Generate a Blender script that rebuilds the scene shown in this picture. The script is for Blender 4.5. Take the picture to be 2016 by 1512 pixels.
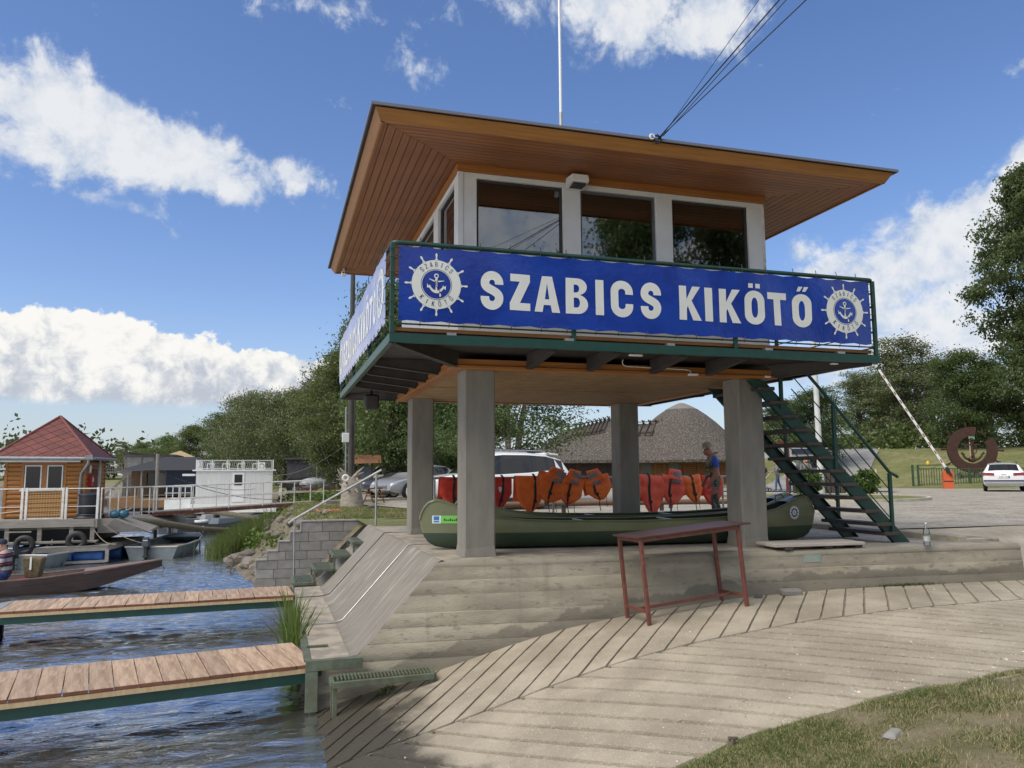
import bpy, bmesh, math, random
import numpy as np
from mathutils import Vector, Matrix, Euler, noise
from mathutils.geometry import tessellate_polygon
random.seed(7); RNG = np.random.default_rng(11)
R = math.radians; PI = math.pi
scene = bpy.context.scene
COL = scene.collection
for o in list(bpy.data.objects): bpy.data.objects.remove(o)

# ------------------------------------------------------------------ camera
cam_d = bpy.data.cameras.new('camera'); cam = bpy.data.objects.new('camera', cam_d); COL.objects.link(cam)
cam_d.sensor_width = 36.0; cam_d.lens = 36.0 * 1544.7 / 2016.0
cam_d.clip_start = 0.05; cam_d.clip_end = 4000
_p, _r, _y = 0.1154, -0.0055, 0.2946
_f = Vector((math.sin(_y)*math.cos(_p), math.cos(_y)*math.cos(_p), math.sin(_p)))
_rt = Vector((math.cos(_y), -math.sin(_y), 0)); _up = _rt.cross(_f)
_c, _s = math.cos(_r), math.sin(_r)
_rt2 = _rt*_c + _up*_s; _up2 = _up*_c - _rt*_s
cam.matrix_world = Matrix(((_rt2.x, _up2.x, -_f.x, 0), (_rt2.y, _up2.y, -_f.y, 0), (_rt2.z, _up2.z, -_f.z, 1.048), (0, 0, 0, 1)))
scene.camera = cam
scene.render.resolution_x = 1024; scene.render.resolution_y = 768
scene.cycles.use_denoising = True
scene.cycles.max_bounces = 8; scene.cycles.transparent_max_bounces = 12

# ------------------------------------------------------------------ light and sky
SUN_AZ, SUN_EL = R(-112), R(52)          # azimuth clockwise from +Y
SKY_STRENGTH, SUN_STRENGTH = 0.085, 2.6
scene.view_settings.view_transform = 'Standard'; scene.view_settings.look = 'None'
scene.view_settings.gamma = 1.0; scene.view_settings.use_curve_mapping = False
scene.view_settings.exposure = 0.5
sun_d = bpy.data.lights.new('sun', 'SUN'); sun_d.energy = SUN_STRENGTH; sun_d.angle = R(40); sun_d.color = (1.0, 0.93, 0.82)
sun = bpy.data.objects.new('sun', sun_d); COL.objects.link(sun)
_sd = Vector((math.sin(SUN_AZ)*math.cos(SUN_EL), math.cos(SUN_AZ)*math.cos(SUN_EL), math.sin(SUN_EL)))
sun.rotation_euler = _sd.to_track_quat('Z', 'Y').to_euler(); sun.location = _sd*60

world = bpy.data.worlds.new('World'); scene.world = world; world.use_nodes = True
wt = world.node_tree; wt.nodes.clear()
class NT:
    """small helper that writes node trees"""
    def __init__(s, t): s.t = t
    def n(s, ty, **kw):
        nd = s.t.nodes.new(ty)
        for k, v in kw.items(): setattr(nd, k, v)
        return nd
    def put(s, sock, v):
        if isinstance(v, bpy.types.NodeSocket): s.t.links.new(v, sock)
        elif v is not None: sock.default_value = v
    def m(s, op, a, b=None, c=None, clamp=False):
        nd = s.n('ShaderNodeMath', operation=op, use_clamp=clamp)
        for i, v in enumerate((a, b, c)):
            if v is not None: s.put(nd.inputs[i], v)
        return nd.outputs[0]
    def vm(s, op, a, b=None):
        nd = s.n('ShaderNodeVectorMath', operation=op); s.put(nd.inputs[0], a)
        if b is not None: s.put(nd.inputs[1], b)
        return nd.outputs['Value'] if op in ('LENGTH', 'DOT_PRODUCT') else nd.outputs[0]
    def noise(s, vec, scale, detail=4, rough=.55, dist=0.0):
        nd = s.n('ShaderNodeTexNoise'); s.put(nd.inputs['Vector'], vec)
        nd.inputs['Scale'].default_value = scale; nd.inputs['Detail'].default_value = detail
        nd.inputs['Roughness'].default_value = rough; nd.inputs['Distortion'].default_value = dist
        return nd.outputs['Fac']
    def ramp(s, f, lo, hi, a=0.0, b=1.0, smooth=True):
        nd = s.n('ShaderNodeMapRange'); nd.interpolation_type = 'SMOOTHSTEP' if smooth else 'LINEAR'
        s.put(nd.inputs[0], f); s.put(nd.inputs[1], lo); s.put(nd.inputs[2], hi); s.put(nd.inputs[3], a); s.put(nd.inputs[4], b)
        return nd.outputs[0]
    def mix(s, f, a, b, mode='MIX'):
        nd = s.n('ShaderNodeMix', data_type='RGBA', blend_type=mode)
        s.put(nd.inputs[0], f)
        for i, v in ((6, a), (7, b)):
            if isinstance(v, (tuple, list)): v = (*v[:3], 1)
            s.put(nd.inputs[i], v)
        return nd.outputs[2]
W_ = NT(wt)
wout = W_.n('ShaderNodeOutputWorld'); wbg = W_.n('ShaderNodeBackground'); wbg.inputs[1].default_value = SKY_STRENGTH
wt.links.new(wbg.outputs[0], wout.inputs[0])
sky = W_.n('ShaderNodeTexSky', sky_type='NISHITA'); sky.sun_disc = False
sky.sun_elevation = SUN_EL; sky.sun_rotation = SUN_AZ; sky.altitude = 100; sky.air_density = 1.0; sky.dust_density = 0.6; sky.ozone_density = 2.5
wdir = W_.n('ShaderNodeTexCoord').outputs['Generated']
wsep = W_.n('ShaderNodeSeparateXYZ'); wt.links.new(wdir, wsep.inputs[0])
wdeg = 57.29578
az = W_.m('MULTIPLY', W_.m('ARCTAN2', wsep.outputs[0], wsep.outputs[1]), wdeg)
el = W_.m('MULTIPLY', W_.m('ARCSINE', wsep.outputs[2]), wdeg)
wcomb = W_.n('ShaderNodeCombineXYZ'); wt.links.new(az, wcomb.inputs[0]); wt.links.new(el, wcomb.inputs[1])
sph = wcomb.outputs[0]
def blob(a0, e0, ra, re, rot, amp):
    mp = W_.n('ShaderNodeMapping', vector_type='TEXTURE'); wt.links.new(sph, mp.inputs[0])
    mp.inputs['Location'].default_value = (a0, e0, 0); mp.inputs['Rotation'].default_value = (0, 0, R(rot)); mp.inputs['Scale'].default_value = (ra, re, 1)
    ln = W_.vm('LENGTH', mp.outputs[0])
    return W_.ramp(ln, 0.0, 1.6, amp, 0.0)
def total(lst):
    a = lst[0]
    for b in lst[1:]: a = W_.m('ADD', a, b)
    return a
# a layer of broken fair-weather cloud: noise on a flat ceiling, gathered into banks
hz = W_.m('ADD', W_.m('MAXIMUM', wsep.outputs[2], 0.0), 0.09)
cl = W_.n('ShaderNodeCombineXYZ')
wt.links.new(W_.m('DIVIDE', wsep.outputs[0], hz), cl.inputs[0]); wt.links.new(W_.m('DIVIDE', wsep.outputs[1], hz), cl.inputs[1])
n_big = W_.noise(cl.outputs[0], 1.15, 3, .5)
n_mid = W_.noise(sph, .22, 8, .6, .35)
n_fin = W_.noise(sph, .8, 9, .66, .3)
banks = total([blob(*b) for b in (
    (-17, 23.2, 9, 2.6, -10, .62), (-9.5, 22.4, 9, 2.5, -13, .60), (-5.4, 20.9, 6, 1.9, -10, .55), (-8.5, 19.7, 7, 1.2, -6, .42), (-16, 19.4, 7, 1.7, -6, .55),
    (1.9, 20.7, 2.4, 1.6, -8, .58), (-15.0, 26.1, 2.6, 1.3, -5, .42), (-10.0, 17.4, 3.4, .6, -5, .36), (2.2, 18.6, 1.8, .5, 0, .28),
    (8.8, 28.3, 2.9, 1.7, -10, .55), (4, 31.6, 8, 1.7, -6, .38), (26, 31.0, 7.5, 2.8, 4, .62), (33, 30.0, 7, 2.6, 0, .50), (20, 33, 9, 2.2, 0, .42),
    (42.0, 12.6, 8.5, 2.8, 8, .62), (47.5, 15.8, 6, 2.4, 18, .62), (46.0, 9.6, 10, 3.0, 3, .70), (52, 18.5, 5, 1.8, 20, .56), (51.0, 24.0, 2.4, .9, 15, .34), (37.6, 15.4, 1.6, .8, 0, .35),
    (30, 6.5, 10, 2.2, 0, .40), (64, 12, 16, 7, 10, .45), (-32, 22, 14, 6, -10, .5),
    (-75, 26, 40, 22, 0, .80), (105, 26, 36, 20, 0, .75), (165, 30, 44, 26, 0, .85), (-140, 30, 44, 26, 0, .85),  # out-of-view banks from here on, added to brighten the scene
    (-120, 64, 90, 24, 0, .75), (0, 68, 60, 20, 0, .6), (120, 64, 90, 24, 0, .75))])
cov = W_.m('ADD', banks, W_.m('MULTIPLY', W_.m('SUBTRACT', n_big, .5), .25))
den = W_.m('ADD', cov, W_.m('ADD', W_.m('MULTIPLY', W_.m('SUBTRACT', n_mid, .5), 1.95), W_.m('MULTIPLY', W_.m('SUBTRACT', n_fin, .5), .85)))
mask_a = W_.m('MULTIPLY', W_.ramp(den, .27, .74), .93)
# a cumulus bank low over the river: lumpy top, flat base
n_lump = W_.noise(sph, .24, 8, .56, .15)
n_lump2 = W_.noise(sph, .75, 8, .62, .3)
cum_top = total([blob(*b) for b in ((-20, 4.5, 8, 6.3, 0, 1.1), (-12.0, 4.5, 6.6, 6.6, 0, 1.25), (-6.5, 4.5, 8, 5.4, 0, .95), (-.5, 4.5, 6, 4.2, 0, .9), (5, 4.3, 7, 4.2, 0, 1.0), (14, 4.3, 9, 4.6, 0, .8), (-34, 4.5, 14, 6, 0, 1.0))])
cum = W_.m('ADD', cum_top, W_.m('ADD', W_.m('MULTIPLY', W_.m('SUBTRACT', n_lump, .5), 1.5), W_.m('MULTIPLY', W_.m('SUBTRACT', n_lump2, .5), .55)))
base_cut = W_.ramp(W_.m('ADD', el, W_.m('MULTIPLY', W_.m('SUBTRACT', n_lump, .5), 1.0)), 4.4, 5.2)
mask_c = W_.m('MULTIPLY', W_.ramp(cum, .53, .62), base_cut)
shade_c = W_.ramp(W_.m('ADD', W_.m('ADD', W_.m('MULTIPLY', n_lump2, 1.15), W_.m('MULTIPLY', n_lump, .8)), W_.m('MULTIPLY', W_.m('SUBTRACT', el, 7.0), .06)), .72, 1.16)
col_c = W_.mix(shade_c, (4.3, 4.7, 5.4), (8.0, 7.9, 7.6))
n_tex = W_.noise(sph, .42, 8, .62, .3)
col_a = W_.mix(W_.ramp(W_.m('ADD', W_.m('MULTIPLY', den, .45), W_.m('MULTIPLY', n_tex, 1.0)), .50, 1.02), (4.0, 4.8, 6.1), (7.2, 7.3, 7.4))
# pale veil towards the horizon
veil = W_.ramp(el, 0.0, 13.0, .55, 0.0)
skyc = W_.mix(1.0, sky.outputs[0], (1.10, 1.0, 1.05), 'MULTIPLY')
hsv = W_.n('ShaderNodeHueSaturation'); hsv.inputs['Saturation'].default_value = 1.16; hsv.inputs['Value'].default_value = 1.28; wt.links.new(skyc, hsv.inputs['Color'])
s1 = W_.mix(veil, hsv.outputs[0], (3.2, 4.1, 5.0))
s2 = W_.mix(mask_a, s1, col_a)
s3 = W_.mix(mask_c, s2, col_c)
wt.links.new(s3, wbg.inputs[0])

# ------------------------------------------------------------------ objects
def link(o): COL.objects.link(o); return o
def wmat(o):
    m = o.matrix_basis.copy()
    while o.parent: o = o.parent; m = o.matrix_basis @ m
    return m
def tag(o, label=None, cat=None, group=None, kind=None):
    if label: o['label'] = label
    if cat: o['category'] = cat
    if group: o['group'] = group
    if kind: o['kind'] = kind
    return o
def thing(name, label, cat, loc=(0, 0, 0), rotz=0, group=None, rot=None):
    o = bpy.data.objects.new(name, None); link(o); o.empty_display_size = .2
    o.location = loc; o.rotation_euler = rot or (0, 0, rotz)
    return tag(o, label, cat, group)
KIDS = {}
def adopt(o, p):
    o.parent = p; KIDS.setdefault(p.name, []).append(o)
def dup(root, loc, rotz=0, label=None, group=None, scale=None):
    c = copy_tree(root); c.location = loc; c.rotation_euler = (0, 0, rotz)
    if scale: c.scale = (scale,)*3 if not isinstance(scale, tuple) else scale
    if label: c['label'] = label
    if group: c['group'] = group
    return c
def copy_tree(o, parent=None):
    c = o.copy(); link(c)
    if parent: adopt(c, parent)
    for ch in list(KIDS.get(o.name, [])): copy_tree(ch, c)
    return c

class MB:
    def __init__(s): s.v = []; s.f = []; s.mi = []; s.cur = 0; s.T = None
    def add(s, vs, fs):
        b = len(s.v)
        for p in vs:
            p = Vector(p)
            if s.T is not None: p = s.T @ p
            s.v.append(p)
        for f in fs: s.f.append([b+i for i in f]); s.mi.append(s.cur)
        return s
    def box(s, x0, x1, y0, y1, z0, z1):
        return s.add([(x0,y0,z0),(x1,y0,z0),(x1,y1,z0),(x0,y1,z0),(x0,y0,z1),(x1,y0,z1),(x1,y1,z1),(x0,y1,z1)],
                     [(0,3,2,1),(4,5,6,7),(0,1,5,4),(1,2,6,5),(2,3,7,6),(3,0,4,7)])
    def hexa(s, b, t): # 4 bottom points, 4 top points (same order, counter-clockwise)
        return s.add(list(b)+list(t), [(0,3,2,1),(4,5,6,7),(0,1,5,4),(1,2,6,5),(2,3,7,6),(3,0,4,7)])
    def bar(s, p0, p1, w, h, up=(0,0,1)):
        p0, p1 = Vector(p0), Vector(p1); d = (p1-p0).normalized(); up = Vector(up)
        if abs(d.dot(up)) > .99: up = Vector((0,1,0))
        a = d.cross(up).normalized()*w/2; b = a.cross(d).normalized()*h/2
        return s.hexa([p0-a-b, p0+a-b, p0+a+b, p0-a+b], [p1-a-b, p1+a-b, p1+a+b, p1-a+b])
    def tube(s, pts, r, n=8, cap=True):
        pts = [Vector(p) for p in pts]; m = len(pts); rs = r if isinstance(r, (list, tuple)) else [r]*m
        prev = None; vs = []
        for i, p in enumerate(pts):
            d = (pts[min(i+1, m-1)]-pts[max(i-1, 0)]).normalized()
            if prev is None:
                a = d.cross(Vector((0,0,1)) if abs(d.z) < .95 else Vector((0,1,0))).normalized()
            else:
                a = (prev - d*prev.dot(d)).normalized()
            prev = a; b = d.cross(a)
            for k in range(n):
                t = 2*PI*k/n; vs.append(p + (a*math.cos(t)+b*math.sin(t))*rs[i])
        fs = []
        for i in range(m-1):
            for k in range(n): fs.append((i*n+k, i*n+(k+1)%n, (i+1)*n+(k+1)%n, (i+1)*n+k))
        if cap: fs += [tuple(range(n))[::-1], tuple((m-1)*n+k for k in range(n))]
        return s.add(vs, fs)
    def lathe(s, prof, c=(0,0,0), n=16, axis='z'):
        vs = []; c = Vector(c)
        for r, h in prof:
            for k in range(n):
                t = 2*PI*k/n; a, b = r*math.cos(t), r*math.sin(t)
                vs.append(c + Vector((a,b,h) if axis == 'z' else (h,a,b) if axis == 'x' else (a,h,-b)))
        m = len(prof); fs = []
        for i in range(m-1):
            for k in range(n): fs.append((i*n+k, i*n+(k+1)%n, (i+1)*n+(k+1)%n, (i+1)*n+k))
        fs += [tuple(range(n))[::-1], tuple((m-1)*n+k for k in range(n))]
        return s.add(vs, fs)
    def torus(s, c, Rr, r, axis='y', n=20, k=8):
        c = Vector(c); vs = []; fs = []
        for i in range(n):
            t = 2*PI*i/n
            for j in range(k):
                u = 2*PI*j/k; q = Rr + r*math.cos(u); a, b, h = q*math.cos(t), q*math.sin(t), r*math.sin(u)
                vs.append(c + Vector((a,h,b) if axis == 'y' else (h,a,b) if axis == 'x' else (a,b,h)))
        for i in range(n):
            for j in range(k): fs.append((i*k+j, i*k+(j+1)%k, ((i+1)%n)*k+(j+1)%k, ((i+1)%n)*k+j))
        return s.add(vs, fs)
    def grid(s, rows, closed=False):
        m, n = len(rows), len(rows[0]); fs = []
        for i in range(m-1):
            for k in range(n if closed else n-1): fs.append((i*n+k, i*n+(k+1)%n, (i+1)*n+(k+1)%n, (i+1)*n+k))
        return s.add([p for r in rows for p in r], fs)
    def poly(s, rings, fn, flip=False): # flat polygon with holes, 2D -> 3D through fn
        pts = [p for r in rings for p in r]
        tr = tessellate_polygon([[Vector((p[0], p[1], 0)) for p in r] for r in rings])
        fs = []
        for t in tr:
            a, b, c = (Vector(pts[i]) for i in t)
            cr = (b.x-a.x)*(c.y-a.y)-(b.y-a.y)*(c.x-a.x)
            fs.append(t if (cr > 0) != flip else t[::-1])
        return s.add([fn(*p) for p in pts], fs)
    def prism(s, poly, fn0, fn1): # outline extruded between two mappings
        n = len(poly); A = sum(poly[i][0]*poly[(i+1)%n][1]-poly[(i+1)%n][0]*poly[i][1] for i in range(n))
        if A < 0: poly = poly[::-1]
        s.poly([poly], fn0, True); s.poly([poly], fn1)
        vs = [fn0(*p) for p in poly]+[fn1(*p) for p in poly]
        return s.add(vs, [(i, (i+1)%n, n+(i+1)%n, n+i) for i in range(n)])
    def ball(s, c, r, n=10, m=7, sq=(1,1,1)):
        c = Vector(c); prof = []
        vs = [c+Vector((0,0,-r*sq[2]))]
        for i in range(1, m):
            t = PI*i/m
            for k in range(n): vs.append(c+Vector((r*sq[0]*math.sin(t)*math.cos(2*PI*k/n), r*sq[1]*math.sin(t)*math.sin(2*PI*k/n), -r*sq[2]*math.cos(t))))
        vs.append(c+Vector((0,0,r*sq[2]))); L = len(vs)-1; fs = []
        for k in range(n): fs.append((0, 1+(k+1)%n, 1+k)); fs.append((L, L-n+k, L-n+(k+1)%n))
        for i in range(m-2):
            for k in range(n): fs.append((1+i*n+k, 1+i*n+(k+1)%n, 1+(i+1)*n+(k+1)%n, 1+(i+1)*n+k))
        return s.add(vs, fs)
    def build(s, name, mats, parent=None, smooth=None, bevel=0, seg=1, kind=None, local=False):
        if not isinstance(mats, (list, tuple)): mats = [mats]
        V = s.v
        if parent is not None and not local:
            inv = wmat(parent).inverted(); V = [inv @ p for p in V]
        A = np.array([tuple(p) for p in V]); lo, hi = A.min(0), A.max(0)
        org = np.array([(lo[0]+hi[0])/2, (lo[1]+hi[1])/2, lo[2] if parent is None else (lo[2]+hi[2])/2])
        me = bpy.data.meshes.new(name); me.from_pydata((A-org).tolist(), [], s.f)
        for m in mats: me.materials.append(m)
        if len(mats) > 1: me.polygons.foreach_set('material_index', s.mi)
        if bevel:
            bm = bmesh.new(); bm.from_mesh(me); bmesh.ops.remove_doubles(bm, verts=bm.verts, dist=1e-5)
            ed = [e for e in bm.edges if len(e.link_faces) == 2 and e.calc_face_angle(0) > .5]
            bmesh.ops.bevel(bm, geom=ed, offset=bevel, segments=seg, affect='EDGES', clamp_overlap=True)
            bm.to_mesh(me); bm.free()
        if smooth:
            me.shade_smooth()
            me.set_sharp_from_angle(angle=R(smooth))
        o = bpy.data.objects.new(name, me); link(o); o.location = org
        if parent is not None: adopt(o, parent)
        if kind: o['kind'] = kind
        return o
def np_obj(name, V, F, mats, parent=None, mi=None, smooth=False, kind=None):
    me = bpy.data.meshes.new(name); k = F.shape[1]
    me.vertices.add(len(V)); me.vertices.foreach_set('co', V.astype(np.float32).ravel())
    me.loops.add(F.size); me.loops.foreach_set('vertex_index', F.astype(np.int32).ravel())
    me.polygons.add(len(F)); me.polygons.foreach_set('loop_start', (np.arange(len(F))*k).astype(np.int32))
    if not isinstance(mats, (list, tuple)): mats = [mats]
    for m in mats: me.materials.append(m)
    if mi is not None: me.polygons.foreach_set('material_index', mi.astype(np.int32))
    me.update(calc_edges=True); me.validate()
    if smooth: me.shade_smooth()
    o = bpy.data.objects.new(name, me); link(o)
    if parent is not None: adopt(o, parent)
    if kind: o['kind'] = kind
    return o
def share(src, name, parent, loc, rot=(0,0,0), scale=(1,1,1)):
    o = bpy.data.objects.new(name, src.data); link(o); o.location = loc; o.rotation_euler = rot; o.scale = scale
    if parent is not None: adopt(o, parent)
    return o

# ------------------------------------------------------------------ materials
def mat(name, c, c2=None, rough=.7, scale=4, stretch=(1,1,1), lo=.35, hi=.65, detail=5, bump=0, bscale=40, bdist=.01, metal=0, spec=.5,
        c3=None, scale3=30, amt3=.5, lo3=.55, hi3=.7, vary=0.0, island=0.0, coat=0, trans=0, world_space=False, rough2=None):
    m = bpy.data.materials.new(name); m.use_nodes = True; t = m.node_tree; N = NT(t)
    b = t.nodes['Principled BSDF']
    tc = N.n('ShaderNodeTexCoord')
    vec = N.n('ShaderNodeNewGeometry').outputs['Position'] if world_space else tc.outputs['Object']
    mp = N.n('ShaderNodeMapping'); t.links.new(vec, mp.inputs[0]); mp.inputs['Scale'].default_value = stretch
    oi = N.n('ShaderNodeObjectInfo')
    v = N.vm('ADD', mp.outputs[0], N.vm('MULTIPLY', oi.outputs['Location'], (.37, .53, .71))) if not world_space else mp.outputs[0]
    col = (*c, 1)
    n1 = N.noise(v, scale, detail, .6)
    if c2: col = N.mix(N.ramp(n1, lo, hi), c, c2)
    if c3: col = N.mix(N.m('MULTIPLY', N.ramp(N.noise(v, scale3, 3, .6), lo3, hi3), amt3), col, c3)
    if vary or island:
        h = N.n('ShaderNodeHueSaturation')
        f = oi.outputs['Random'] if vary else N.n('ShaderNodeNewGeometry').outputs['Random Per Island']
        a = vary or island
        N.put(h.inputs['Value'], N.ramp(f, 0, 1, 1-a, 1+a, False)); N.put(h.inputs['Color'], col if isinstance(col, bpy.types.NodeSocket) else col)
        col = h.outputs[0]
    N.put(b.inputs['Base Color'], col)
    if rough2 is not None: N.put(b.inputs['Roughness'], N.ramp(n1, lo, hi, rough, rough2))
    else: b.inputs['Roughness'].default_value = rough
    b.inputs['Metallic'].default_value = metal
    b.inputs['Specular IOR Level'].default_value = spec
    if coat: b.inputs['Coat Weight'].default_value = coat; b.inputs['Coat Roughness'].default_value = .08
    if bump:
        bp = N.n('ShaderNodeBump'); bp.inputs['Strength'].default_value = bump; bp.inputs['Distance'].default_value = bdist
        t.links.new(N.noise(v, bscale, 5, .65), bp.inputs['Height']); t.links.new(bp.outputs[0], b.inputs['Normal'])
    return m
def wood(name, c, c2, axis=0, rough=.6, grain=1.0, vary=.12, knots=True, c3=None, amt3=.4):
    st = [14*grain]*3; st[axis] = .8*grain
    m = mat(name, c, c2, rough, 2.2, tuple(st), .3, .7, 6, .25, 3.0, .004, vary=vary, c3=c3, scale3=1.2, amt3=amt3)
    return m
M = {}
M['concrete'] = mat('weathered concrete', (.38,.345,.265), (.27,.242,.188), .85, 2.2, (.55,1,1.6), .34, .66, 10, .7, 42, .010, c3=(.15,.135,.11), scale3=11, amt3=.6, lo3=.57, hi3=.70)
M['ramp'] = mat('exposed aggregate concrete', (.45,.395,.305), (.31,.265,.20), .85, 1.1, bump=1.0, bscale=48, bdist=.02, c3=(.64,.59,.50), scale3=62, amt3=.55, lo3=.57, hi3=.66, detail=10)
M['slope'] = mat('brushed concrete', (.185,.172,.152), (.25,.233,.205), .95, 3.0, (.7,4,.9), .36, .70, 10, .6, 24, .008, c3=(.34,.32,.285), scale3=1.2, amt3=.65, lo3=.60, hi3=.64, spec=.15)
M['ledge'] = mat('washed concrete', (.36,.32,.26), (.24,.215,.18), .85, 3.0, bump=.6, bscale=70, bdist=.006, detail=8, lo=.42, hi=.6)
M['column'] = mat('grey beige render', (.225,.21,.178), (.185,.172,.148), .85, 3, (2,2,.5), bump=.35, bscale=70, bdist=.004, detail=8, c3=(.145,.135,.115), scale3=2.2, amt3=.45, lo3=.54, hi3=.72)
M['block'] = mat('grey concrete block', (.255,.245,.23), (.20,.192,.18), .9, 5, bump=.6, bscale=60, bdist=.006, vary=.13)
M['mortar'] = mat('mortar', (.30,.285,.26), (.22,.21,.19), .9, 12, bump=.4, bscale=50)
M['soffit'] = wood('stained pine boards', (.29,.115,.045), (.20,.075,.028), 0, .5)
M['soffit_y'] = wood('stained pine boards across', (.29,.115,.045), (.20,.075,.028), 1, .5)
M['fascia'] = wood('honey pine fascia', (.34,.15,.036), (.25,.105,.025), 0, .45)
M['rimwood'] = wood('orange pine beam', (.38,.155,.035), (.29,.105,.025), 0, .5)
M['rimwood_y'] = wood('orange pine beam along', (.38,.155,.035), (.29,.105,.025), 1, .5)
M['osb'] = mat('strand board', (.40,.25,.11), (.20,.115,.046), .7, 2.4, (1.2,8,1), .36, .64, 7, .3, 20, .004, c3=(.52,.36,.18), scale3=16, amt3=.5)
M['roofing'] = mat('bitumen shingle', (.05,.045,.045), (.035,.03,.03), .9, 10, bump=.5, bscale=90)
M['roofmetal'] = mat('grey eave flashing', (.16,.16,.19), None, .45, metal=.3)
M['white'] = mat('white paint', (.72,.72,.70), (.66,.66,.64), .5, 3, bump=.05, bscale=30)
M['whitemetal'] = mat('white painted steel', (.70,.69,.66), (.58,.56,.52), .5, 4, c3=(.22,.10,.05), scale3=7, amt3=.7, lo3=.66, hi3=.74)
M['green'] = mat('dark green paint', (.010,.052,.040), (.008,.042,.032), .42, 6, bump=.08, bscale=40)
M['greenold'] = mat('weathered green steel', (.105,.14,.105), (.085,.088,.055), .6, 8, bump=.2, bscale=50, c3=(.16,.10,.05), scale3=20, amt3=.5, detail=7)
M['steel'] = mat('galvanised steel', (.42,.43,.43), (.34,.34,.34), .45, 8, metal=.7)
M['black'] = mat('black rubber', (.015,.015,.016), (.025,.025,.025), .6, 20)
M['dark'] = mat('dark brown stained tread', (.045,.035,.03), (.065,.052,.045), .6, 6, (1,8,1))
def glass_mat(name, tint=(.03,.035,.035), rough=.02, ior=1.9, add=.10):
    m = bpy.data.materials.new(name); m.use_nodes = True; N = NT(m.node_tree); t = m.node_tree; t.nodes.clear()
    out = N.n('ShaderNodeOutputMaterial'); gl = N.n('ShaderNodeBsdfGlossy'); gl.inputs['Roughness'].default_value = rough
    gl.inputs['Color'].default_value = (.95,.97,1,1)
    tr = N.n('ShaderNodeBsdfTransparent'); tr.inputs['Color'].default_value = (*[x for x in tint], 1)
    fr = N.n('ShaderNodeFresnel'); fr.inputs['IOR'].default_value = ior
    mx = N.n('ShaderNodeMixShader'); t.links.new(N.m('ADD', fr.outputs[0], add), mx.inputs[0]); t.links.new(tr.outputs[0], mx.inputs[1]); t.links.new(gl.outputs[0], mx.inputs[2])
    t.links.new(mx.outputs[0], out.inputs[0]); return m
M['glass'] = glass_mat('window glass', (.35,.38,.38))
M['carglass'] = glass_mat('tinted glass', (.10,.11,.11), .03, 1.55, .02)
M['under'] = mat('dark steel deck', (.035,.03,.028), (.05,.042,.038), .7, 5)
# ================================================================== SETTING
WATER_Z = -1.65
XS_ = [-8, -6, -2, .5, 1.0, 1.9, 2.87, 3.55, 4.48, 5.77, 7.07, 8.3, 11.0, 13.0, 15.5, 60]
ZS_ = [-4.6, -4, -2.6, -1.66, -1.51, -1.30, -1.04, -.88, -.74, -.61, -.55, -.53, -.52, -.36, .04, .04]
def zr(x): return (np.interp(x-.18, XS_, ZS_)+2*np.interp(x, XS_, ZS_)+np.interp(x+.18, XS_, ZS_))/4
def pn(x, y, s, o=0.0): return noise.noise(Vector((x*s+o, y*s-o, o*1.7)))

# ---- river
def wave_field(X, Y):
    rg = np.random.default_rng(5); Z = np.zeros_like(X)
    for i in range(64):
        lam = .20*(1.5/.20)**(rg.random()**1.25); th = R(96)+rg.normal(0, .38)
        k = 2*PI/lam; ph = rg.random()*6.28
        amp = .0030*(lam/.6)**.55
        Z += amp*np.sin(k*(X*np.cos(th)+Y*np.sin(th))+ph+.6*np.sin(.7*X+.4*Y+ph))
    return Z*(.75+.4*np.sin(.31*X+.23*Y)*np.sin(.17*X-.41*Y+1))
xs = np.concatenate([[-900, -300, -120, -60, -30], np.arange(-15, 1.6, .065), [8]])
ys = np.concatenate([[-300, -60, -10], np.arange(3, 34, .065), np.arange(34, 80, .16), [90, 110, 160, 300, 900]])
GX, GY = np.meshgrid(xs, ys)
fade = np.clip((GX+15)/2, 0, 1)*np.clip((GY-3)/.6, 0, 1)*np.clip((80-GY)/50, 0, 1)
GZ = wave_field(GX, GY)*fade+WATER_Z
ny, nx = GX.shape
idx = np.arange(nx*ny).reshape(ny, nx)
Fw = np.stack([idx[:-1,:-1], idx[:-1,1:], idx[1:,1:], idx[1:,:-1]], -1).reshape(-1, 4)
m = bpy.data.materials.new('river water'); m.use_nodes = True; N = NT(m.node_tree); b = m.node_tree.nodes['Principled BSDF']
b.inputs['Base Color'].default_value = (.075, .082, .075, 1); b.inputs['Roughness'].default_value = .03; b.inputs['IOR'].default_value = 9.0
pos = N.n('ShaderNodeNewGeometry').outputs['Position']
mp = N.n('ShaderNodeMapping'); m.node_tree.links.new(pos, mp.inputs[0]); mp.inputs['Scale'].default_value = (.55, 1.5, 1); mp.inputs['Rotation'].default_value = (0, 0, R(9))
h1 = N.noise(mp.outputs[0], 1.3, 3, .55, .6); h2 = N.noise(mp.outputs[0], 7.5, 4, .6, .5)
hh = N.m('ADD', N.m('MULTIPLY', h1, .55), N.m('MULTIPLY', h2, .26))
bp = N.n('ShaderNodeBump'); bp.inputs['Strength'].default_value = .8; bp.inputs['Distance'].default_value = .085
m.node_tree.links.new(hh, bp.inputs['Height']); m.node_tree.links.new(bp.outputs[0], b.inputs['Normal'])
M['water'] = m
np_obj('river_water', np.stack([GX, GY, GZ], -1).reshape(-1, 3), Fw, m, smooth=True, kind='structure')

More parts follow.
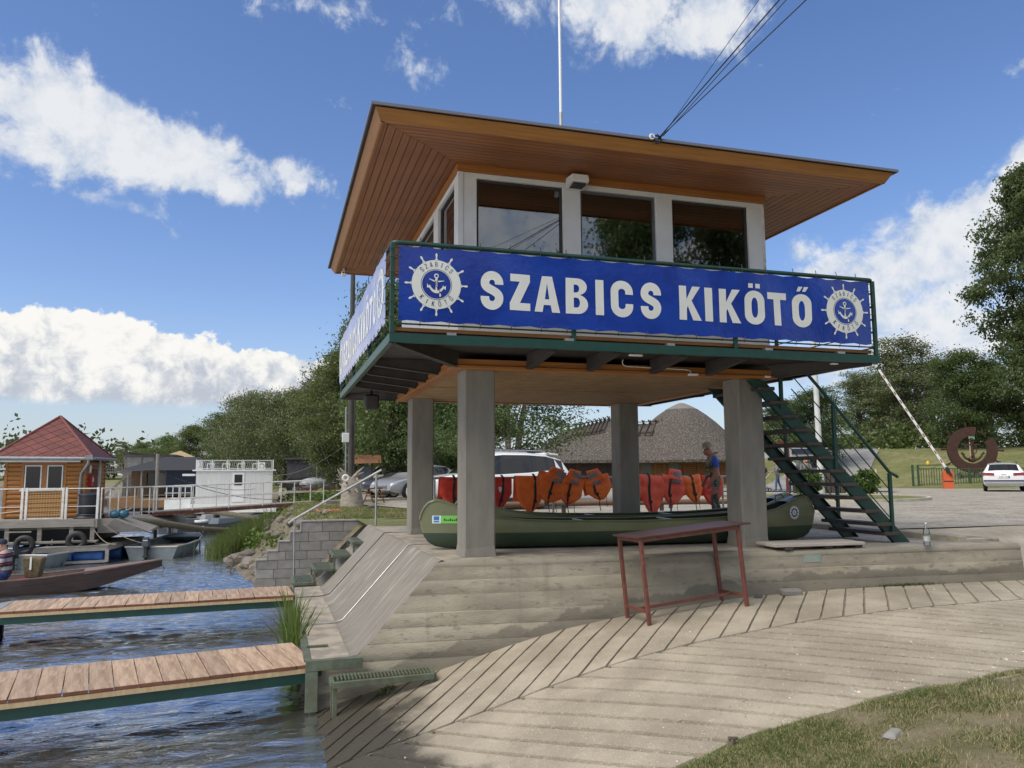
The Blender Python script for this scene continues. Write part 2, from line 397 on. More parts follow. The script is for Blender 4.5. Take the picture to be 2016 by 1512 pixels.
# ---- boat ramp: raised concrete strips pressed in a herringbone, grooves between them
rampm = M['ramp']
N = NT(rampm.node_tree); b = rampm.node_tree.nodes['Principled BSDF']
pos = N.n('ShaderNodeNewGeometry').outputs['Position']; sp = N.n('ShaderNodeSeparateXYZ'); rampm.node_tree.links.new(pos, sp.inputs[0])
wet = N.ramp(N.m('ADD', sp.outputs[2], N.m('MULTIPLY', N.m('SUBTRACT', N.noise(pos, 1.4, 5, .6), .5), .42)), -1.47, -1.33, 1.0, 0.0)
old = b.inputs['Base Color'].links[0].from_socket
stain = N.ramp(N.noise(pos, .7, 9, .66), .44, .66, 0, .55)
c1 = N.mix(stain, old, (.25, .215, .165))
rampm.node_tree.links.new(N.mix(wet, c1, (.075, .066, .05)), b.inputs['Base Color'])
rampm.node_tree.links.new(N.m('SUBTRACT', .86, N.m('MULTIPLY', wet, .76)), b.inputs['Roughness'])
def sstep_(t): t = min(max(t, 0), 1); return t*t*(3-2*t)
def lerp_(a, b, t): return a+(b-a)*t
ramp = MB(); SEAM = 7.76; GAP = .017; RECESS = .045
def strip(p0, p1, q0, q1):
    """p0-p1: near end, q0-q1: far end; runs between two grooves"""
    n = 16; rows = []
    for i in range(n+1):
        t = i/n
        a = Vector(p0).lerp(Vector(q0), t); c = Vector(p1).lerp(Vector(q1), t); w = (c-a).normalized()
        e = .011
        a = a + w*(e*pn(a.x*3, a.y*3, 1.3, 2)+e*.7*pn(a.x*3, a.y*3, 4.3, 2)); c = c + w*(e*pn(c.x*3, c.y*3, 1.3, 5)+e*.7*pn(c.x*3, c.y*3, 4.3, 5))
        drop = RECESS if i in (0, n) else 0
        ax, ay, cx, cy = a.x, a.y, c.x, c.y
        if i in (0, n): t2 = .02; 
        zl = float(zr(ax)); zc = float(zr(cx)); bmp = lambda x, y: .006*pn(x, y, 1.1, 9)
        ins = w*.008
        rows.append([(ax, ay, zl-RECESS-.004), (ax+ins.x, ay+ins.y, zl-drop+bmp(ax, ay)), ((ax+cx)/2, (ay+cy)/2, (zl+zc)/2-drop+bmp((ax+cx)/2, (ay+cy)/2)), (cx-ins.x, cy-ins.y, zc-drop+bmp(cx, cy)), (cx, cy, zc-RECESS-.004)])
    # slim end chamfers
    for j, k in ((0, 1), (n, n-1)):
        for q in range(1, 4):
            A = Vector(rows[j][q]); Bq = Vector(rows[k][q]); d = (A-Bq).normalized()
    rows.insert(1, [tuple(Vector(r0).lerp(Vector(r1), .06)+Vector((0, 0, RECESS*.97 if 0 < i < 4 else 0))) for i, (r0, r1) in enumerate(zip(rows[0], rows[1]))])
    rows.insert(n+1, [tuple(Vector(r0).lerp(Vector(r1), .06)+Vector((0, 0, RECESS*.97 if 0 < i < 4 else 0))) for i, (r0, r1) in enumerate(zip(rows[-1], rows[-2]))])
    ramp.grid(rows)
dl = Vector((1.33, 1.55)); dr = Vector((1.17, -1.82))
random.seed(3)
x = -1.8
while x < 10.6:
    w = .325+random.uniform(-.03, .03)
    ya, yb = SEAM+.013, 9.95
    k = (yb-ya)/dl.y*dl.x
    strip((x+GAP/2, ya), (x+w-GAP/2, ya), (x+k+GAP/2, yb), (x+w+k-GAP/2, yb)); x += w
x = -3.4
while x < 10.6:
    w = .30+random.uniform(-.03, .03)
    ya, yb = SEAM-.013, 5.32+random.uniform(-.06, .05)
    k = (yb-ya)/dr.y*dr.x
    strip((x+w+k-GAP*1.7, yb), (x+k+GAP*1.7, yb), (x+w-GAP*1.7, ya), (x+GAP*1.7, ya)); x += w
for ya_, yb_, dp_, am_, nn in ((3.6, SEAM, .046, .010, 18), (SEAM, 9.9, .019, .013, 22)):
    ramp.cur = 1 if ya_ < 5 else 2
    ramp.grid([[(xx, y, float(zr(xx))-dp_+am_*(pn(xx, y, 2.3, 4)+.5*pn(xx, y, 6.0, 1))) for y in np.linspace(ya_, yb_, nn)] for xx in np.arange(-3, 13.1, .13)])
ramp.cur = 0
ramp.grid([[(xx, y, float(zr(xx))-.004) for y in (3.6, 4.2, 4.8, 5.22)] for xx in np.arange(-3, 10.6, .25)][::-1])
rows = [[(xx, y, lerp_(float(zr(xx)), .045, sstep_((y-8.6)/3.2))-.002+.01*pn(xx, y, .8)) for y in (3.6, 5, 7, 8, 8.6, 9.0, 9.5, 10, 10.6, 11.2, 11.9)] for xx in [10.67]+list(np.arange(11, 16.6, .4))]
ramp.grid(rows)
for i, f in enumerate(ramp.f):
    pass
o = ramp.build('boat_ramp', [M['ramp'], mat('dirt in the grooves', (.105,.09,.066), (.065,.056,.042), .95, 5), mat('sandy groove fill', (.24,.205,.155), (.15,.13,.10), .95, 4)], smooth=40, kind='structure')
# make all ramp faces look up
me = o.data
bmx = bmesh.new(); bmx.from_mesh(me)
for f in bmx.faces:
    f.normal_update()
    if f.normal.z < 0: f.normal_flip()
bmx.to_mesh(me); bmx.free()

# ---- platform: board-marked retaining wall, sloped revetment, flat top
def fy(x, z): return 9.74-.07*(x-2)+.11*z
def xl(z): return .46 if z < -1.08 else 1.0+(z+1.08)/1.08*1.0
plat = thing('concrete_platform', 'low concrete quay platform with board-marked front wall under the tower', 'platform', (2.0, 9.74, -1.7))
wl = MB(); rows = []; random.seed(9)
zs = [-1.85]; z = -1.72
lev = []
while z < -.1:
    lev.append(z); z += random.choice((.17, .19, .2))
lev.append(-.085)
prof = []
for a, b2 in zip(lev[:-1], lev[1:]):
    off = random.uniform(-.0022, .0004)
    prof += [(a+.002, random.choice((.0018, .0018, .0))), (a+.008, off), ((a+b2)/2, off+random.uniform(-.002, .002)), (b2-.008, off+random.uniform(-.001, .001)), (b2-.002, .0018)]
prof += [(-.075, -.004), (-.05, -.004), (-.022, .006), (-.006, .024), (0.0, .052)]
nxs = 60
for (z, off) in prof:
    row = []
    for i in range(nxs+1):
        x0 = xl(z); xx = x0+(10.62-x0)*i/nxs
        wob = .007*pn(xx, z*4, 1.5, 3)+.004*pn(xx*4, z*9, 2.5, 6)
        if abs(off-.0018) < 1e-6: wob += .004*max(-.6, pn(xx*2, z*7, 2.1, 4))
        zz = z+.006*pn(xx, z, .9, 8) if -1.6 < z < -.09 else z
        row.append((xx, fy(xx, z)+off+wob, zz))
    rows.append(row)
wl.grid(rows)
xe = 10.62
wl.add([(xe, fy(xe, 0)+.05, 0), (xe, 9.9, 0), (xe, 9.9, -1), (xe, fy(xe, -1), -1)], [(0, 3, 2, 1)])
fw = wl.build('front_wall', None, plat, smooth=35)
wm_ = M['concrete'].copy(); wm_.name = 'stained wall concrete'; fw.data.materials.clear(); fw.data.materials.append(wm_)
at_ = fw.data.attributes.new('damp', 'FLOAT', 'POINT')
dv_ = []
for v in fw.data.vertices:
    p = v.co+fw.location+plat.location; dv_.append(p.z-float(zr(p.x)))
at_.data.foreach_set('value', dv_)
N = NT(wm_.node_tree); b = wm_.node_tree.nodes['Principled BSDF']; an = N.n('ShaderNodeAttribute', attribute_name='damp'); ps = N.n('ShaderNodeNewGeometry').outputs['Position']
nz_ = N.noise(ps, 1.3, 7, .62); lv = N.m('ADD', an.outputs['Fac'], N.m('MULTIPLY', N.m('SUBTRACT', nz_, .5), .62))
c0 = b.inputs['Base Color'].links[0].from_socket
c1 = N.mix(N.m('MULTIPLY', N.ramp(lv, .24, .20), .62), c0, (.125,.112,.09))
stk = N.n('ShaderNodeMapping'); wm_.node_tree.links.new(ps, stk.inputs[0]); stk.inputs['Scale'].default_value = (3.2, 1, .25)
c2 = N.mix(N.m('MULTIPLY', N.ramp(N.noise(stk.outputs[0], 1.6, 6, .65),   .54, .74), .38), c1, (.15,.14,.115))
sz_ = N.n('ShaderNodeSeparateXYZ'); wm_.node_tree.links.new(ps, sz_.inputs[0])
topd = N.ramp(N.m('ADD', sz_.outputs[2], N.m('MULTIPLY', N.m('SUBTRACT', N.noise(ps, 3.0, 6, .65), .5), .22)), -.17, -.09)
wm_.node_tree.links.new(N.mix(N.m('MULTIPLY', topd, .35), c2, (.15,.135,.11)), b.inputs['Base Color'])
top = MB()
gx = np.linspace(2.03, 10.62, 40)
top.grid([[(x, fy(x, 0)+.05+(16.6-fy(x, 0)-.05)*t, .004*pn(x, t*7, 1.2)*(1 if .02 < t < .98 else 0)) for t in (0, .05, .12, .2, .3, .45, .6, .8, 1)][::-1] for x in gx])
top.box(2.03, 10, 16.6, 16.61, -1, -.004)
top.build('platform_top', M['ledge'], plat, smooth=30)
sl = MB(); rows = []
for y in np.linspace(0, 1, 50):
    r_ = []
    for (x, z) in ((2.06, -.002), (2.03, .002), (2.0, -.012), (1.95, -.06), (1.75, -.275), (1.5, -.545), (1.25, -.815), (1.08, -.992), (1.02, -1.05), (.96, -1.075), (.88, -1.08), (.7, -1.083), (.5, -1.083), (.462, -1.088), (.45, -1.11), (.448, -1.4), (.45, -1.9)):
        y0 = fy(x, z)+.002; yy = y0+(17.4-y0)*y
        wob = .006*pn(x*3, yy, 1.2, 4) if y > .01 else 0
        r_.append((x, yy, z+wob))
    rows.append(r_)
sl.grid(rows[::-1])
sl.cur = 0
o = sl.build('slope', M['slope'], plat, smooth=35)
lg = MB(); lg.grid([[(x, fy(x, -1.08)+.01+(17.3-fy(x, -1.08))*t, -1.076+.004*pn(x*5, t*20, 1)) for t in np.linspace(0, 1, 30)] for x in (.93+.0, .8, .65, .468)][::-1])
o2 = lg.build('ledge', M['ledge'], plat, smooth=30)
wl2 = MB(); wl2.add([(.45, 17.4, -1.9), (2.06, 17.4, -1.9), (2.06, 17.4, 0), (2.0, 17.4, -.01), (1.0, 17.4, -1.08), (.45, 17.4, -1.08)], [(5, 4, 3, 2, 1, 0)]); wl2.build('end_wall', M['concrete'], plat)
for y, mt, rr in ((14.62, M['dark'], .008), (11.92, M['steel'], .010)):
    j = MB(); j.tube([(.47, y, -1.07), (.8, y+.02, -1.07), (.93, y+.03, -1.06), (1.03, y+.04, -1.03), (1.2, y+.06, -.85), (1.6, y+.1, -.42), (2.0, y+.14, .005), (2.12, y+.15, .01)], rr, 6)
    j.build('joint_strip', mt, plat, smooth=60)
for jy, jx in ((12.07, 2.9), (14.77, 2.7)): MB().bar((2.1, jy, .004), (jx, jy, .004), .02, .006).build('joint_strip', M['dark'], plat)
ew = MB(); ew.box(10.56, 10.655, 9.5, 12.2, -1.2, .045); ew.build('end_kerb', M['concrete'], plat, bevel=.01)
cb = MB(); cb.box(10.062, 10.64, 9.54, 9.63, -.03, .054); cb.box(9.9, 10.06, 9.54, 16.9, -.05, .10); cb.build('kerb', M['concrete'], plat, bevel=.012)
# green edge angles of the landing ledge
g = MB(); g.box(.415, .49, fy(.46, -1.08)-.03, 11.9, -1.085, -1.066); g.box(.405, .416, fy(.46, -1.08)-.03, 11.9, -1.17, -1.066)
g.hexa([(.415, 9.54, -1.17), (1.06, 9.54, -1.17), (1.06, 9.56, -1.17), (.415, 9.56, -1.17)], [(.415, 9.54, -1.05), (1.06, 9.54, -1.05), (1.06, 9.56, -1.05), (.415, 9.56, -1.05)])
g.box(.415, 1.06, 9.56, 9.63, -1.068, -1.052)
g.box(.42, .56, 9.545, 9.60, -1.62, -1.17); g.box(.46, .72, 10.35, 10.39, -1.066, -1.045)
g.build('edge_angle', M['greenold'], plat, bevel=.004)
pt = MB(); pt.T = None
pt.add([(7.0, fy(7.0, -.12)-.012, -.17), (7.28, fy(7.28, -.12)-.012, -.17), (7.3, fy(7.3, -.05)-.012, -.07), (7.02, fy(7.02, -.05)-.012, -.07)], [(0, 1, 2, 3)])
pt.build('paint_patch', mat('faded turquoise paint', (.16,.27,.25), (.26,.30,.26), .8, 6, lo=.4, hi=.6), plat)

# ---- land
xw_ = ([-200, 15, 19.9, 22, 26.5, 30, 34, 40, 50, 58, 66, 75, 86, 100, 120, 150, 180, 220, 400, 900], [3, 2, .5, -.3, -1.0, -1.1, -.6, .8, 2.2, 1.2, .3, -3.2, -8.5, -8, -13.5, -24, -35, -52, -140, -420])
def shore(y): return float(np.interp(y, *xw_))
def sstep(t): t = min(max(t, 0), 1); return t*t*(3-2*t)
def land_z(x, y):
    d = x-shore(y)
    z = -2.1+(d+.8)*.75 if d < 0 else -1.5+1.5*sstep(d/(2.0 if y < 32 else 3.0))
    z = min(z, 0)
    s = .74*x+.67*y
    if x > 12: z += 3.15*sstep((s-58)/19)
    return z+(.05*pn(x, y, .35, 2)+.02*pn(x, y, 1.3, 5))*(1 if d > 1 else 1.6)
M['grass'] = mat('mown grass', (.135,.145,.045), (.22,.205,.09), .95, .35, lo=.35, hi=.68, bump=.9, bscale=26, bdist=.05, c3=(.065,.10,.025), scale3=2.2, amt3=.55, lo3=.5, hi3=.62, world_space=True, detail=9)
N = NT(M['grass'].node_tree); b = M['grass'].node_tree.nodes['Principled BSDF']; ps = N.n('ShaderNodeNewGeometry').outputs['Position']; sz_ = N.n('ShaderNodeSeparateXYZ'); M['grass'].node_tree.links.new(ps, sz_.inputs[0])
bare = N.ramp(N.m('ADD', sz_.outputs[2], N.m('MULTIPLY', N.m('SUBTRACT', N.noise(ps, 1.1, 7, .65), .5), .9)), -.12, -.34)
c0 = b.inputs['Base Color'].links[0].from_socket
M['grass'].node_tree.links.new(N.mix(bare, c0, N.mix(N.ramp(N.noise(ps, 6, 6, .6), .35, .65), (.20,.165,.12), (.12,.10,.07))), b.inputs['Base Color'])
rows = []; cols = np.concatenate([np.arange(-3, 5, .35), np.arange(5, 16, 1.0), np.arange(16, 110, 3.0), [120, 150, 220, 400, 900]])
for y in np.concatenate([np.arange(19.75, 36, .35), np.arange(36, 70, 1.2), np.arange(70, 110, 3), [120, 140, 160, 200, 260, 400, 900]]):
    rows.append([(shore(y)+d, y, land_z(shore(y)+d, y)) for d in cols])
MB().grid(rows[::-1]).build('grass_bank', M['grass'], smooth=60, kind='structure')
rows = [[(x, y, land_z(x, y) if x > 16 else -.03) for x in (2.03, 6, 10, 14, 18, 25, 35, 50, 70, 100, 150, 250, 900)] for y in (16.55, 18, 20)]
rows = [[(x, y, land_z(x, y)-.02) for x in np.concatenate([[16.5], np.arange(18, 120, 4), [150, 300, 900]])] for y in np.concatenate([[-250, -100, -50], np.arange(-30, 20.5, 3)])]
g2 = MB().grid(rows[::-1])
g2.add([(2.0, 16.5, -.02), (16.6, 16.5, -.02), (16.6, 20, -.02), (2.0, 20, -.02)], [(0, 1, 2, 3)])
g2.build('grass_field', M['grass'], smooth=60, kind='structure')
# grassy verge this side of the ramp
def verge_z(x, y):
    e = 5.30-y
    return float(zr(min(x, 12)))+.05*sstep(e/.25)+.10*sstep((e-.1)/1.6)+.03*pn(x, y, .9, 3)+.015*pn(x, y, 3.1, 7)-.04*sstep((-e+.03)/.1)+(.45 if x > 12 else 0)*sstep((x-12)/4)
M['verge'] = mat('worn turf', (.21,.175,.105), (.12,.115,.05), .95, 1.4, lo=.38, hi=.62, bump=.9, bscale=38, bdist=.03, c3=(.32,.27,.19), scale3=5, amt3=.35, detail=9, world_space=True)
def vedge(x): return 5.30+.07*math.sin(x*2.1)+.10*pn(x, 0, 1.7, 4)-.0*x
rows = []
for t in np.concatenate([np.linspace(0, .25, 12), np.linspace(.3, 1, 14)]):
    rows.append([(x, vedge(x)-t*12, verge_z(x, 5.30-t*12)) for x in np.concatenate([np.arange(-3, 9, .18), np.arange(9, 17, .6)])])
MB().grid(rows).build('grass_verge', M['verge'], smooth=60, kind='structure')
MB().add([(-3, -6.5, -.9), (17, -6.5, -.3), (17, -250, -.3), (3, -250, -.9)], [(0, 1, 2, 3)][::-1] and [(3, 2, 1, 0)]).build('meadow', M['grass'], kind='structure')
# gravel parking lot
M['gravel'] = mat('pale gravel', (.37,.335,.28), (.25,.225,.185), .95, .9, bump=1.0, bscale=7, bdist=.12, c3=(.50,.46,.39), scale3=9, amt3=.7, lo3=.52, hi3=.62, detail=12, world_space=True)
GR = [(4.2, 16.62), (4.5, 22), (2.6, 30.2), (4, 46), (14, 62), (21, 60), (27, 48), (31, 49), (33.5, 47), (36, 45.2), (50, 29.8), (70, 7.8), (70, 0), (16.3, 2), (16.2, 11.7), (10.64, 11.7), (10.64, 9.62), (10.07, 9.62), (10.07, 16.62)]
gm = MB(); gm.poly([GR], lambda x, y: (x, y, .05)); gm.build('gravel_lot', M['gravel'], kind='structure')
# asphalt track climbing the dike
M['asphalt'] = mat('worn asphalt', (.20,.20,.195), (.27,.265,.25), .9, 1.2, bump=.5, bscale=40, world_space=True, detail=8)
rd = []
ctr = [(27, 36.5), (31, 42), (36, 47.5), (41, 51.5), (47, 57), (54, 66), (63, 80)]
for i, (x, y) in enumerate(ctr):
    a = Vector(ctr[max(i-1, 0)]); c = Vector(ctr[min(i+1, len(ctr)-1)]); d = (c-a).normalized(); nrm = Vector((d.y, -d.x))
    hw = (5.2, 4.2, 3.4, 3.0, 3.0, 3.0, 3.0)[i]
    for_row = []
    for t in (-1, -.5, 0, .5, 1):
        p = Vector((x, y))+nrm*hw*t; for_row.append((p.x, p.y, max(land_z(p.x, p.y), .03)+.06))
    rd.append(for_row)
rr = []
for a, c in zip(rd[:-1], rd[1:]):
    for k in range(6):
        t = k/6; row = []
        for p, q in zip(a, c):
            v = Vector(p).lerp(Vector(q), t); row.append((v.x, v.y, max(land_z(v.x, v.y), .03)+.07))
        rr.append(row)
MB().grid(rr[::-1]).build('dike_road', M['asphalt'], smooth=60, kind='structure')
# grass island with pale kerb ring
isl = thing('grass_island', 'oval grass island with pale low kerb beyond the stairs', 'lawn', (21.2, 26.6, .05)); isl['kind'] = 'structure'
OV = []
for k in range(48):
    t = 2*PI*k/48; a, c = 5.2*math.cos(t), 4.4*math.sin(t)
    OV.append((20.6+a*.8+c*.35, 26.6+c*.95-a*.15))
MB().poly([OV], lambda x, y: (x, y, .11)).build('turf', M['grass'], isl)
kb = MB()
n = len(OV); cx, cy = 20.6, 26.6
ring = [[(cx+(x-cx)*s_, cy+(y-cy)*s_, z) for (x, y) in OV] for s_, z in ((1.0, .04), (1.0, .15), (1.035, .15), (1.035, .04))]
kb.grid([[r_[k] for r_ in ring] for k in list(range(n))+[0]]); kb.build('kerb', mat('pale kerb', (.5,.47,.36), (.40,.37,.29), .85, 3, bump=.3), isl)
# far bank of the river
rows = [[(x, y+60*pn(x*.004, 0, 1), z) for (y, z) in ((330, -2.5), (345, .5), (420, 1.5), (900, 3))] for x in np.linspace(-900, -20, 40)]
MB().grid(rows).build('far_bank', M['grass'], smooth=60, kind='structure')
# ================================================================== HARBOUR TOWER
BX0, BX1, BY0, BY1 = 1.226, 8.024, 8.841, 15.74      # balcony
CX0, CX1, CYF, CYB = 2.27, 6.98, 9.89, 14.69          # cabin
RX0, RX1, RY0, RY1 = .97, 8.28, 8.585, 15.996         # eaves
DZ = 2.67
tower = thing('harbour_tower', 'harbour control cabin on four grey pillars with wide wooden eaves and green balcony', 'tower', (4.62, 12.29, 0))
# pillars
for (x, y) in ((2.38, 10.0), (6.50, 10.0), (2.38, 14.16), (6.50, 14.16)):
    c = MB(); a = .42; ch = .022
    pts = [(x+ch, y), (x+a-ch, y), (x+a, y+ch), (x+a, y+a-ch), (x+a-ch, y+a), (x+ch, y+a), (x, y+a-ch), (x, y+ch)]
    c.prism(pts, lambda u, v: (u, v, 0.0), lambda u, v: (u, v, 2.445))
    f = .02
    pf = [(px+(f if px > x+a/2 else -f), py+(f if py > y+a/2 else -f)) for px, py in pts]
    nb = len(pf)
    c.add([(u, v, .002) for u, v in pf]+[(u+(x+a/2-u)*.08, v+(y+a/2-v)*.08, .11+.03*math.sin(i*2.3)) for i, (u, v) in enumerate(pf)], [(i, (i+1) % nb, nb+(i+1) % nb, nb+i) for i in range(nb)])
    c.build('pillar', M['column'], tower)
# orange timber rim round the strand-board ceiling
for nm, bx, mt in (('rim_beam', (2.20, 7.04, 9.86, 9.96, 2.475, 2.558), 'rimwood'), ('rim_beam', (2.20, 7.04, 14.62, 14.72, 2.475, 2.558), 'rimwood'), ('rim_beam', (2.20, 2.30, 9.962, 14.618, 2.475, 2.556), 'rimwood_y'), ('rim_beam', (6.94, 7.04, 9.962, 14.618, 2.475, 2.556), 'rimwood_y'),
                  ('rim_ledger', (2.17, 7.07, 9.83, 9.99, 2.428, 2.473), 'rimwood'), ('rim_ledger', (2.17, 7.07, 14.59, 14.75, 2.428, 2.473), 'rimwood'), ('rim_ledger', (2.17, 2.33, 9.992, 14.588, 2.428, 2.472), 'rimwood_y'), ('rim_ledger', (6.91, 7.07, 9.992, 14.588, 2.428, 2.472), 'rimwood_y')):
    MB().box(*bx).build(nm, M[mt], tower, bevel=.006)
random.seed(15)
for i in range(4):
    for j in range(2):
        dz = random.uniform(-.003, .003); MB().box(2.335+1.146*i+.004, 2.335+1.146*(i+1)-.004, 9.995+2.297*j+.004, 9.995+2.297*(j+1)-.004, 2.448+dz, 2.460).build('ceiling_board', M['osb'], tower)
MB().box(2.34, 6.90, 10.0, 14.58, 2.462, 2.472).build('ceiling_backing', M['under'], tower)
MB().box(BX0+.06, BX1-.06, BY0+.065, BY1-.065, 2.645, 2.69).build('deck_sheet', M['under'], tower)  # dark colour takes in the shade under the balcony
# cantilever brackets
def bracket(inner, outer, w=.05):
    b = MB(); i, o = Vector(inner), Vector(outer); d = (o-i).normalized(); a = Vector((-d.y, d.x, 0))*w/2
    b.hexa([i-a+Vector((0,0,-.115)), i+a+Vector((0,0,-.115)), o+a+Vector((0,0,-.015)), o-a+Vector((0,0,-.015))], [i-a+Vector((0,0,.08)), i+a+Vector((0,0,.08)), o+a+Vector((0,0,.08)), o-a+Vector((0,0,.08))])
    a2 = a*1.9
    b.hexa([i-a2+Vector((0,0,-.123)), i+a2+Vector((0,0,-.123)), o+a2+Vector((0,0,-.023)), o-a2+Vector((0,0,-.023))], [i-a2+Vector((0,0,-.116)), i+a2+Vector((0,0,-.116)), o+a2+Vector((0,0,-.016)), o-a2+Vector((0,0,-.016))])
    b.build('bracket', M['under'], tower)
for x in (3.22, 4.08, 5.03, 5.91): bracket((x, 9.855, 2.56), (x, 8.91, 2.56)); bracket((x, 14.725, 2.56), (x, 15.67, 2.56))
for y in (10.7, 11.65, 12.48, 13.42): bracket((2.195, y, 2.56), (1.295, y, 2.56)); bracket((7.045, y, 2.56), (7.955, y, 2.56))
for a, c in (((2.26, 9.9), (1.29, 8.91)), ((6.98, 9.9), (7.95, 8.91)), ((2.26, 14.68), (1.29, 15.67)), ((6.98, 14.68), (7.95, 15.67))): bracket((*a, 2.56), (*c, 2.56))
# edge channels
def channel(p0, p1, inward):
    b = MB(); p0, p1, n = Vector(p0), Vector(p1), Vector(inward)
    for (a0, a1, z0, z1) in ((0, .008, 2.563, 2.67), (.008, .06, 2.563, 2.571), (.008, .06, 2.662, 2.67)):
        b.hexa([p0+n*a0+Vector((0,0,z0)), p1+n*a0+Vector((0,0,z0)), p1+n*a1+Vector((0,0,z0)), p0+n*a1+Vector((0,0,z0))], [p0+n*a0+Vector((0,0,z1)), p1+n*a0+Vector((0,0,z1)), p1+n*a1+Vector((0,0,z1)), p0+n*a1+Vector((0,0,z1))])
    b.build('edge_beam', M['green'], tower)
channel((BX0, BY0, 0), (BX1, BY0, 0), (0, 1, 0)); channel((BX1, BY1, 0), (BX0, BY1, 0), (0, -1, 0))
channel((BX0, BY1, 0), (BX0, BY0+.009, 0), (1, 0, 0)); channel((BX1, BY0+.009, 0), (BX1, BY1, 0), (-1, 0, 0))
# deck planks with a timber edge on shims
for nm, bx, mt in (('deck_edge_board', (BX0+.05, BX1-.06, BY0+.075, BY0+.115, 2.705, 2.752), 'fascia'), ('deck_edge_board', (BX0+.05, BX1-.06, BY1-.115, BY1-.075, 2.705, 2.752), 'fascia'),
                   ('deck_edge_board', (BX0+.075, BX0+.115, BY0+.117, BY1-.117, 2.705, 2.752), 'fascia'), ('deck_edge_board', (BX1-.115, BX1-.075, BY0+.117, BY1-.117, 2.705, 2.752), 'fascia')):
    MB().box(*bx).build(nm, M[mt], tower, bevel=.004)
pl = MB(); M['deckwood'] = wood('grey deck boards', (.36,.31,.24), (.27,.23,.18), 1, .7)
x = BX0+.12
while x < BX1-.2:
    pl.box(x, x+.138, BY0+.12, BY1-.12, 2.715, 2.748); x += .145
pl.build('deck_boards', M['deckwood'], tower, kind='stuff')
sh = MB()
for x in (1.9, 3.37, 4.75, 6.2, 7.35): sh.box(x, x+.11, BY0+.01, BY0+.1, 2.672, 2.703)
sh.build('shim', M['steel'], tower)
# railing
rl = [(BX0+.03, BY1-.03), (BX0+.03, BY0+.03), (BX1-.03, BY0+.03), (BX1-.03, BY1-.03)]
def rounded(z, r=.07):
    pts = []
    L = rl+[rl[0]]
    for i, (x, y) in enumerate(L):
        p = Vector((x, y, z))
        if i in (0, len(L)-1): pts.append(p); continue
        a = (Vector((*L[i-1], z))-p).normalized(); c = (Vector((*L[i+1], z))-p).normalized()
        for t in (0, .25, .5, .75, 1): q = (p+a*r)*(1-t)**2+p*2*t*(1-t)+(p+c*r)*t*t; pts.append(q)
    return pts
MB().tube(rounded(3.742), .028, 10).build('top_rail', M['green'], tower, smooth=50)
for z in (2.785, 3.0, 3.18, 3.36, 3.55):
    MB().tube(rounded(z, .03), .008 if z > 2.8 else .011, 6).build('rail_bar', M['green'], tower, smooth=50)
for (x, y) in rl+[(3.49, BY0+.035), (5.76, BY0+.035), (BX0+.035, 11.1), (BX0+.035, 13.4), (BX1-.035, 11.1), (BX1-.035, 13.4), (3.49, BY1-.035), (5.76, BY1-.035)]:
    MB().box(x-.024, x+.024, y-.024, y+.024, 2.672, 3.725).build('rail_post', M['green'], tower, bevel=.003)
# cabin walls: white framing round recessed panes
wall = MB()
F0, F1 = CYF, CYF+.13
for a, c, z0, z1 in ((CX0, CX1, 2.72, 4.04), (CX0, CX1, 5.03, 5.10), (CX0, 2.52, 4.04, 5.03), (3.76, 4.02, 4.04, 5.03), (5.19, 5.45, 4.04, 5.03), (6.72, CX1, 4.04, 5.03)):
    wall.box(a, c, F0+(.0015 if z0 == 4.04 else 0), F1, z0, z1)
wall.build('cabin_wall', M['white'], tower, bevel=.004)
wall = MB()
for a, c, z0, z1 in ((F1, CYB, 2.72, 4.04), (F1, CYB, 5.03, 5.10), (F1, 10.17, 4.04, 5.03), (11.29, 11.62, 4.04, 5.03), (12.95, 13.25, 4.04, 5.03), (14.45, CYB, 4.04, 5.03)):
    wall.box(CX0+(.0015 if z0 == 4.04 else 0), CX0+.13, a, c, z0, z1); wall.box(CX1-.13, CX1-(.0015 if z0 == 4.04 else 0), a, c, z0, z1)
wall.box(CX0+.13, CX1-.13, CYB-.13, CYB, 2.72, 5.10)
wall.build('cabin_wall', M['white'], tower, bevel=.004)
MB().box(CX1-.02, CX1+.012, CYF-.012, CYF+.02, 2.72, 5.08).build('corner_trim', M['whitemetal'], tower)
MB().box(CX0-.012, CX0+.06, CYF-.012, CYF+.055, 2.72, 5.098).build('corner_trim', M['white'], tower, bevel=.003)
fr_d = mat('grey window frame', (.11,.11,.12), None, .5)
for i, (a, c) in enumerate(((2.52, 3.76), (4.02, 5.19), (5.45, 6.72))):
    w = MB(); t = .035
    w.box(a, a+t, CYF+.045, CYF+.1, 4.04, 5.03); w.box(c-t, c, CYF+.045, CYF+.1, 4.04, 5.03); w.box(a+t, c-t, CYF+.045, CYF+.1, 4.04, 4.04+t); w.box(a+t, c-t, CYF+.045, CYF+.1, 5.03-t, 5.03)
    f = w.build('window', fr_d if i == 1 else M['under'], tower)
    MB().box(a+t, c-t, CYF+.066, CYF+.074, 4.04+t, 5.03-t).build('pane', M['glass'], f)
for (x0, x1) in ((CX0+.045, CX0+.1), (CX1-.1, CX1-.045)):
    for a, c in ((10.17, 11.29), (11.62, 12.95), (13.25, 14.45)):
        w = MB(); t = .03
        w.box(x0, x1, a, a+t, 4.04, 5.03); w.box(x0, x1, c-t, c, 4.04, 5.03); w.box(x0, x1, a+t, c-t, 4.04, 4.07); w.box(x0, x1, a+t, c-t, 5.0, 5.03)
        f = w.build('window', M['under'], tower); xm = (x0+x1)/2
        MB().box(xm-.004, xm+.004, a+t, c-t, 4.07, 5.0).build('pane', M['glass'], f)
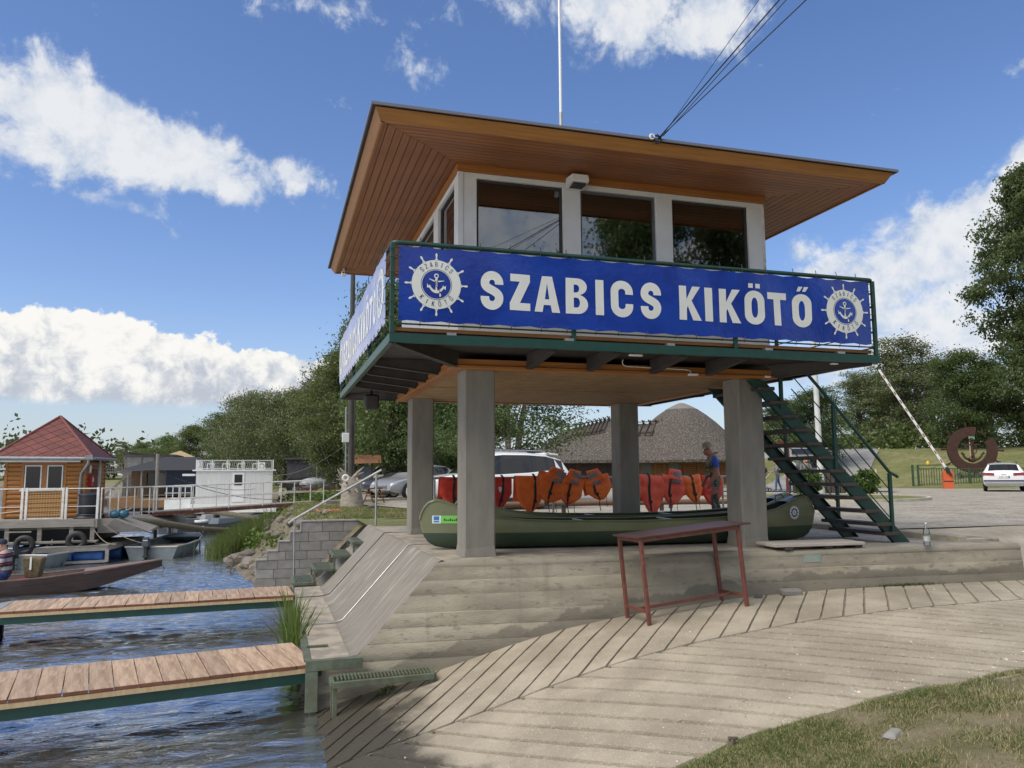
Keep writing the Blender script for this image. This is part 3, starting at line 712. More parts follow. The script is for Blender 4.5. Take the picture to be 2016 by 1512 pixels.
inn = MB(); inn.box(CX0+.14, CX1-.14, CYB-.16, CYB-.135, 2.72, 5.1); inn.box(CX0+.14, CX1-.14, CYF+.14, CYB-.17, 2.73, 2.75)
inn.build('interior_lining', mat('dim panelling', (.10,.06,.035), (.075,.045,.025), .8, 4), tower)
dk = MB(); dk.box(3.2, 6.6, 11.6, 12.3, 3.45, 3.5); dk.box(3.25, 3.3, 11.6, 12.3, 2.75, 3.45); dk.box(6.5, 6.55, 11.6, 12.3, 2.75, 3.45); dk.build('desk', M['under'], tower)
b = MB(); b.add([(5.98, 10.12, 4.05), (6.63, 10.14, 4.05), (6.62, 10.12, 4.24), (6.55, 10.11, 4.24)], [(0, 1, 2, 3)]); b.add([(5.98, 10.13, 4.05), (6.63, 10.15, 4.05), (6.62, 10.13, 4.24), (6.55, 10.12, 4.24)], [(3, 2, 1, 0)])
b.build('blue_panel', mat('blue panel', (.10,.27,.40), None, .5), tower)  # blue four-sided sheet upright behind the right window pane
# wooden frieze above the windows
for bx, mt in (((CX0-.03, CX1+.03, CYF-.03, CYF+.02, 5.102, 5.205), 'rimwood'), ((CX0-.03, CX1+.03, CYB-.02, CYB+.03, 5.102, 5.205), 'rimwood'), ((CX0-.03, CX0+.02, CYF+.022, CYB-.022, 5.102, 5.205), 'rimwood_y'), ((CX1-.02, CX1+.03, CYF+.022, CYB-.022, 5.102, 5.205), 'rimwood_y')):
    MB().box(*bx).build('frieze_board', M[mt], tower, bevel=.004)
# eaves: mitred boards, four sides
ZO, ZI = 5.125, 5.20; NB = 11
ox0, ox1, oy0, oy1 = RX0+.10, RX1-.10, RY0+.10, RY1-.10
ix0, ix1, iy0, iy1 = CX0-.032, CX1+.032, CYF-.032, CYB+.032
roof = MB()
ap = Vector((4.625, 12.29, 6.35)); e0 = [(RX0, RY0, 5.262), (RX1, RY0, 5.262), (RX1, RY1, 5.262), (RX0, RY1, 5.262)]
roof.add(e0+[tuple(ap)], [(0, 1, 4), (1, 2, 4), (2, 3, 4), (3, 0, 4)])
roof.add([(x, y, 5.247) for x, y, z in e0]+e0+[tuple(ap-Vector((0,0,.1)))], [(0, 1, 5, 4), (1, 2, 6, 5), (2, 3, 7, 6), (3, 0, 4, 7), (1, 0, 8), (2, 1, 8), (3, 2, 8), (0, 3, 8)])
roof_o = roof.build('roof', M['roofing'], tower)
def lerp(a, b, t): return a+(b-a)*t
for side in range(4):
    for k in range(NB):
        t0, t1 = (k+.045)/NB, (k+.955)/NB
        q = []
        for t in (t0, t1):
            x0, x1, y0, y1 = lerp(ox0, ix0, t), lerp(ox1, ix1, t), lerp(oy0, iy0, t), lerp(oy1, iy1, t); z = lerp(ZO, ZI, t); e = .004
            q.append({0: ((x0+e, y0, z), (x1-e, y0, z)), 1: ((x1, y0+e, z), (x1, y1-e, z)), 2: ((x1-e, y1, z), (x0+e, y1, z)), 3: ((x0, y1-e, z), (x0, y0+e, z))}[side])
        bt = [q[0][0], q[0][1], q[1][1], q[1][0]]
        MB().hexa(bt, [(x, y, z+.016) for x, y, z in bt]).build('soffit_board', M['soffit' if side % 2 == 0 else 'soffit_y'], tower if False else roof_o)
bk = MB(); z = .022
bk.add([(ox0, oy0, ZO+z), (ox1, oy0, ZO+z), (ox1, oy1, ZO+z), (ox0, oy1, ZO+z), (ix0, iy0, ZI+z), (ix1, iy0, ZI+z), (ix1, iy1, ZI+z), (ix0, iy1, ZI+z)], [(1, 0, 4, 5), (2, 1, 5, 6), (3, 2, 6, 7), (0, 3, 7, 4)])
bk.build('soffit_backing', M['under'], roof_o)
MB().box(ix0+.05, ix1-.05, iy0+.05, iy1-.05, ZI+.01, ZI+.03).build('cabin_ceiling', M['under'], roof_o)
# inclined fascia boards
for side in range(4):
    q = []
    for ins, z in ((.115, 5.113), (.035, 5.243)):
        x0, x1, y0, y1 = RX0+ins, RX1-ins, RY0+ins, RY1-ins
        q.append({0: ((x0, y0, z), (x1, y0, z)), 1: ((x1, y0, z), (x1, y1, z)), 2: ((x1, y1, z), (x0, y1, z)), 3: ((x0, y1, z), (x0, y0, z))}[side])
    n = {0: (0, .03, .012), 1: (-.03, 0, .012), 2: (0, -.03, .012), 3: (.03, 0, .012)}[side]
    a, b2, c, d = q[0][0], q[0][1], q[1][1], q[1][0]
    sft = lambda p: (p[0]+n[0], p[1]+n[1], p[2])
    MB().hexa([a, b2, sft(b2), sft(a)], [d, c, sft(c), sft(d)]).build('fascia', M['fascia'], roof_o)
ed = MB()
for (x, y), (x2, y2) in (((RX0-.012, RY0-.012), (RX1+.012, RY0-.012)), ((RX1+.012, RY0-.012), (RX1+.012, RY1+.012)), ((RX1+.012, RY1+.012), (RX0-.012, RY1+.012)), ((RX0-.012, RY1+.012), (RX0-.012, RY0-.012))):
    ed.bar((x, y, 5.262), (x2, y2, 5.262), .014, .034)
ed.build('eave_flashing', M['roofmetal'], roof_o)
# shingle courses seen edge-on along the eaves
shg = MB(); random.seed(4)
for i in range(46):
    x = RX0+.05+i*.157; shg.box(x, x+.15, RY0+.0, RY0+.25, 5.264, 5.274+random.uniform(0, .009))
shg.build('shingle_tabs', M['roofing'], roof_o, kind='stuff')
# conduit and junction boxes under the front rim
cd = MB(); cd.tube([(4.57, 9.80, 2.62), (4.57, 9.815, 2.56), (4.62, 9.82, 2.53), (5.55, 9.82, 2.515), (5.62, 9.82, 2.50), (5.64, 9.82, 2.46)], .008, 6); cd.build('conduit', M['white'], tower, smooth=60)
for bx in ((5.58, 5.72, 9.76, 9.83, 2.43, 2.46), (4.27, 4.45, 8.93, 8.99, 2.535, 2.56), (7.33, 7.43, 8.95, 9.02, 2.54, 2.56), (6.84, 6.93, 9.79, 9.83, 2.44, 2.47)):
    MB().box(*bx).build('junction_box', M['white'], tower, bevel=.008)

# ---- floodlight, camera, speaker, antenna, cables
t = thing('floodlight', 'white wedge-shaped wall floodlight above the tower window', 'floodlight', (3.9, 9.86, 5.04))
b = MB(); b.hexa([(3.78, 9.60, 5.03), (4.04, 9.60, 5.03), (4.04, 9.86, 4.99), (3.78, 9.86, 4.99)], [(3.79, 9.60, 5.13), (4.03, 9.60, 5.13), (4.03, 9.86, 5.15), (3.79, 9.86, 5.15)]); b.build('housing', M['white'], t, bevel=.01)
MB().box(3.82, 4.0, 9.63, 9.80, 4.99, 5.018).build('lens', M['under'], t)
t = thing('security_camera', 'small white security camera under the far left corner of the eaves', 'camera', (1.25, 15.6, 5.12))
MB().box(1.19, 1.28, 15.45, 15.66, 5.0, 5.08).build('camera_body', M['white'], t, bevel=.015)
b = MB(); b.tube([(1.21, 15.448, 5.04), (1.21, 15.44, 5.04)], .016, 10); b.tube([(1.26, 15.448, 5.04), (1.26, 15.44, 5.04)], .016, 10); b.build('lens', M['black'], t)
MB().box(1.22, 1.25, 15.5, 15.58, 5.08, 5.135).build('bracket', M['white'], t)
t = thing('loudspeaker', 'black box loudspeaker hanging under the balcony beside the left pillar', 'loudspeaker', (1.72, 14.6, 2.5))
MB().box(1.58, 1.84, 14.5, 14.75, 2.27, 2.54).build('cabinet', M['black'], t, bevel=.03); MB().box(1.61, 1.81, 14.488, 14.499, 2.30, 2.51).build('grille', M['under'], t)
MB().bar((1.71, 14.62, 2.53), (1.71, 14.62, 2.66), .05, .03).build('hanger', M['black'], t)
t = thing('antenna_mast', 'thin white antenna mast rising from the tower roof', 'antenna', (4.65, 12.29, 6.2))
MB().tube([(4.65, 12.29, 6.2), (4.65, 12.29, 8.25), (4.645, 12.29, 10.3)], [.028, .026, .024], 8).build('lower_tube', mat('white fibreglass', (.75,.75,.75), None, .4), t, smooth=60)
MB().tube([(4.645, 12.29, 10.3), (4.64, 12.29, 13.5)], [.014, .006], 6).build('whip', M['whitemetal'], t, smooth=60)
MB().tube([(4.65, 12.29, 6.2), (4.65, 12.29, 7.35)], .036, 8).build('base_sleeve', M['steel'], t, smooth=60)
def sag(p0, p1, s, n=24):
    p0, p1 = Vector(p0), Vector(p1); return [p0.lerp(p1, i/n)+Vector((0, 0, -s*4*(i/n)*(1-i/n))) for i in range(n+1)]
A = Vector((4.56, 8.56, 5.28))
cab = thing('power_cables', 'bundle of black overhead cables tied to the front eave of the tower', 'cables', A)
for i, (e, s, r) in enumerate((((3.86, -17.4, 7.95), .05, .0075), ((5.6, -17.4, 8.2), .30, .006), ((1.8, -17.4, 8.06), .02, .0035), ((4.1, -17.4, 8.0), .10, .0045))):
    MB().tube(sag(A+Vector((.02*i, 0, .01*i)), e, s), r, 6).build('cable', M['black'], cab, smooth=60)
b = MB()
random.seed(2)
for k in range(9):
    a0 = random.uniform(0, 6.28); pts = []
    for q in range(9):
        tt = q/8*5.5; pts.append((A.x-.03+.075*math.cos(a0+tt)*(.5+.5*random.random()), A.y+.0+.02*random.uniform(-1, 1), A.z-.02+.07*math.sin(a0+tt)*(.4+.6*random.random())))
    b.tube(pts, .0045, 5)
b.tube([(A.x, A.y+.1, A.z-.02), A, (A.x+.05, A.y-.02, A.z+.05)], .012, 6)
b.build('cable_tangle', M['black'], cab, smooth=60)
MB().torus((A.x-.10, A.y-.01, A.z-.0), .03, .01).build('insulator', M['white'], cab, smooth=60)

# ---- steel staircase
st = thing('steel_staircase', 'dark green steel staircase with brown treads climbing to the balcony', 'staircase', (8.0, 10.4, 0))
SY0, SY1 = 9.85, 11.0
def sx(z): return 8.79-(z-.28)/1.03
for y in (SY0, SY1):
    b = MB(); d = Vector((-1, 0, 1.03)).normalized(); nrm = Vector((1.03, 0, 1)).normalized()
    p0 = Vector((sx(-.02)+.06, y, 0)); p1 = Vector((sx(2.34), y, 2.36))
    b.add([(9.02, y, 0), (9.30, y, 0), (sx(2.40)+.12, y, 2.40), (sx(2.40)-.14, y, 2.40), (9.02, y+.012, 0), (9.30, y+.012, 0), (sx(2.40)+.12, y+.012, 2.40), (sx(2.40)-.14, y+.012, 2.40)], [(0, 1, 2, 3), (7, 6, 5, 4), (0, 4, 5, 1), (1, 5, 6, 2), (2, 6, 7, 3), (3, 7, 4, 0)])
    yy = y+.012 if y == SY0 else y-.05
    for (a, c) in (((9.02, 0), (sx(2.40)-.14, 2.40)), ((9.30, 0), (sx(2.40)+.12, 2.40))):
        b.bar((a[0], yy+.025, a[1]), (c[0], yy+.025, c[1]), .05, .009)
    b.build('stringer', M['green'], st)
zt = [.14]+[.28+.2*k for k in range(11)]
for z in zt:
    x = sx(z)+.0
    MB().box(x-.13, x+.13, SY0-.07, SY1+.06, z-.026, z+.026).build('tread', M['dark'], st, bevel=.006)
def up(x0, z0, h): return (x0, h)
for y in (SY0-.01, SY1+.02):
    for x, z0, z1 in ((8.98, .12, 1.04), (8.02, 1.10, 2.07), (7.12, 2.0, 2.66)):
        MB().box(x-.024, x+.024, y-.024, y+.024, z0, z1).build('rail_post', M['green'], st, bevel=.003)
    hr = [(9.13, y, .985), (9.11, y, 1.0), (8.98, y, 1.06), (8.02, y, 2.09), (7.45, y, 2.66)]
    MB().tube(hr, .024, 8).build('handrail', M['green'], st, smooth=50)
    for k in (1, 2, 3):
        o = .22*k-.02
        MB().tube([(8.98, y, .14+o), (7.3-.0, y, .14+o+(8.98-7.3)*1.03)], .0085, 6).build('rail_bar', M['green'], st, smooth=50)
# ================================================================== BANNERS (lettering built as flat print on the cloth)
def stroke(pts, w):
    L, Rr = [], []
    for i, p in enumerate(pts):
        a = Vector(pts[max(i-1, 0)]); c = Vector(pts[min(i+1, len(pts)-1)]); d = (c-a).normalized(); n = Vector((-d.y, d.x))*w/2
        L.append((p[0]+n.x, p[1]+n.y)); Rr.append((p[0]-n.x, p[1]-n.y))
    return L+Rr[::-1]
def arc(cx, cy, rx, ry, a0, a1, n=12): return [(cx+rx*math.cos(R(a0+(a1-a0)*i/n)), cy+ry*math.sin(R(a0+(a1-a0)*i/n))) for i in range(n+1)]
def bez(p0, p1, p2, p3, n=12):
    o = []
    for i in range(n+1):
        t = i/n; u = 1-t; o.append(tuple(u**3*p0[k]+3*u*u*t*p1[k]+3*u*t*t*p2[k]+t**3*p3[k] for k in (0, 1)))
    return o
def rrect(x0, x1, y0, y1, rx, ry, n=8):
    return arc(x1-rx, y1-ry, rx, ry, 0, 90, n)+arc(x0+rx, y1-ry, rx, ry, 90, 180, n)+arc(x0+rx, y0+ry, rx, ry, 180, 270, n)+arc(x1-rx, y0+ry, rx, ry, 270, 360, n)
def glyph(ch, W, s):
    """shapes as lists of rings in a box W wide and 1 high; s = stroke width"""
    h = s/2; v = s*.88
    if ch == 'S':
        xl_, xr = h, W-h; xm = W/2; yt, yb = 1-v/2+.012, v/2-.012; r = W/2-h
        p = [(xr, .665)]+arc(xm, .70, r, yt-.70, 0, 180, 14)+bez((xl_, .69), (xl_, .50), (xr, .52), (xr, .30), 16)[1:]+arc(xm, .295, r, .295-yb, 0, -180, 14)[1:]+[(xl_, .335)]
        return [[stroke(p, s)]]
    if ch == 'C':
        xl_, xr = h, W-h; xm = W/2; yt, yb = 1-v/2+.012, v/2-.012; r = W/2-h
        p = [(xr, .635)]+arc(xm, .70, r, yt-.70, 0, 180, 14)+arc(xm, .30, r, .30-yb, 180, 360, 14)+[(xr, .365)]
        return [[stroke(p, s)]]
    if ch in 'OÖŐ':
        o = [[rrect(0, W, -.012, 1.012, W/2, .30, 10), rrect(s, W-s, v*.95, 1-v*.95, W/2-s, .22, 8)]]
        if ch == 'Ö': o += [[[(W*.5-.20, 1.09), (W*.5-.045, 1.09), (W*.5-.045, 1.225), (W*.5-.20, 1.225)]], [[(W*.5+.045, 1.09), (W*.5+.20, 1.09), (W*.5+.20, 1.225), (W*.5+.045, 1.225)]]]
        if ch == 'Ő': o += [[[(W*.5-.17, 1.09), (W*.5-.06, 1.09), (W*.5+.05, 1.24), (W*.5-.10, 1.24)]], [[(W*.5+.03, 1.09), (W*.5+.14, 1.09), (W*.5+.25, 1.24), (W*.5+.10, 1.24)]]]
        return o
    if ch == 'Z': return [[[(0, 0), (W, 0), (W, v), (s*1.22, v), (W, 1-v*.95), (W, 1), (.02, 1), (.02, 1-v), (W-s*1.25, 1-v), (0, v*.95)]]]
    if ch == 'A':
        c = W/2; t = s*.62
        return [[[(0, 0), (s*.98, 0), (s*.98+.04, .2), (W-s*.98-.04, .2), (W-s*.98, 0), (W, 0), (c+t, 1), (c-t, 1)], [(s*.98+.075, .36), (c, .80), (W-s*.98-.075, .36)]]]
    if ch == 'B':
        out = [(0, 0)]+arc(W-.30, .27, .30, .27, -90, 75, 12)+arc(W-.31, .765, .28, .235, -75, 90, 12)+[(0, 1)]
        h1 = [(s, v*.86)]+arc(W-s-.09, (.455+v*.86)/2, .09, (.455-v*.86)/2, -90, 90, 8)+[(s, .455)]
        h2 = [(s, .60)]+arc(W-s-.11, (.60+1-v*.86)/2, .09, (1-v*.86-.60)/2, -90, 90, 8)+[(s, 1-v*.86)]
        return [[out, h1, h2]]
    if ch == 'I': return [[[(0, 0), (W, 0), (W, 1), (0, 1)]]]
    if ch == 'T': c = W/2; return [[[(c-h, 0), (c+h, 0), (c+h, 1-v), (W, 1-v), (W, 1), (0, 1), (0, 1-v), (c-h, 1-v)]]]
    if ch == 'K': return [[[(0, 0), (s, 0), (s, .33), (s+.035, .415), (W-s*1.2, 0), (W, 0), (s+.165, .575), (W-.015, 1), (W-s*1.18, 1), (s, .61), (s, 1), (0, 1)]]]
    return []
M['banner'] = mat('blue vinyl banner', (.006,.040,.29), (.003,.024,.215), .20, 1.2, spec=.5, bump=.35, bscale=2.6, bdist=.03, detail=4)
for q in ('banner',):
    b = M[q].node_tree.nodes['Principled BSDF']; b.inputs['Sheen Weight'].default_value = .9; b.inputs['Sheen Roughness'].default_value = .35; b.inputs['Sheen Tint'].default_value = (.85, .88, 1, 1)
M['print'] = mat('white banner print', (.62,.63,.60), (.58,.59,.57), .36, 2, spec=.6)
M['printlogo'] = mat('grey white banner print', (.60,.62,.58), None, .36, spec=.6)
M['navyprint'] = mat('navy print', (.012,.02,.07), None, .4, spec=.6)
BL, BH = 6.56, .90
WORDS = list(zip('SZABICSKIKÖTŐ', [(2.29,2.57),(2.65,2.91),(2.965,3.295),(3.37,3.66),(3.76,3.87),(3.965,4.27),(4.375,4.655),(4.91,5.23),(5.285,5.40),(5.50,5.82),(5.88,6.185),(6.235,6.53),(6.62,6.925)]))
def anchor_shapes():
    """white anchor in a unit circle"""
    S = []
    S.append([arc(0, .60, .17, .17, 0, 360, 20)[:-1], arc(0, .60, .09, .09, 0, 360, 16)[:-1]])
    S.append([[(-.07, .44), (.07, .44), (.09, .28), (.055, .24), (.05, -.45), (-.075, -.45), (-.06, .24), (-.10, .28)]])
    S.append([[(-.12, .27), (-.52, .40), (-.50, .34), (-.12, .16)]]); S.append([[(.11, .27), (.54, .30), (.54, .26), (.11, .16)]])
    lo = arc(0, .18, .60, .80, 204, 336, 24); up = arc(0, .27, .52, .69, 334, 206, 24)
    S.append([lo+up])
    S.append([[(-.66, .05), (-.48, -.24), (-.66, -.26)]]); S.append([[(.66, -.06), (.46, -.22), (.64, -.36)]])
    S.append([[(.20, -.62), (.31, -.62), (.31, -.84), (.20, -.84)]])
    return S
def banner(name, label, fn_of, parent_loc, tie_edges):
    t = thing(name, label, 'banner', parent_loc, 0, 'printed harbour banners on the balcony railing')
    def surf(d):
        def f(u, v):
            bow = .010*math.sin(u*2.1+.4)*math.sin(PI*v/BH)+.006*math.sin(u*5.3+v*3)
            return fn_of(u, v, d+bow)
        return f
    b = MB(); nu, nv = 66, 10; f0, f1 = surf(0), surf(-.004)
    ed = lambda u: .020*math.sin(u*PI/.36+.4)**2
    b.grid([[f0(BL*i/nu, ed(BL*i/nu)+(BH-2*ed(BL*i/nu))*j/nv) for i in range(nu+1)] for j in range(nv+1)])
    b.grid([[f1(BL*i/nu, ed(BL*i/nu)+(BH-2*ed(BL*i/nu))*j/nv) for i in range(nu+1)] for j in range(nv+1)][::-1])
    b.build('vinyl_sheet', M['banner'], t, smooth=60)
    fp = surf(.004); fl = surf(.0055); fl2 = surf(.007)
    for ch, (x0, x1) in WORDS:
        W = (x1-x0)/.445; s = .235 if ch != 'I' else .25
        b = MB()
        for rings in glyph(ch, W, s):
            dense = []
            for r in rings:
                q = []
                for i in range(len(r)):
                    a, c = r[i], r[(i+1) % len(r)]; n = max(1, int(math.hypot(c[0]-a[0], c[1]-a[1])/.35))
                    q += [(a[0]+(c[0]-a[0])*k/n, a[1]+(c[1]-a[1])*k/n) for k in range(n)]
                dense.append(q)
            b.poly(dense, lambda u, v: fp(x0-1.32+u*.445, .205+v*.445))
        b.build('letter', M['print'], t)
    for (uc, vc, r) in ((.44, .455, .292), (6.135, .455, .300)):
        def P(k, f=fp): return lambda u, v: f(uc+u*k, vc+v*k)
        def annulus(b, r0, r1, f, n=48, m=4):
            b.grid([[f(q*math.cos(2*PI*i/n), q*math.sin(2*PI*i/n)) for i in range(n)] for q in [r0+(r1-r0)*j/m for j in range(m+1)]][::-1], closed=True)
        b = MB(); annulus(b, .635, 1.0, P(r)); b.build('wheel_ring', M['printlogo'], t)
        b = MB(); annulus(b, .585, .61, P(r, fl), m=1); b.build('ring_line', M['print'], t)
        for k in range(12):
            b = MB(); a = 90+30*k; ca, sa = math.cos(R(a)), math.sin(R(a)); q = lambda x, y: (x*ca-y*sa, x*sa+y*ca)
            b.poly([[q(1.01, -.06), q(1.045, -.06), q(1.05, -.025), q(1.13, -.028), q(1.20, -.046), q(1.27, -.03), q(1.285, 0), q(1.27, .03), q(1.20, .046), q(1.13, .028), q(1.05, .025), q(1.045, .06), q(1.01, .06)]], P(r)); b.build('wheel_handle', M['print'], t)
        b = MB(); ri = .58
        for i, rings in enumerate(anchor_shapes()): b.poly(rings, P(r*ri, surf(.004+.0004*i)))
        b.build('anchor_emblem', M['print'], t)
        ch = MB()
        for k in range(17):
            s_ = k/16; y = .62-1.2*s_; x = .06+.13*math.sin(s_*7.6+.9)*(1 if s_ < .75 else 1)+(.22*(s_-.7) if s_ > .7 else 0)
            ang = 50*math.cos(s_*7.6+.9); ca, sa = math.cos(R(ang)), math.sin(R(ang))
            ch.poly([[(x+ca*a-sa*c, y+sa*a+ca*c) for a, c in ((-.055, -.016), (.055, -.016), (.055, .016), (-.055, .016))]], P(r*ri, surf(.009)))
        ch.build('anchor_chain', M['navyprint'], t)
        for word, a0, a1, up in (('SZABICS', 136, 44, True), ('KIKÖTŐ', 222, 318, False)):
            for i, c in enumerate(word):
                b = MB(); a = a0+(a1-a0)*i/(len(word)-1); W = .52 if c not in 'I' else .12; hh = .20
                rr_ = .725 if up else .90
                for rings in glyph(c, W, .10):
                    def G(u, v, a=a, W=W):
                        uu, vv = (u-W/2)*hh, v*hh
                        if up: ca, sa = math.cos(R(a-90)), math.sin(R(a-90)); x, y = uu, rr_+vv
                        else: ca, sa = math.cos(R(a+90)), math.sin(R(a+90)); x, y = uu, -(rr_-vv)
                        return P(r, fl2)(x*ca-y*sa, x*sa+y*ca)
                    b.poly(rings, G)
                b.build('ring_letter', M['navyprint'], t)
    ti = MB()
    for u in np.arange(.25, BL, .36):
        j = random.uniform(-.04, .04)
        ti.tube([fn_of(u+j, BH-.02, .012), fn_of(u+j, BH+.03, .02), fn_of(u+j, BH+.10, .004)], .005, 5)
        ti.tube([fn_of(u+j+.012, .03, .012), fn_of(u+j, .0, .02), fn_of(u+j, -.045, .0)], .005, 5)
    for v in (.06, .24, .43, .58, .76, .86):
        ti.tube([fn_of(.03, v, .012), fn_of(-.05, v+.01, .0), fn_of(-.105, v, -.03)], .005, 5)
        ti.tube([fn_of(BL-.03, v, .012), fn_of(BL+.06, v+.01, -.01), fn_of(BL+.10, v, -.03)], .005, 5)
    ti.build('cord_ties', M['black'], t, kind='stuff')
    return t
banner('banner', 'wide blue banner reading SZABICS KIKÖTŐ on the front railing', lambda u, v, d: (1.32+u, 8.815-d, 2.80+v), (4.6, 8.815, 2.80), None)
banner('banner', 'blue banner on the left side railing seen edge-on with pale sheen', lambda u, v, d: (1.20-d, 15.58-u, 2.80+v), (1.2, 12.3, 2.80), None)
# ================================================================== ON AND ROUND THE PLATFORM
# ---- canoes
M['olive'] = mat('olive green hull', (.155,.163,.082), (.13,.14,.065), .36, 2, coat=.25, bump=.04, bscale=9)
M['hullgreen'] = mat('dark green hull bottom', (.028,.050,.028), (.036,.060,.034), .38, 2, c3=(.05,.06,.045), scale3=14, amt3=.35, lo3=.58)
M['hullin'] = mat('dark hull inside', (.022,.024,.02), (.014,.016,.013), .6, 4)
M['seat'] = mat('pale grey seat', (.55,.56,.56), None, .4)
def canoe(name, label, p0, p1, stickers):
    p0, p1 = Vector(p0), Vector(p1); L = (p1-p0).length
    t = thing(name, label, 'canoe', (*((p0+p1)/2)[:2], 0.0), math.atan2(p1.y-p0.y, p1.x-p0.x), 'green canoes lying on the platform')
    S_ = [0, .02, .06, .12, .22, .35, .55, .8, 1.1, 1.5, 2.0, 2.5]
    def prm(s):
        return (np.interp(s, [0, .03, .1, .2, .35, .6, 1], [.40, .24, .12, .05, .02, .006, .004]), np.interp(s, [0, .03, .10, .2, .3, .45, .8, 1.2, 1.8, 3.1], [.42, .54, .64, .69, .69, .62, .50, .43, .39, .37]),
                np.interp(s, [0, .05, .15, .3, .6, 1.0, 1.5, 3.1], [.008, .022, .05, .10, .20, .30, .37, .41]))
    xs_ = [-L/2+s for s in S_]+[0]+[L/2-s for s in S_[::-1]]
    out = MB(); rows_o, rows_i = [], []
    A_ = np.linspace(0, 1, 13)
    for x in xs_:
        s = L/2-abs(x); zk, zs, bm_ = prm(s); ro, ri = [], []
        half = []
        for a in A_:
            th = a*PI/2; y = bm_*max(0.0, math.sin(th))**.62*(1-.05*a**6); z = zk+(zs-zk)*(1-max(0.0, math.cos(th))**.8) if a < 1 else zs
            half.append((y, z))
        ro = [(x, -y, z) for y, z in half[::-1]]+[(x, y, z) for y, z in half[1:]]
        rows_o.append(ro); rows_i.append([(x, y*(1-.012/max(bm_, .02)) if bm_ > .03 else y*.5, z+.012*(1-abs(i-12)/12)) for i, (x, y, z) in enumerate(ro)])
    n = len(rows_o[0])
    for i in range(len(rows_o)-1):
        for k in range(n-1):
            q = [rows_o[i][k], rows_o[i+1][k], rows_o[i+1][k+1], rows_o[i][k+1]]
    # upper and lower halves cut at the paint line
    out.grid(rows_o)
    h = out.build('hull', [M['olive'], M['hullgreen']], t, smooth=45, local=True)
    b2 = bmesh.new(); b2.from_mesh(h.data); zc_ = .235-h.location.z
    bmesh.ops.bisect_plane(b2, geom=b2.verts[:]+b2.edges[:]+b2.faces[:], plane_co=(0, 0, zc_), plane_no=(0, 0, 1))
    for f in b2.faces: f.material_index = 1 if f.calc_center_median().z < zc_ else 0
    b2.to_mesh(h.data); b2.free()
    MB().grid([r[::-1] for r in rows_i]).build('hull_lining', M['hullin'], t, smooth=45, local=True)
    for sg in (0, -1):
        MB().tube([(r[sg][0], r[sg][1]*1.02, r[sg][2]+.004) for r in rows_o], .014, 6).build('gunwale', M['olive'], t, smooth=50, local=True)
    for e in (-1, 1):
        d = MB(); rr = [r for r in rows_o if r[0][0]*e > L/2-.62]
        d.grid([[(r[0][0], r[0][1]*(1-2*k/4)*.97, r[0][2]+.012+.02*math.sin(PI*k/4)) for k in range(5)] for r in rr]); d.build('end_deck', M['olive'], t, smooth=45, local=True)
    for x in (-L*.27, -.2, L*.24):
        s = L/2-abs(x); zk, zs, bm_ = prm(s); b = MB(); b.box(x-.11, x+.11, -bm_*.86, bm_*.86, zs-.09, zs-.065); b.box(x-.11, x-.09, -bm_*.8, bm_*.8, zs-.14, zs-.09)
        b.build('seat', M['seat'], t, local=True, bevel=.006)
    for x in (-L*.12, L*.1):
        s = L/2-abs(x); zk, zs, bm_ = prm(s)
        MB().bar((x, -bm_*.93, zs-.006), (x, bm_*.93, zs-.006), .05, .014).build('thwart', M['seat'], t, local=True)
    if stickers:
        def on_hull(x, z):
            s = L/2-abs(x); zk, zs, bm_ = prm(s); f = 1-min(max((z-zk)/(zs-zk), 0), .999); th = math.acos(f**(1/.8)); return -(bm_*math.sin(th)**.62*(1-.05*(th/PI*2)**6))-.006
        def dec(nm, mtl, x0, x1, z0, z1, lift=0, circ=None):
            b = MB(); nn = 8
            if circ: b.poly(circ, lambda u, v: (u, on_hull(u, v)-lift, v))
            else: b.grid([[(x0+(x1-x0)*i/nn, on_hull(x0+(x1-x0)*i/nn, z0+(z1-z0)*j/4)-lift, z0+(z1-z0)*j/4) for i in range(nn+1)] for j in range(5)])
            return b.build(nm, mtl, t, smooth=60, local=True)
        x0 = -L/2
        dec('sticker', mat('lime sticker', (.16,.50,.08), None, .4), x0+.17, x0+.75, .37, .48)
        dec('sticker_panel', mat('white sticker', (.6,.7,.72), None, .4), x0+.17, x0+.29, .37, .48, .002)
        dec('sticker_icon', mat('blue sticker', (.02,.16,.42), None, .4), x0+.19, x0+.265, .415, .47, .004); dec('sticker_icon', mat('blue sticker', (.02,.16,.42), None, .4), x0+.19, x0+.265, .385, .405, .004)
        ink = mat('sticker ink', (.02,.05,.02), None, .5)
        for k in range(9): dec('sticker_mark', ink, x0+.33+k*.027, x0+.35+k*.027, .405, .425+.014*(k % 3 == 0), .002)
        cx, cz = L/2-.44, .44
        C2 = lambda r0, a=28: arc(cx, cz, r0, r0*1.0, 0, 360, a)[:-1]
        dec('round_sticker', mat('white round sticker', (.68,.70,.70), None, .4), 0, 0, 0, 0, .004, [C2(.105)])
        nv = M['navyprint']
        dec('sticker_ring', nv, 0, 0, 0, 0, .006, [C2(.066), C2(.044)]); dec('sticker_rim', nv, 0, 0, 0, 0, .006, [C2(.100), C2(.096)])
        for k in range(10):
            a = 36*k; ca, sa = math.cos(R(a)), math.sin(R(a)); dec('sticker_spoke', nv, 0, 0, 0, 0, .006, [[(cx+ca*u-sa*v, cz+sa*u+ca*v) for u, v in ((.064, -.006), (.08, -.006), (.08, .006), (.064, .006))]])
        for rings in anchor_shapes(): dec('sticker_anchor', nv, 0, 0, 0, 0, .007, [[(cx+u*.032, cz+v*.032) for u, v in r] for r in rings])
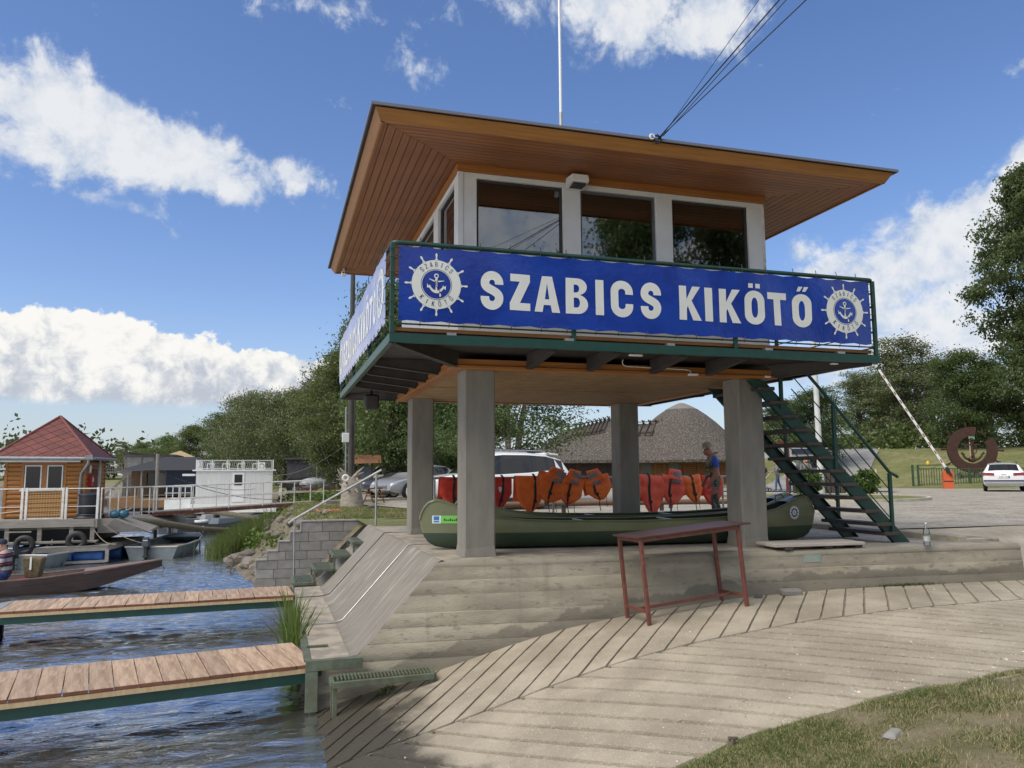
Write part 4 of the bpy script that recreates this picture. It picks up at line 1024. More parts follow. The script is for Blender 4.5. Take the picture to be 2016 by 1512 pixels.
        MB().tube([(L/2-.66, 0, .60), (L/2-.66, .02, .70), (L/2-.55, .03, .72), (L/2-.5, .03, .66)], .008, 6).build('carry_loop', M['black'], t, smooth=60, local=True)
    return t
canoe('canoe', 'nearest green canoe with round white sticker and lime sticker, lying behind the front pillars', (2.02, 11.22, 0), (8.27, 10.72, 0), True)
canoe('canoe', 'second green canoe lying behind the nearest one, below the life jackets', (2.75, 12.42, 0), (9.0, 12.1, 0), False)

# ---- life jackets on their rack
rk = thing('life_jacket_rack', 'long steel rail on thin posts carrying the row of life jackets', 'rack', (6.3, 15.6, 0))
MB().tube([(3.0, 15.6, .99), (9.75, 15.6, .99)], .022, 8).build('rail', M['steel'], rk, smooth=50)
for x in (3.1, 4.55, 5.62, 7.45, 8.35, 9.65):
    MB().tube([(x, 15.6, 0), (x, 15.6, .98)], .024, 8).build('post', M['whitemetal'] if x in (5.62, 7.45) else M['steel'], rk, smooth=50)
J_or = mat('orange nylon', (1.0,.215,.028), (.92,.15,.02), .55, 5, bump=.25, bscale=14, bdist=.02)
J_rd = mat('red nylon', (.72,.055,.03), (.58,.04,.022), .55, 5, bump=.25, bscale=14, bdist=.02)
J_co = mat('coral nylon', (.98,.15,.085), (.86,.11,.06), .55, 5, bump=.25, bscale=14, bdist=.02)
def thin(m, k=.42):
    t = m.node_tree; N = NT(t); b = t.nodes['Principled BSDF']; ts = N.n('ShaderNodeBsdfTranslucent'); N.put(ts.inputs[0], b.inputs['Base Color'].links[0].from_socket)
    mx = N.n('ShaderNodeMixShader'); mx.inputs[0].default_value = k; out = [n for n in t.nodes if n.type == 'OUTPUT_MATERIAL'][0]
    t.links.new(b.outputs[0], mx.inputs[1]); t.links.new(ts.outputs[0], mx.inputs[2]); t.links.new(mx.outputs[0], out.inputs[0])
J_gr = mat('grey jacket lining', (.28,.25,.25), (.22,.19,.19), .7, 5)
J_wh = mat('white patch', (.7,.7,.7), None, .5)
def puff(b, P, nu=14, nv=16, th=.05, seams=(.35, .68)):
    """closed quilted panel; P(u, v) gives the middle surface, -y is the outside"""
    fr, bk_ = [], []
    for j in range(nv+1):
        v = j/nv; a, c = [], []
        sm = 1.0
        for s_ in seams: sm = min(sm, .45+.55*min(1, abs(v-s_)/.07))
        for i in range(nu+1):
            u = i/nu; e = min(1, min(u, 1-u)/.16)**.5*min(1, min(v, 1-v)/.10)**.5
            w = th*(e*sm)*.5+.004; p = Vector(P(u, v)); wr = .010*pn(u*7+p.x*3, v*7, 1.0, p.x)
            a.append(p+Vector((0, -w+wr, 0))); c.append(p+Vector((0, w+wr, 0)))
        fr.append(a); bk_.append(c)
    b.grid(fr); b.grid(bk_[::-1])
    for q in ([r[0] for r in fr], [r[0] for r in bk_]), ([r[-1] for r in bk_], [r[-1] for r in fr]): b.grid([q[1], q[0]])
    b.grid([bk_[0], fr[0]]); b.grid([fr[-1], bk_[-1]])
def jacket(x0, x1, zb, colr, label, tilt=0, tip=.5, strap=.65, lean=0, collar=0, patch=False, lining=False, hb=.35, ztop=1.01):
    w = x1-x0; xc = (x0+x1)/2; H = ztop-zb
    t = thing('life_jacket', label, 'life jacket', (xc, 15.6, zb), 0, 'life jackets hung on the rack under the tower')
    rot = Matrix.Translation((xc, 15.6, ztop)) @ Matrix.Rotation(R(tilt), 4, 'Y') @ Matrix.Translation((-xc, -15.6, -ztop))
    def out(v): # half width at height v (1 top, 0 tip)
        return w/2*(.16+.84*min(1, max(0.0, v)/max(tip, .05))**.75) if tip else w/2*(.93+.07*math.sin(v*9))
    def front(u, v): 
        hw = out(v); return rot @ Vector((xc+lean*(1-v)+(2*u-1)*hw, 15.545-.03*(1-v)+(.035*sstep((v-.9)/.1)), zb+H*v))
    def back(u, v):
        hw = w/2*.95; return rot @ Vector((xc-.02+(2*u-1)*hw, 15.665+.02*(1-v)-(.04*sstep((v-.88)/.12)), ztop-H*hb*2*(1-v)))
    b = MB(); puff(b, front, th=.075); b.build('front_panel', colr, t, smooth=50)
    b = MB(); puff(b, back, th=.06); b.build('back_panel', J_gr if lining else colr, t, smooth=50)
    if lining:
        b = MB(); puff(b, lambda u, v: front(u, v*.5-.12)+Vector((0, .05, 0)), th=.03, seams=()); b.build('lining', J_gr, t, smooth=50)
    if collar:
        b = MB(); puff(b, lambda u, v: rot @ Vector((xc-w*.05*collar+(u-.5)*w*.62*(1-.25*v)+.10*collar*v, 15.50+.10*v, ztop-.10+.25*v)), th=.08, seams=(.5,)); b.build('collar', colr, t, smooth=50)
        b = MB(); puff(b, lambda u, v: rot @ Vector((xc+w*.1*collar+(u-.5)*w*.36+.08*collar*v, 15.49+.05*v, ztop-.16+.26*v)), th=.05, seams=()); b.build('collar_lining', J_gr, t, smooth=50)
    b = MB(); pts = [front(strap+.06*(v-.5), v)+Vector((0, -.05+.006*math.sin(v*9), 0)) for v in np.linspace(.10, .985, 12)]+[rot @ Vector((xc-w/2+w*strap, 15.6, ztop+.045))]
    rows_ = []
    for p in pts: rows_.append([p+Vector((-.022, 0, 0)), p+Vector((.022, 0, 0)), p+Vector((.022, .03, 0)), p+Vector((-.022, .03, 0))])
    b.grid(rows_, closed=True)
    q = front(strap, .3)+Vector((0, -.06, 0)); b.tube([pts[0], pts[0]+Vector((.0, .02, -.12)), pts[0]+Vector((.03, .03, -.26))], .009, 5)
    b.build('strap', M['black'], t, smooth=50)
    MB().box(q.x-.035, q.x+.035, q.y-.012, q.y+.01, q.z-.03, q.z+.03).build('buckle', M['black'], t, bevel=.006)
    b = MB(); s2 = front(.1 if strap > .5 else .9, .15); b.tube([s2, s2+Vector((0, 0, -.16)), s2+Vector((.02, .01, -.25))], .006, 5); b.build('cord', M['black'], t, smooth=50)
    if patch:
        b = MB(); c = front(.60, .62)+Vector((0, -.052, 0)); b.prism([(-.035, .06), (.035, .055), (.03, -.02), (.005, -.06), (-.025, -.02)], lambda u, v: (c.x+u, c.y+.004, c.z+v), lambda u, v: (c.x+u, c.y, c.z+v)); b.build('patch', J_wh, t)
    return t
jacket(3.20, 3.86, .40, J_rd, 'red life jacket leftmost on the rack, half behind the front left pillar', 2, .45, .42)
jacket(4.05, 4.70, .33, J_rd, 'dark red life jacket with a white shield patch beside the front left pillar', 1, .50, .68, patch=True)
jacket(4.78, 5.33, .28, J_or, 'square orange life jacket between the dark red one and the folded orange ones', 1, .38, .72, lean=.04, ztop=1.03)
jacket(5.33, 5.95, .46, J_or, 'orange life jacket with tilted collar standing highest on the rack', 17, .30, .48, collar=1, lining=True, ztop=1.06)
jacket(5.78, 6.32, .42, J_or, 'orange life jacket with rounded grey collar and slanting black strap', 14, .36, .42, collar=.6, lining=True)
jacket(6.27, 6.86, .50, J_or, 'orange life jacket bunched up just left of the rear right pillar', -14, .42, .30, collar=-.5)
jacket(7.16, 7.62, .35, J_co, 'coral life jacket half hidden just right of the rear right pillar', -4, .5, .6)
jacket(7.56, 8.20, .20, J_co, 'large coral life jacket with a long black strap hanging lowest', 5, .55, .36, lean=.05, ztop=1.03)
jacket(8.14, 8.72, .38, J_co, 'coral life jacket folded over with flap open, third from the standing man', 9, .45, .3, collar=.4, lining=True)
jacket(8.58, 9.06, .42, J_or, 'bright orange life jacket with navy shoulder next to the man in camouflage', -10, .45, .5)
jk = jacket(9.10, 9.62, .36, J_rd, 'dark blue and orange life jacket partly behind the man in camouflage', 3, .4, .5)
# fallen dark bundle behind the canoe
b = MB(); b.ball((6.15, 13.0, .12), .17, 12, 8, (1, .8, .75)); o = tag(b.build('rolled_bundle', M['black'], smooth=60), 'small black rounded bundle lying behind the second canoe', 'bundle')

# ---- brown work table on the ramp
M['tablered'] = mat('oxide red painted steel', (.17,.055,.04), (.12,.04,.03), .6, 6, c3=(.24,.12,.08), scale3=18, amt3=.4, bump=.15)
M['tabletop'] = mat('worn brown board', (.062,.030,.026), (.085,.045,.038), .5, 3, (1,6,1), bump=.1)
tb = thing('work_table', 'tall narrow table with dark brown top and rust red steel legs on the ramp', 'table', (4.38, 8.80, -.76), 0, rot=(R(-1), R(-4.8), R(2.5)))
TL, TW, TH = 1.40, .56, 1.04
MB().box(-.07, TL+.17, -.05, TW+.05, TH, TH+.022).build('tabletop', M['tabletop'], tb, local=True, bevel=.004)
fr = MB()
for (a, c) in (((0, 0), (TL, 0)), ((0, TW), (TL, TW)), ((0, 0), (0, TW)), ((TL, 0), (TL, TW))): fr.bar((*a, TH-.025), (*c, TH-.025), .04, .05)
fr.build('apron', M['tablered'], tb, local=True)
for (x, y) in ((0, 0), (TL, 0), (0, TW), (TL, TW)):
    b = MB(); b.box(x-.022, x+.022, y-.022, y+.022, .0 if y == 0 else .0, TH-.001); b.build('leg', M['tablered'], tb, local=True, bevel=.003)
b = MB(); b.bar((0, 0, .16), (0, TW, .16), .035, .035); b.build('cross_rail', M['tablered'], tb, local=True)
b = MB(); b.bar((TL, 0, .16), (TL, TW, .16), .035, .035); b.build('cross_rail', M['tablered'], tb, local=True)
b = MB(); b.bar((.018, TW/2, .16), (TL-.018, TW/2, .16), .035, .035); b.build('stretcher', M['tablered'], tb, local=True)

# ---- board, bottle, bricks
t = thing('loose_board', 'pale weathered board lying flat at the front edge by the right pillar', 'board', (7.3, 9.6, 0))
bw = wood('weathered pallet board', (.44,.40,.36), (.33,.29,.25), 0, .7)
for k, y in enumerate((9.37, 9.66)):
    MB().hexa([(6.60+.05*k, y+.02, .042), (8.02+.05*k, y-.05, .042), (8.02+.05*k, y+.22, .042), (6.60+.05*k, y+.27, .042)], [(6.60+.05*k, y+.02, .085), (8.02+.05*k, y-.05, .085), (8.02+.05*k, y+.22, .085), (6.60+.05*k, y+.27, .085)]).build('board', bw, t, bevel=.006)
for x in (6.75, 7.4, 7.9): MB().box(x, x+.12, 9.38, 9.86, .004, .041).build('batten', M['dark'], t)
t = thing('water_bottle', 'clear plastic water bottle standing on the platform edge', 'bottle', (8.98, 9.2, .003))
pl_ = bpy.data.materials.new('clear plastic'); pl_.use_nodes = True; N = NT(pl_.node_tree); pb = pl_.node_tree; pb.nodes.clear()
o_ = N.n('ShaderNodeOutputMaterial'); g_ = N.n('ShaderNodeBsdfGlossy'); g_.inputs['Roughness'].default_value = .06; tr_ = N.n('ShaderNodeBsdfTransparent'); tr_.inputs[0].default_value = (.97,.98,.985,1)
f_ = N.n('ShaderNodeFresnel'); f_.inputs[0].default_value = 1.3; mx_ = N.n('ShaderNodeMixShader'); pb.links.new(N.m('ADD', f_.outputs[0], .03), mx_.inputs[0]); pb.links.new(tr_.outputs[0], mx_.inputs[1]); pb.links.new(g_.outputs[0], mx_.inputs[2]); pb.links.new(mx_.outputs[0], o_.inputs[0])
b = MB(); b.lathe([(.03, 0), (.043, .008), (.044, .05), (.041, .07), (.044, .09), (.044, .15), (.040, .165), (.044, .18), (.044, .21), (.036, .25), (.018, .285), (.014, .295), (.014, .315)], (8.98, 9.2, .003), 18); b.build('bottle_body', pl_, t, smooth=50)
b = MB(); b.lathe([(.0452, .075), (.0452, .14)], (8.98, 9.2, .003), 18); b.build('label_wrap', mat('pale label', (.60,.52,.56), (.30,.45,.42), .5, 9), t, smooth=50)
b = MB(); b.lathe([(.016, .312), (.016, .333), (.012, .335)], (8.98, 9.2, .003), 12); b.build('cap', M['white'], t, smooth=50)
b = MB(); b.T = Matrix.Translation((6.68, 9.22, float(zr(6.68)))) @ Matrix.Rotation(R(-14), 4, 'Z') @ Matrix.Rotation(R(6), 4, 'X'); b.box(-.14, .14, -.07, .07, 0, .075); tag(b.build('paving_block', M['block'], bevel=.012), 'grey paving block lying at the foot of the wall right of the table', 'block')
b = MB(); b.T = Matrix.Translation((6.22, 9.26, float(zr(6.22)))) @ Matrix.Rotation(R(35), 4, 'Z'); b.hexa([(-.06, -.05, 0), (.08, -.04, 0), (.06, .05, 0), (-.05, .06, 0)], [(-.05, -.02, .05), (.05, -.02, .035), (.04, .04, .03), (-.04, .04, .06)]); tag(b.build('broken_stone', mat('dark stone chip', (.10,.10,.11), None, .8), bevel=.008), 'small dark stone chip beside the table leg at the wall', 'stone')
b = MB(); b.T = Matrix.Translation((3.25, 5.27, float(zr(3.25))-.02)) @ Matrix.Rotation(R(8), 4, 'Y'); b.tube([(0, 0, 0), (.0, 0, .07), (.004, 0, .10)], [.024, .022, .023], 9); b.tube([(-.03, 0, .098), (.045, .0, .104)], [.014, .011], 6); tag(b.build('post_stub', mat('rusty post stub', (.16,.12,.09), (.10,.07,.05), .8, 20), smooth=50), 'short rusty iron post stub at the edge of the ramp and grass', 'post')
b = MB(); b.T = Matrix.Translation((4.05, 4.55, verge_z(4.05, 4.55)+.0)) @ Matrix.Rotation(R(25), 4, 'Z'); b.hexa([(-.09, -.05, 0), (.10, -.06, 0), (.09, .05, 0), (-.08, .05, 0)], [(-.05, -.03, .035), (.06, -.03, .05), (.05, .03, .045), (-.04, .03, .03)]); tag(b.build('flat_stone', M['block'], bevel=.01), 'pale flat stone half sunk in the foreground grass', 'stone')

# ---- low grating bench by the quay foot
bn = thing('grating_step', 'long low step of green steel with a slotted grating at the foot of the wall', 'step', (1.25, 9.3, -1.6))
x0, x1, y0, y1 = .70, 1.84, 9.20, 9.50; za, zb_ = -1.222, -1.205
b = MB()
for (p, q) in (((x0, y0), (x1, y0)), ((x0, y1), (x1, y1)), ((x0, y0), (x0, y1)), ((x1, y0), (x1, y1))): b.bar((*p, za-.035 if p[0] == x0 else zb_-.035), (*q, za-.035 if q[0] == x0 else zb_-.035), .05, .07)
b.build('frame', M['greenold'], bn, bevel=.004)
for k in range(26):
    x = x0+.06+k*(x1-x0-.12)/25; b = MB(); b.bar((x, y0+.026, -1.215), (x, y1-.026, -1.213), .016, .03); b.build('slat', M['greenold'], bn)
for (x, y) in ((x0+.025, y0+.025), (x1-.03, y0+.025), (x0+.025, y1-.02)): MB().box(x-.025, x+.025, y-.025, y+.025, float(zr(x))-.06, -1.262).build('leg', M['greenold'], bn, bevel=.003)
# ---- four stepped grating platforms up the slope
for i, (lab, z) in enumerate((('lowest of four green grated step platforms, beside the second gangplank', -1.0), ('second lowest green grated step platform on the slope', -.75), ('second highest green grated step platform on the slope', -.5), ('highest green grated step platform near the top of the slope', -.25))):
    xa, xb, ya, yb = .45+.372*i, .82+.372*i, 16.03, 17.25
    s = thing('step_platform', 'the '+lab, 'step', ((xa+xb)/2, 16.6, z-.3), 0, 'green grated step platforms on the quay slope')
    b = MB()
    for (p, q) in (((xa, ya), (xb, ya)), ((xa, yb), (xb, yb)), ((xa, ya), (xa, yb)), ((xb, ya), (xb, yb))): b.bar((*p, z-.025), (*q, z-.025), .05, .05)
    b.build('frame', M['greenold'], s, bevel=.003)
    b = MB()
    for k in range(12): x = xa+.04+k*(xb-xa-.08)/11; b.box(x-.006, x+.006, ya+.026, yb-.026, z-.03, z-.006)
    for k in range(20): y = ya+.05+k*(yb-ya-.1)/19; b.box(xa+.026, xb-.026, y-.004, y+.004, z-.026, z-.01)
    b.build('grating', M['greenold'], s)
    for (x, y) in ((xa+.01, ya+.01), (xb-.01, ya+.01), (xa+.01, yb-.01), (xb-.01, yb-.01)):
        zz = max(-1.08, (x-2.0)*1.08) if x > .46 else -1.9
        MB().box(x-.02, x+.02, y-.02, y+.02, zz-.05, z-.051).build('leg', M['greenold'], s)
# ---- pipe handrail
hr = thing('pipe_handrail', 'grey pipe handrail on two posts rising beside the step platforms', 'handrail', (1.3, 17.5, -1.2))
MB().tube([(2.12, 17.0, 0), (2.12, 17.0, 1.10)], .024, 8).build('post', M['steel'], hr, smooth=50)
MB().tube([(.50, 18.0, -1.7), (.49, 18.0, -.6), (.48, 18.0, .10)], .017, 8).build('post', M['steel'], hr, smooth=50)
MB().tube([(2.22, 16.93, 1.17), (2.12, 17.0, 1.11), (.48, 18.0, .12), (.36, 18.06, .03)], .026, 8).build('rail', M['steel'], hr, smooth=50)

# ---- gangplanks
M['plank'] = mat('new larch planks', (.46,.335,.235), (.30,.20,.13), .65, 2.0, (14,1.2,1), .36, .64, 9, .3, 5, .004, vary=.16, c3=(.20,.11,.07), scale3=1.3, amt3=.6, lo3=.60, hi3=.72)
M['plankside'] = mat('red brown plank edge', (.20,.07,.035), (.14,.05,.025), .6, 5, vary=.15)
M['beampine'] = mat('pale side batten', (.50,.38,.22), (.42,.30,.17), .7, 4, (8,1,1))
def gangplank(lab, px, py, ang, n, w, ptop, plate):
    g = thing('gangplank', lab, 'gangplank', (px, py, ptop-.2), R(180)+ang, 'plank gangways running out over the water')
    pw = .232
    src = None
    for k in range(n):
        if src is None:
            b = MB(); b.box(0, pw-.008, -w/2, w/2, 0, .004); b.mi = [0]*6; b.cur = 1; b.box(0, pw-.008, -w/2, w/2, -.034, -.0005)
            src = b.build('plank', [M['plank'], M['plankside']], g, local=True); src.location += Vector((0, 0, .2)); z0 = src.location.z; o_ = src
        else:
            o_ = share(src, 'plank', g, (pw*k+(pw-.008)/2, random.uniform(-.006, .006), z0+random.uniform(-.003, .003)), (random.uniform(-.004, .004), 0, random.uniform(-.006, .006)))
    L = pw*n
    for s in (-1, 1):
        MB().box(0.02, L-.05, s*w/2-.02-(.02 if s > 0 else 0), s*w/2+.02-(.02 if s > 0 else 0)*1, .112, .163).build('side_batten', M['beampine'], g, local=True)
        MB().box(-.02, L, s*(w/2-.06)-.035, s*(w/2-.06)+.035, -.005, .110).build('steel_beam', M['green'], g, local=True)
    for k in range(int(L/1.2)): MB().box(.4+k*1.2, .46+k*1.2, -w/2+.1, w/2-.1, .02, .1).build('cross_beam', M['green'], g, local=True)
    MB().box(-.07, .0, -w/2+.05, w/2-.05, .05, .17).build('hinge_bar', M['dark'], g, local=True)
    if plate:
        b = MB(); b.hexa([(L, -w/2, .165), (L+.5, -w/2, .12), (L+.5, w/2, .12), (L, w/2, .165)], [(L, -w/2, .207), (L+.5, -w/2, .14), (L+.5, w/2, .14), (L, w/2, .207)]); b.build('end_plate', M['steel'], g, local=True)
    return g
gangplank('wide plank gangway in the foreground running left from the quay ledge', .42, 10.24, R(10.8), 22, 1.32, -1.10, False)
gangplank('farther plank gangway ending at the lowest step platform', .39, 15.77, R(4.5), 20, 1.28, -1.10, True)

# ---- stepped concrete block wall
bw_ = thing('block_wall', 'stepped retaining wall of grey concrete blocks between grass bank and slope', 'wall', (1.5, 20.0, -1.8))
tops = [-.03, -.31, -.53, -.75, -.955, -1.165, -1.38, -1.6, -1.82]; xst = [.70, .45, .18, -.07, -.32, -.34, -.36, -.38]
b = MB()
for k in range(8): b.box(xst[k]+.02, 3.7, 20.02, 20.28, tops[k+1]+.0005, tops[k]-.03 if k == 0 else tops[k])
b.build('mortar_core', M['mortar'], bw_)
random.seed(12)
for k in range(7):
    z1, z0 = tops[k]-(.035 if k == 0 else 0), tops[k+1]; x = xst[k]; first = (.5 if k % 2 == 0 else .42)
    while x < 3.65:
        w = first; first = .5; xe = min(x+w, 3.7); d = random.uniform(-.003, .003)
        MB().box(x+.006, xe-.006, 20.0+d, 20.02, z0+.006, z1-.006).build('block', M['block'], bw_, bevel=.004); x += w
for k in range(5):
    xe = 3.7 if k == 0 else xst[k-1]
    MB().box(xst[k]-.01, xe-.0, 19.985, 20.3, tops[k]-.03 if k == 0 else tops[k]+.001, tops[k] if k == 0 else tops[k]+.028).build('mortar_cap', M['mortar'], bw_)
    MB().box(xst[k]-.022, xst[k]+.004, 19.99, 20.29, tops[k+1]+.03, tops[k]-.001).build('mortar_end', M['mortar'], bw_)
# log barrier and pale pipe behind the rack
t = thing('log_barrier', 'long horizontal log on short posts behind the life jackets', 'barrier', (8, 19.2, 0))
MB().tube([(3.9, 19.2, .30), (8, 19.2, .31), (13.2, 19.2, .29)], .075, 10).build('log', wood('bare log', (.20,.12,.075), (.14,.08,.05), 0, .8), t, smooth=50)
for x in (4.3, 7.2, 10, 12.8): MB().tube([(x, 19.2, .0), (x, 19.2, .235)], .06, 8).build('post', M['dark'], t, smooth=50)
t = thing('pale_beam', 'pale squared beam lying on the ground in front of the log barrier', 'beam', (7.5, 17.6, 0))
b = MB(); b.box(3.6, 11.2, 17.5, 17.68, .02, .15); b.build('beam', mat('bleached beam', (.55,.50,.44), (.45,.40,.35), .8, 3, (.5,6,6)), t, bevel=.01)
# ================================================================== ON THE RIVER
M['hutwood'] = mat('orange log siding', (.36,.15,.028), (.27,.105,.02), .5, 2.2, (1.5,1.5,14), .3, .7, 6, .15, 5, .004)
M['tile'] = mat('red roof tile', (.155,.042,.032), (.115,.032,.026), .65, 6, bump=.15, vary=.14, c3=(.10,.035,.03), scale3=12, amt3=.4)
M['greyboard'] = mat('weathered grey boards', (.27,.25,.225), (.20,.185,.165), .85, 2.5, (.7,9,9), bump=.3, bscale=6, vary=.12)
M['greyboard_y'] = mat('weathered grey boards across', (.27,.25,.225), (.20,.185,.165), .85, 2.5, (9,.7,9), bump=.3, bscale=6, vary=.12)
M['bluebarrel'] = mat('blue plastic barrel', (.02,.10,.32), (.015,.07,.24), .45, 3)
M['navy'] = mat('navy cladding', (.018,.028,.055), (.014,.022,.045), .7, 3)
M['greyhull'] = mat('grey blue boat paint', (.17,.20,.215), (.13,.155,.17), .5, 3, c3=(.10,.11,.11), scale3=8, amt3=.4)
M['zinc'] = mat('zinc gutter', (.27,.29,.30), (.22,.23,.24), .5, 8, metal=.5)
# ---- orange cabin on a pontoon
hut = thing('floating_cabin', 'orange log cabin with red diamond-tiled pyramid roof on a river pontoon', 'cabin', (-7.2, 31, -1.6))
HX0, HX1, HY0, HY1, HZ0, HZ1 = -8.36, -6.03, 29.5, 32.7, -.28, 1.66
def siding(b, p0, p1, z0, z1, n, out):
    p0, p1, out = Vector(p0), Vector(p1), Vector(out); h = (z1-z0)/n
    for k in range(n):
        za = z0+h*k; rows = []
        for t, d in ((0.02, 0), (.2, .022), (.5, .030), (.8, .022), (.98, 0)): rows.append([(p.x+out.x*d, p.y+out.y*d, za+h*t) for p in (p0, p1)])
        b.grid(rows)
core = MB(); core.box(HX0+.03, HX1-.03, HY0+.03, HY1-.03, HZ0, HZ1); core.build('wall_core', M['under'], hut)
b = MB(); siding(b, (HX0, HY0, 0), (-7.88, HY0, 0), HZ0, 1.56, 12, (0, -1, 0)); siding(b, (-6.60, HY0, 0), (-6.07, HY0, 0), HZ0, 1.56, 12, (0, -1, 0)); siding(b, (-7.88, HY0, 0), (-6.60, HY0, 0), HZ0, .62, 6, (0, -1, 0)); siding(b, (HX1, HY0, 0), (HX1, HY1, 0), HZ0, 1.6, 12, (1, 0, 0)); siding(b, (HX0, HY1, 0), (HX0, HY0, 0), HZ0, 1.6, 12, (-1, 0, 0))
b.build('log_siding', M['hutwood'], hut, smooth=40)
for bx in ((HX0-.03, HX0+.06, HY0-.04, HY0+.02), (-6.10, -6.0, HY0-.045, HY0+.02), (HX1-.02, HX1+.04, HY1-.1, HY1)): MB().box(*bx, HZ0, 1.62).build('corner_trim', M['hutwood'], hut)
for bx in ((-7.90, -7.82), (-7.30, -7.16), (-6.66, -6.58)): MB().box(*bx, HY0-.035, HY0+.03, .60, 1.458).build('window_trim', M['hutwood'], hut)
MB().box(-7.9, -6.58, HY0-.036, HY0+.03, 1.46, 1.56).build('window_trim', M['hutwood'], hut)
for (a, c) in ((-7.80, -7.31), (-7.15, -6.68)):
    f = MB(); t = .035
    f.box(a, a+t, HY0-.04, HY0+.03, .66, 1.45); f.box(c-t, c, HY0-.04, HY0+.03, .66, 1.45); f.box(a+t, c-t, HY0-.04, HY0+.03, 1.45-t, 1.45); f.box(a+t, c-t, HY0-.04, HY0+.03, .66, .66+t)
    fo = f.build('window', M['white'], hut); MB().box(a+t, c-t, HY0-.01, HY0-.005, .66+t, 1.45-t).build('pane', M['carglass'], fo)
MB().box(-7.92, -6.60, HY0-.08, HY0-.01, .60, .655).build('window_sill', M['white'], hut)
EX0, EX1, EY0, EY1, EZ = -8.72, -5.76, 29.16, 33.05, 1.71; AP = Vector((-7.24, 31.1, 3.17))
rf = MB(); rf.add([(EX0, EY0, EZ), (EX1, EY0, EZ), (EX1, EY1, EZ), (EX0, EY1, EZ), tuple(AP)], [(0, 1, 4), (1, 2, 4), (2, 3, 4), (3, 0, 4), (3, 2, 1, 0)]); rf = rf.build('roof', M['tile'], hut)
def clip(poly, inside, inter):
    o = []
    for i in range(len(poly)):
        a, c = poly[i], poly[(i+1) % len(poly)]
        if inside(a): o.append(a)
        if inside(a) != inside(c): o.append(inter(a, c))
    return o
def tile_face(A, B_, C_):
    """diamond tiles on the triangle A-B (eave), C apex"""
    A, B_, C_ = Vector(A), Vector(B_), Vector(C_); ux = (B_-A).normalized(); n = (B_-A).cross(C_-A).normalized(); uy = n.cross(ux)
    W = (B_-A).length; cx_ = (C_-A).dot(ux); H = (C_-A).dot(uy); d = .235; hh = .205
    for j in range(int(H/hh)+2):
        for i in range(int(W/(2*d))+2):
            cx = i*2*d+(d if j % 2 else 0); cy = j*hh-.02
            poly = [(cx, cy-hh*.96), (cx+d*.96, cy), (cx, cy+hh*.96), (cx-d*.96, cy)]
            for (nx_, ny_, c0) in ((0, 1, -.02), (H, -cx_, 0), (-H, -(W-cx_)*1.0, -H*W)):
                if nx_ == 0: f = lambda p: p[1]+.02
                elif nx_ == H: f = lambda p: H*p[0]-cx_*p[1]
                else: f = lambda p: H*(W-p[0])-(W-cx_)*p[1]
                def it(a, c, f=f):
                    t = f(a)/(f(a)-f(c)); return (a[0]+(c[0]-a[0])*t, a[1]+(c[1]-a[1])*t)
                poly = clip(poly, lambda p: f(p) >= 0, it)
                if len(poly) < 3: break
            if len(poly) < 3: continue
            tilt = lambda v: .006+.012*(cy+hh-v)/(2*hh)
            MB().prism(poly, lambda u, v: A+ux*u+uy*v+n*.001, lambda u, v: A+ux*u+uy*v+n*tilt(v)).build('roof_tile', M['tile'], rf)
tile_face((EX0, EY0, EZ), (EX1, EY0, EZ), AP); tile_face((EX1, EY0, EZ), (EX1, EY1, EZ), AP)
b = MB()
for c in ((EX0, EY0, EZ), (EX1, EY0, EZ), (EX1, EY1, EZ)): b.tube([Vector(c)+Vector((0, 0, .01)), AP+Vector((0, 0, .02))], .045, 6)
b.build('ridge_cap', M['tile'], rf, smooth=50)
b = MB(); b.tube([(EX0-.1, EY0-.05, EZ-.03), (EX1+.04, EY0-.05, EZ-.05)], .06, 8); b.tube([(EX1+.05, EY0-.02, EZ-.04), (EX1+.05, EY1, EZ-.02)], .05, 8); b.build('gutter', M['zinc'], hut, smooth=50)
b = MB(); b.box(-5.98, -5.74, EY0-.1, EY0+.02, EZ-.08, EZ+.07); b.tube([(-5.86, EY0-.05, EZ-.05), (-5.88, EY0-.03, EZ-.2), (-6.13, HY0-.09, EZ-.55), (-6.14, HY0-.09, EZ-.7), (-6.16, HY0-.08, HZ0+.05)], .045, 8); b.build('downpipe', M['zinc'], hut, smooth=40)
MB().box(HX0-.1, HX1-.1, EY0+.05, EY0+.1, EZ-.16, EZ-.10).build('eave_board', M['white'], hut)
MB().box(-5.97, -5.90, 31.3, 31.37, HZ0, EZ).build('porch_post', M['white'], hut); MB().box(HX1+.0, HX1+.05, 30.5, 31.2, HZ0, 1.35).build('door', mat('dark brown door', (.14,.05,.025), (.10,.035,.02), .6, 4), hut)
b = MB(); b.box(-6.02, -5.88, 29.9, 30.15, .72, 1.12); b.build('alarm_box', mat('red box', (.45,.02,.03), None, .5), hut, bevel=.02)
MB().box(-6.0, -5.872, 29.93, 30.10, .90, 1.03).build('alarm_panel', M['white'], hut)
b = MB(); b.lathe([(.03, 0), (.04, .05), (.04, .22), (.01, .26)], (-5.92, 29.7, 1.2), 10); b.build('wall_lamp', M['white'], hut, smooth=50)
b = MB(); b.lathe([(.05, 0), (.06, .08), (.04, .14)], (-8.52, 29.4, 1.36), 10); b.box(-8.56, -8.34, 29.38, 29.42, 1.3, 1.36); b.build('lantern', M['white'], hut, smooth=50)
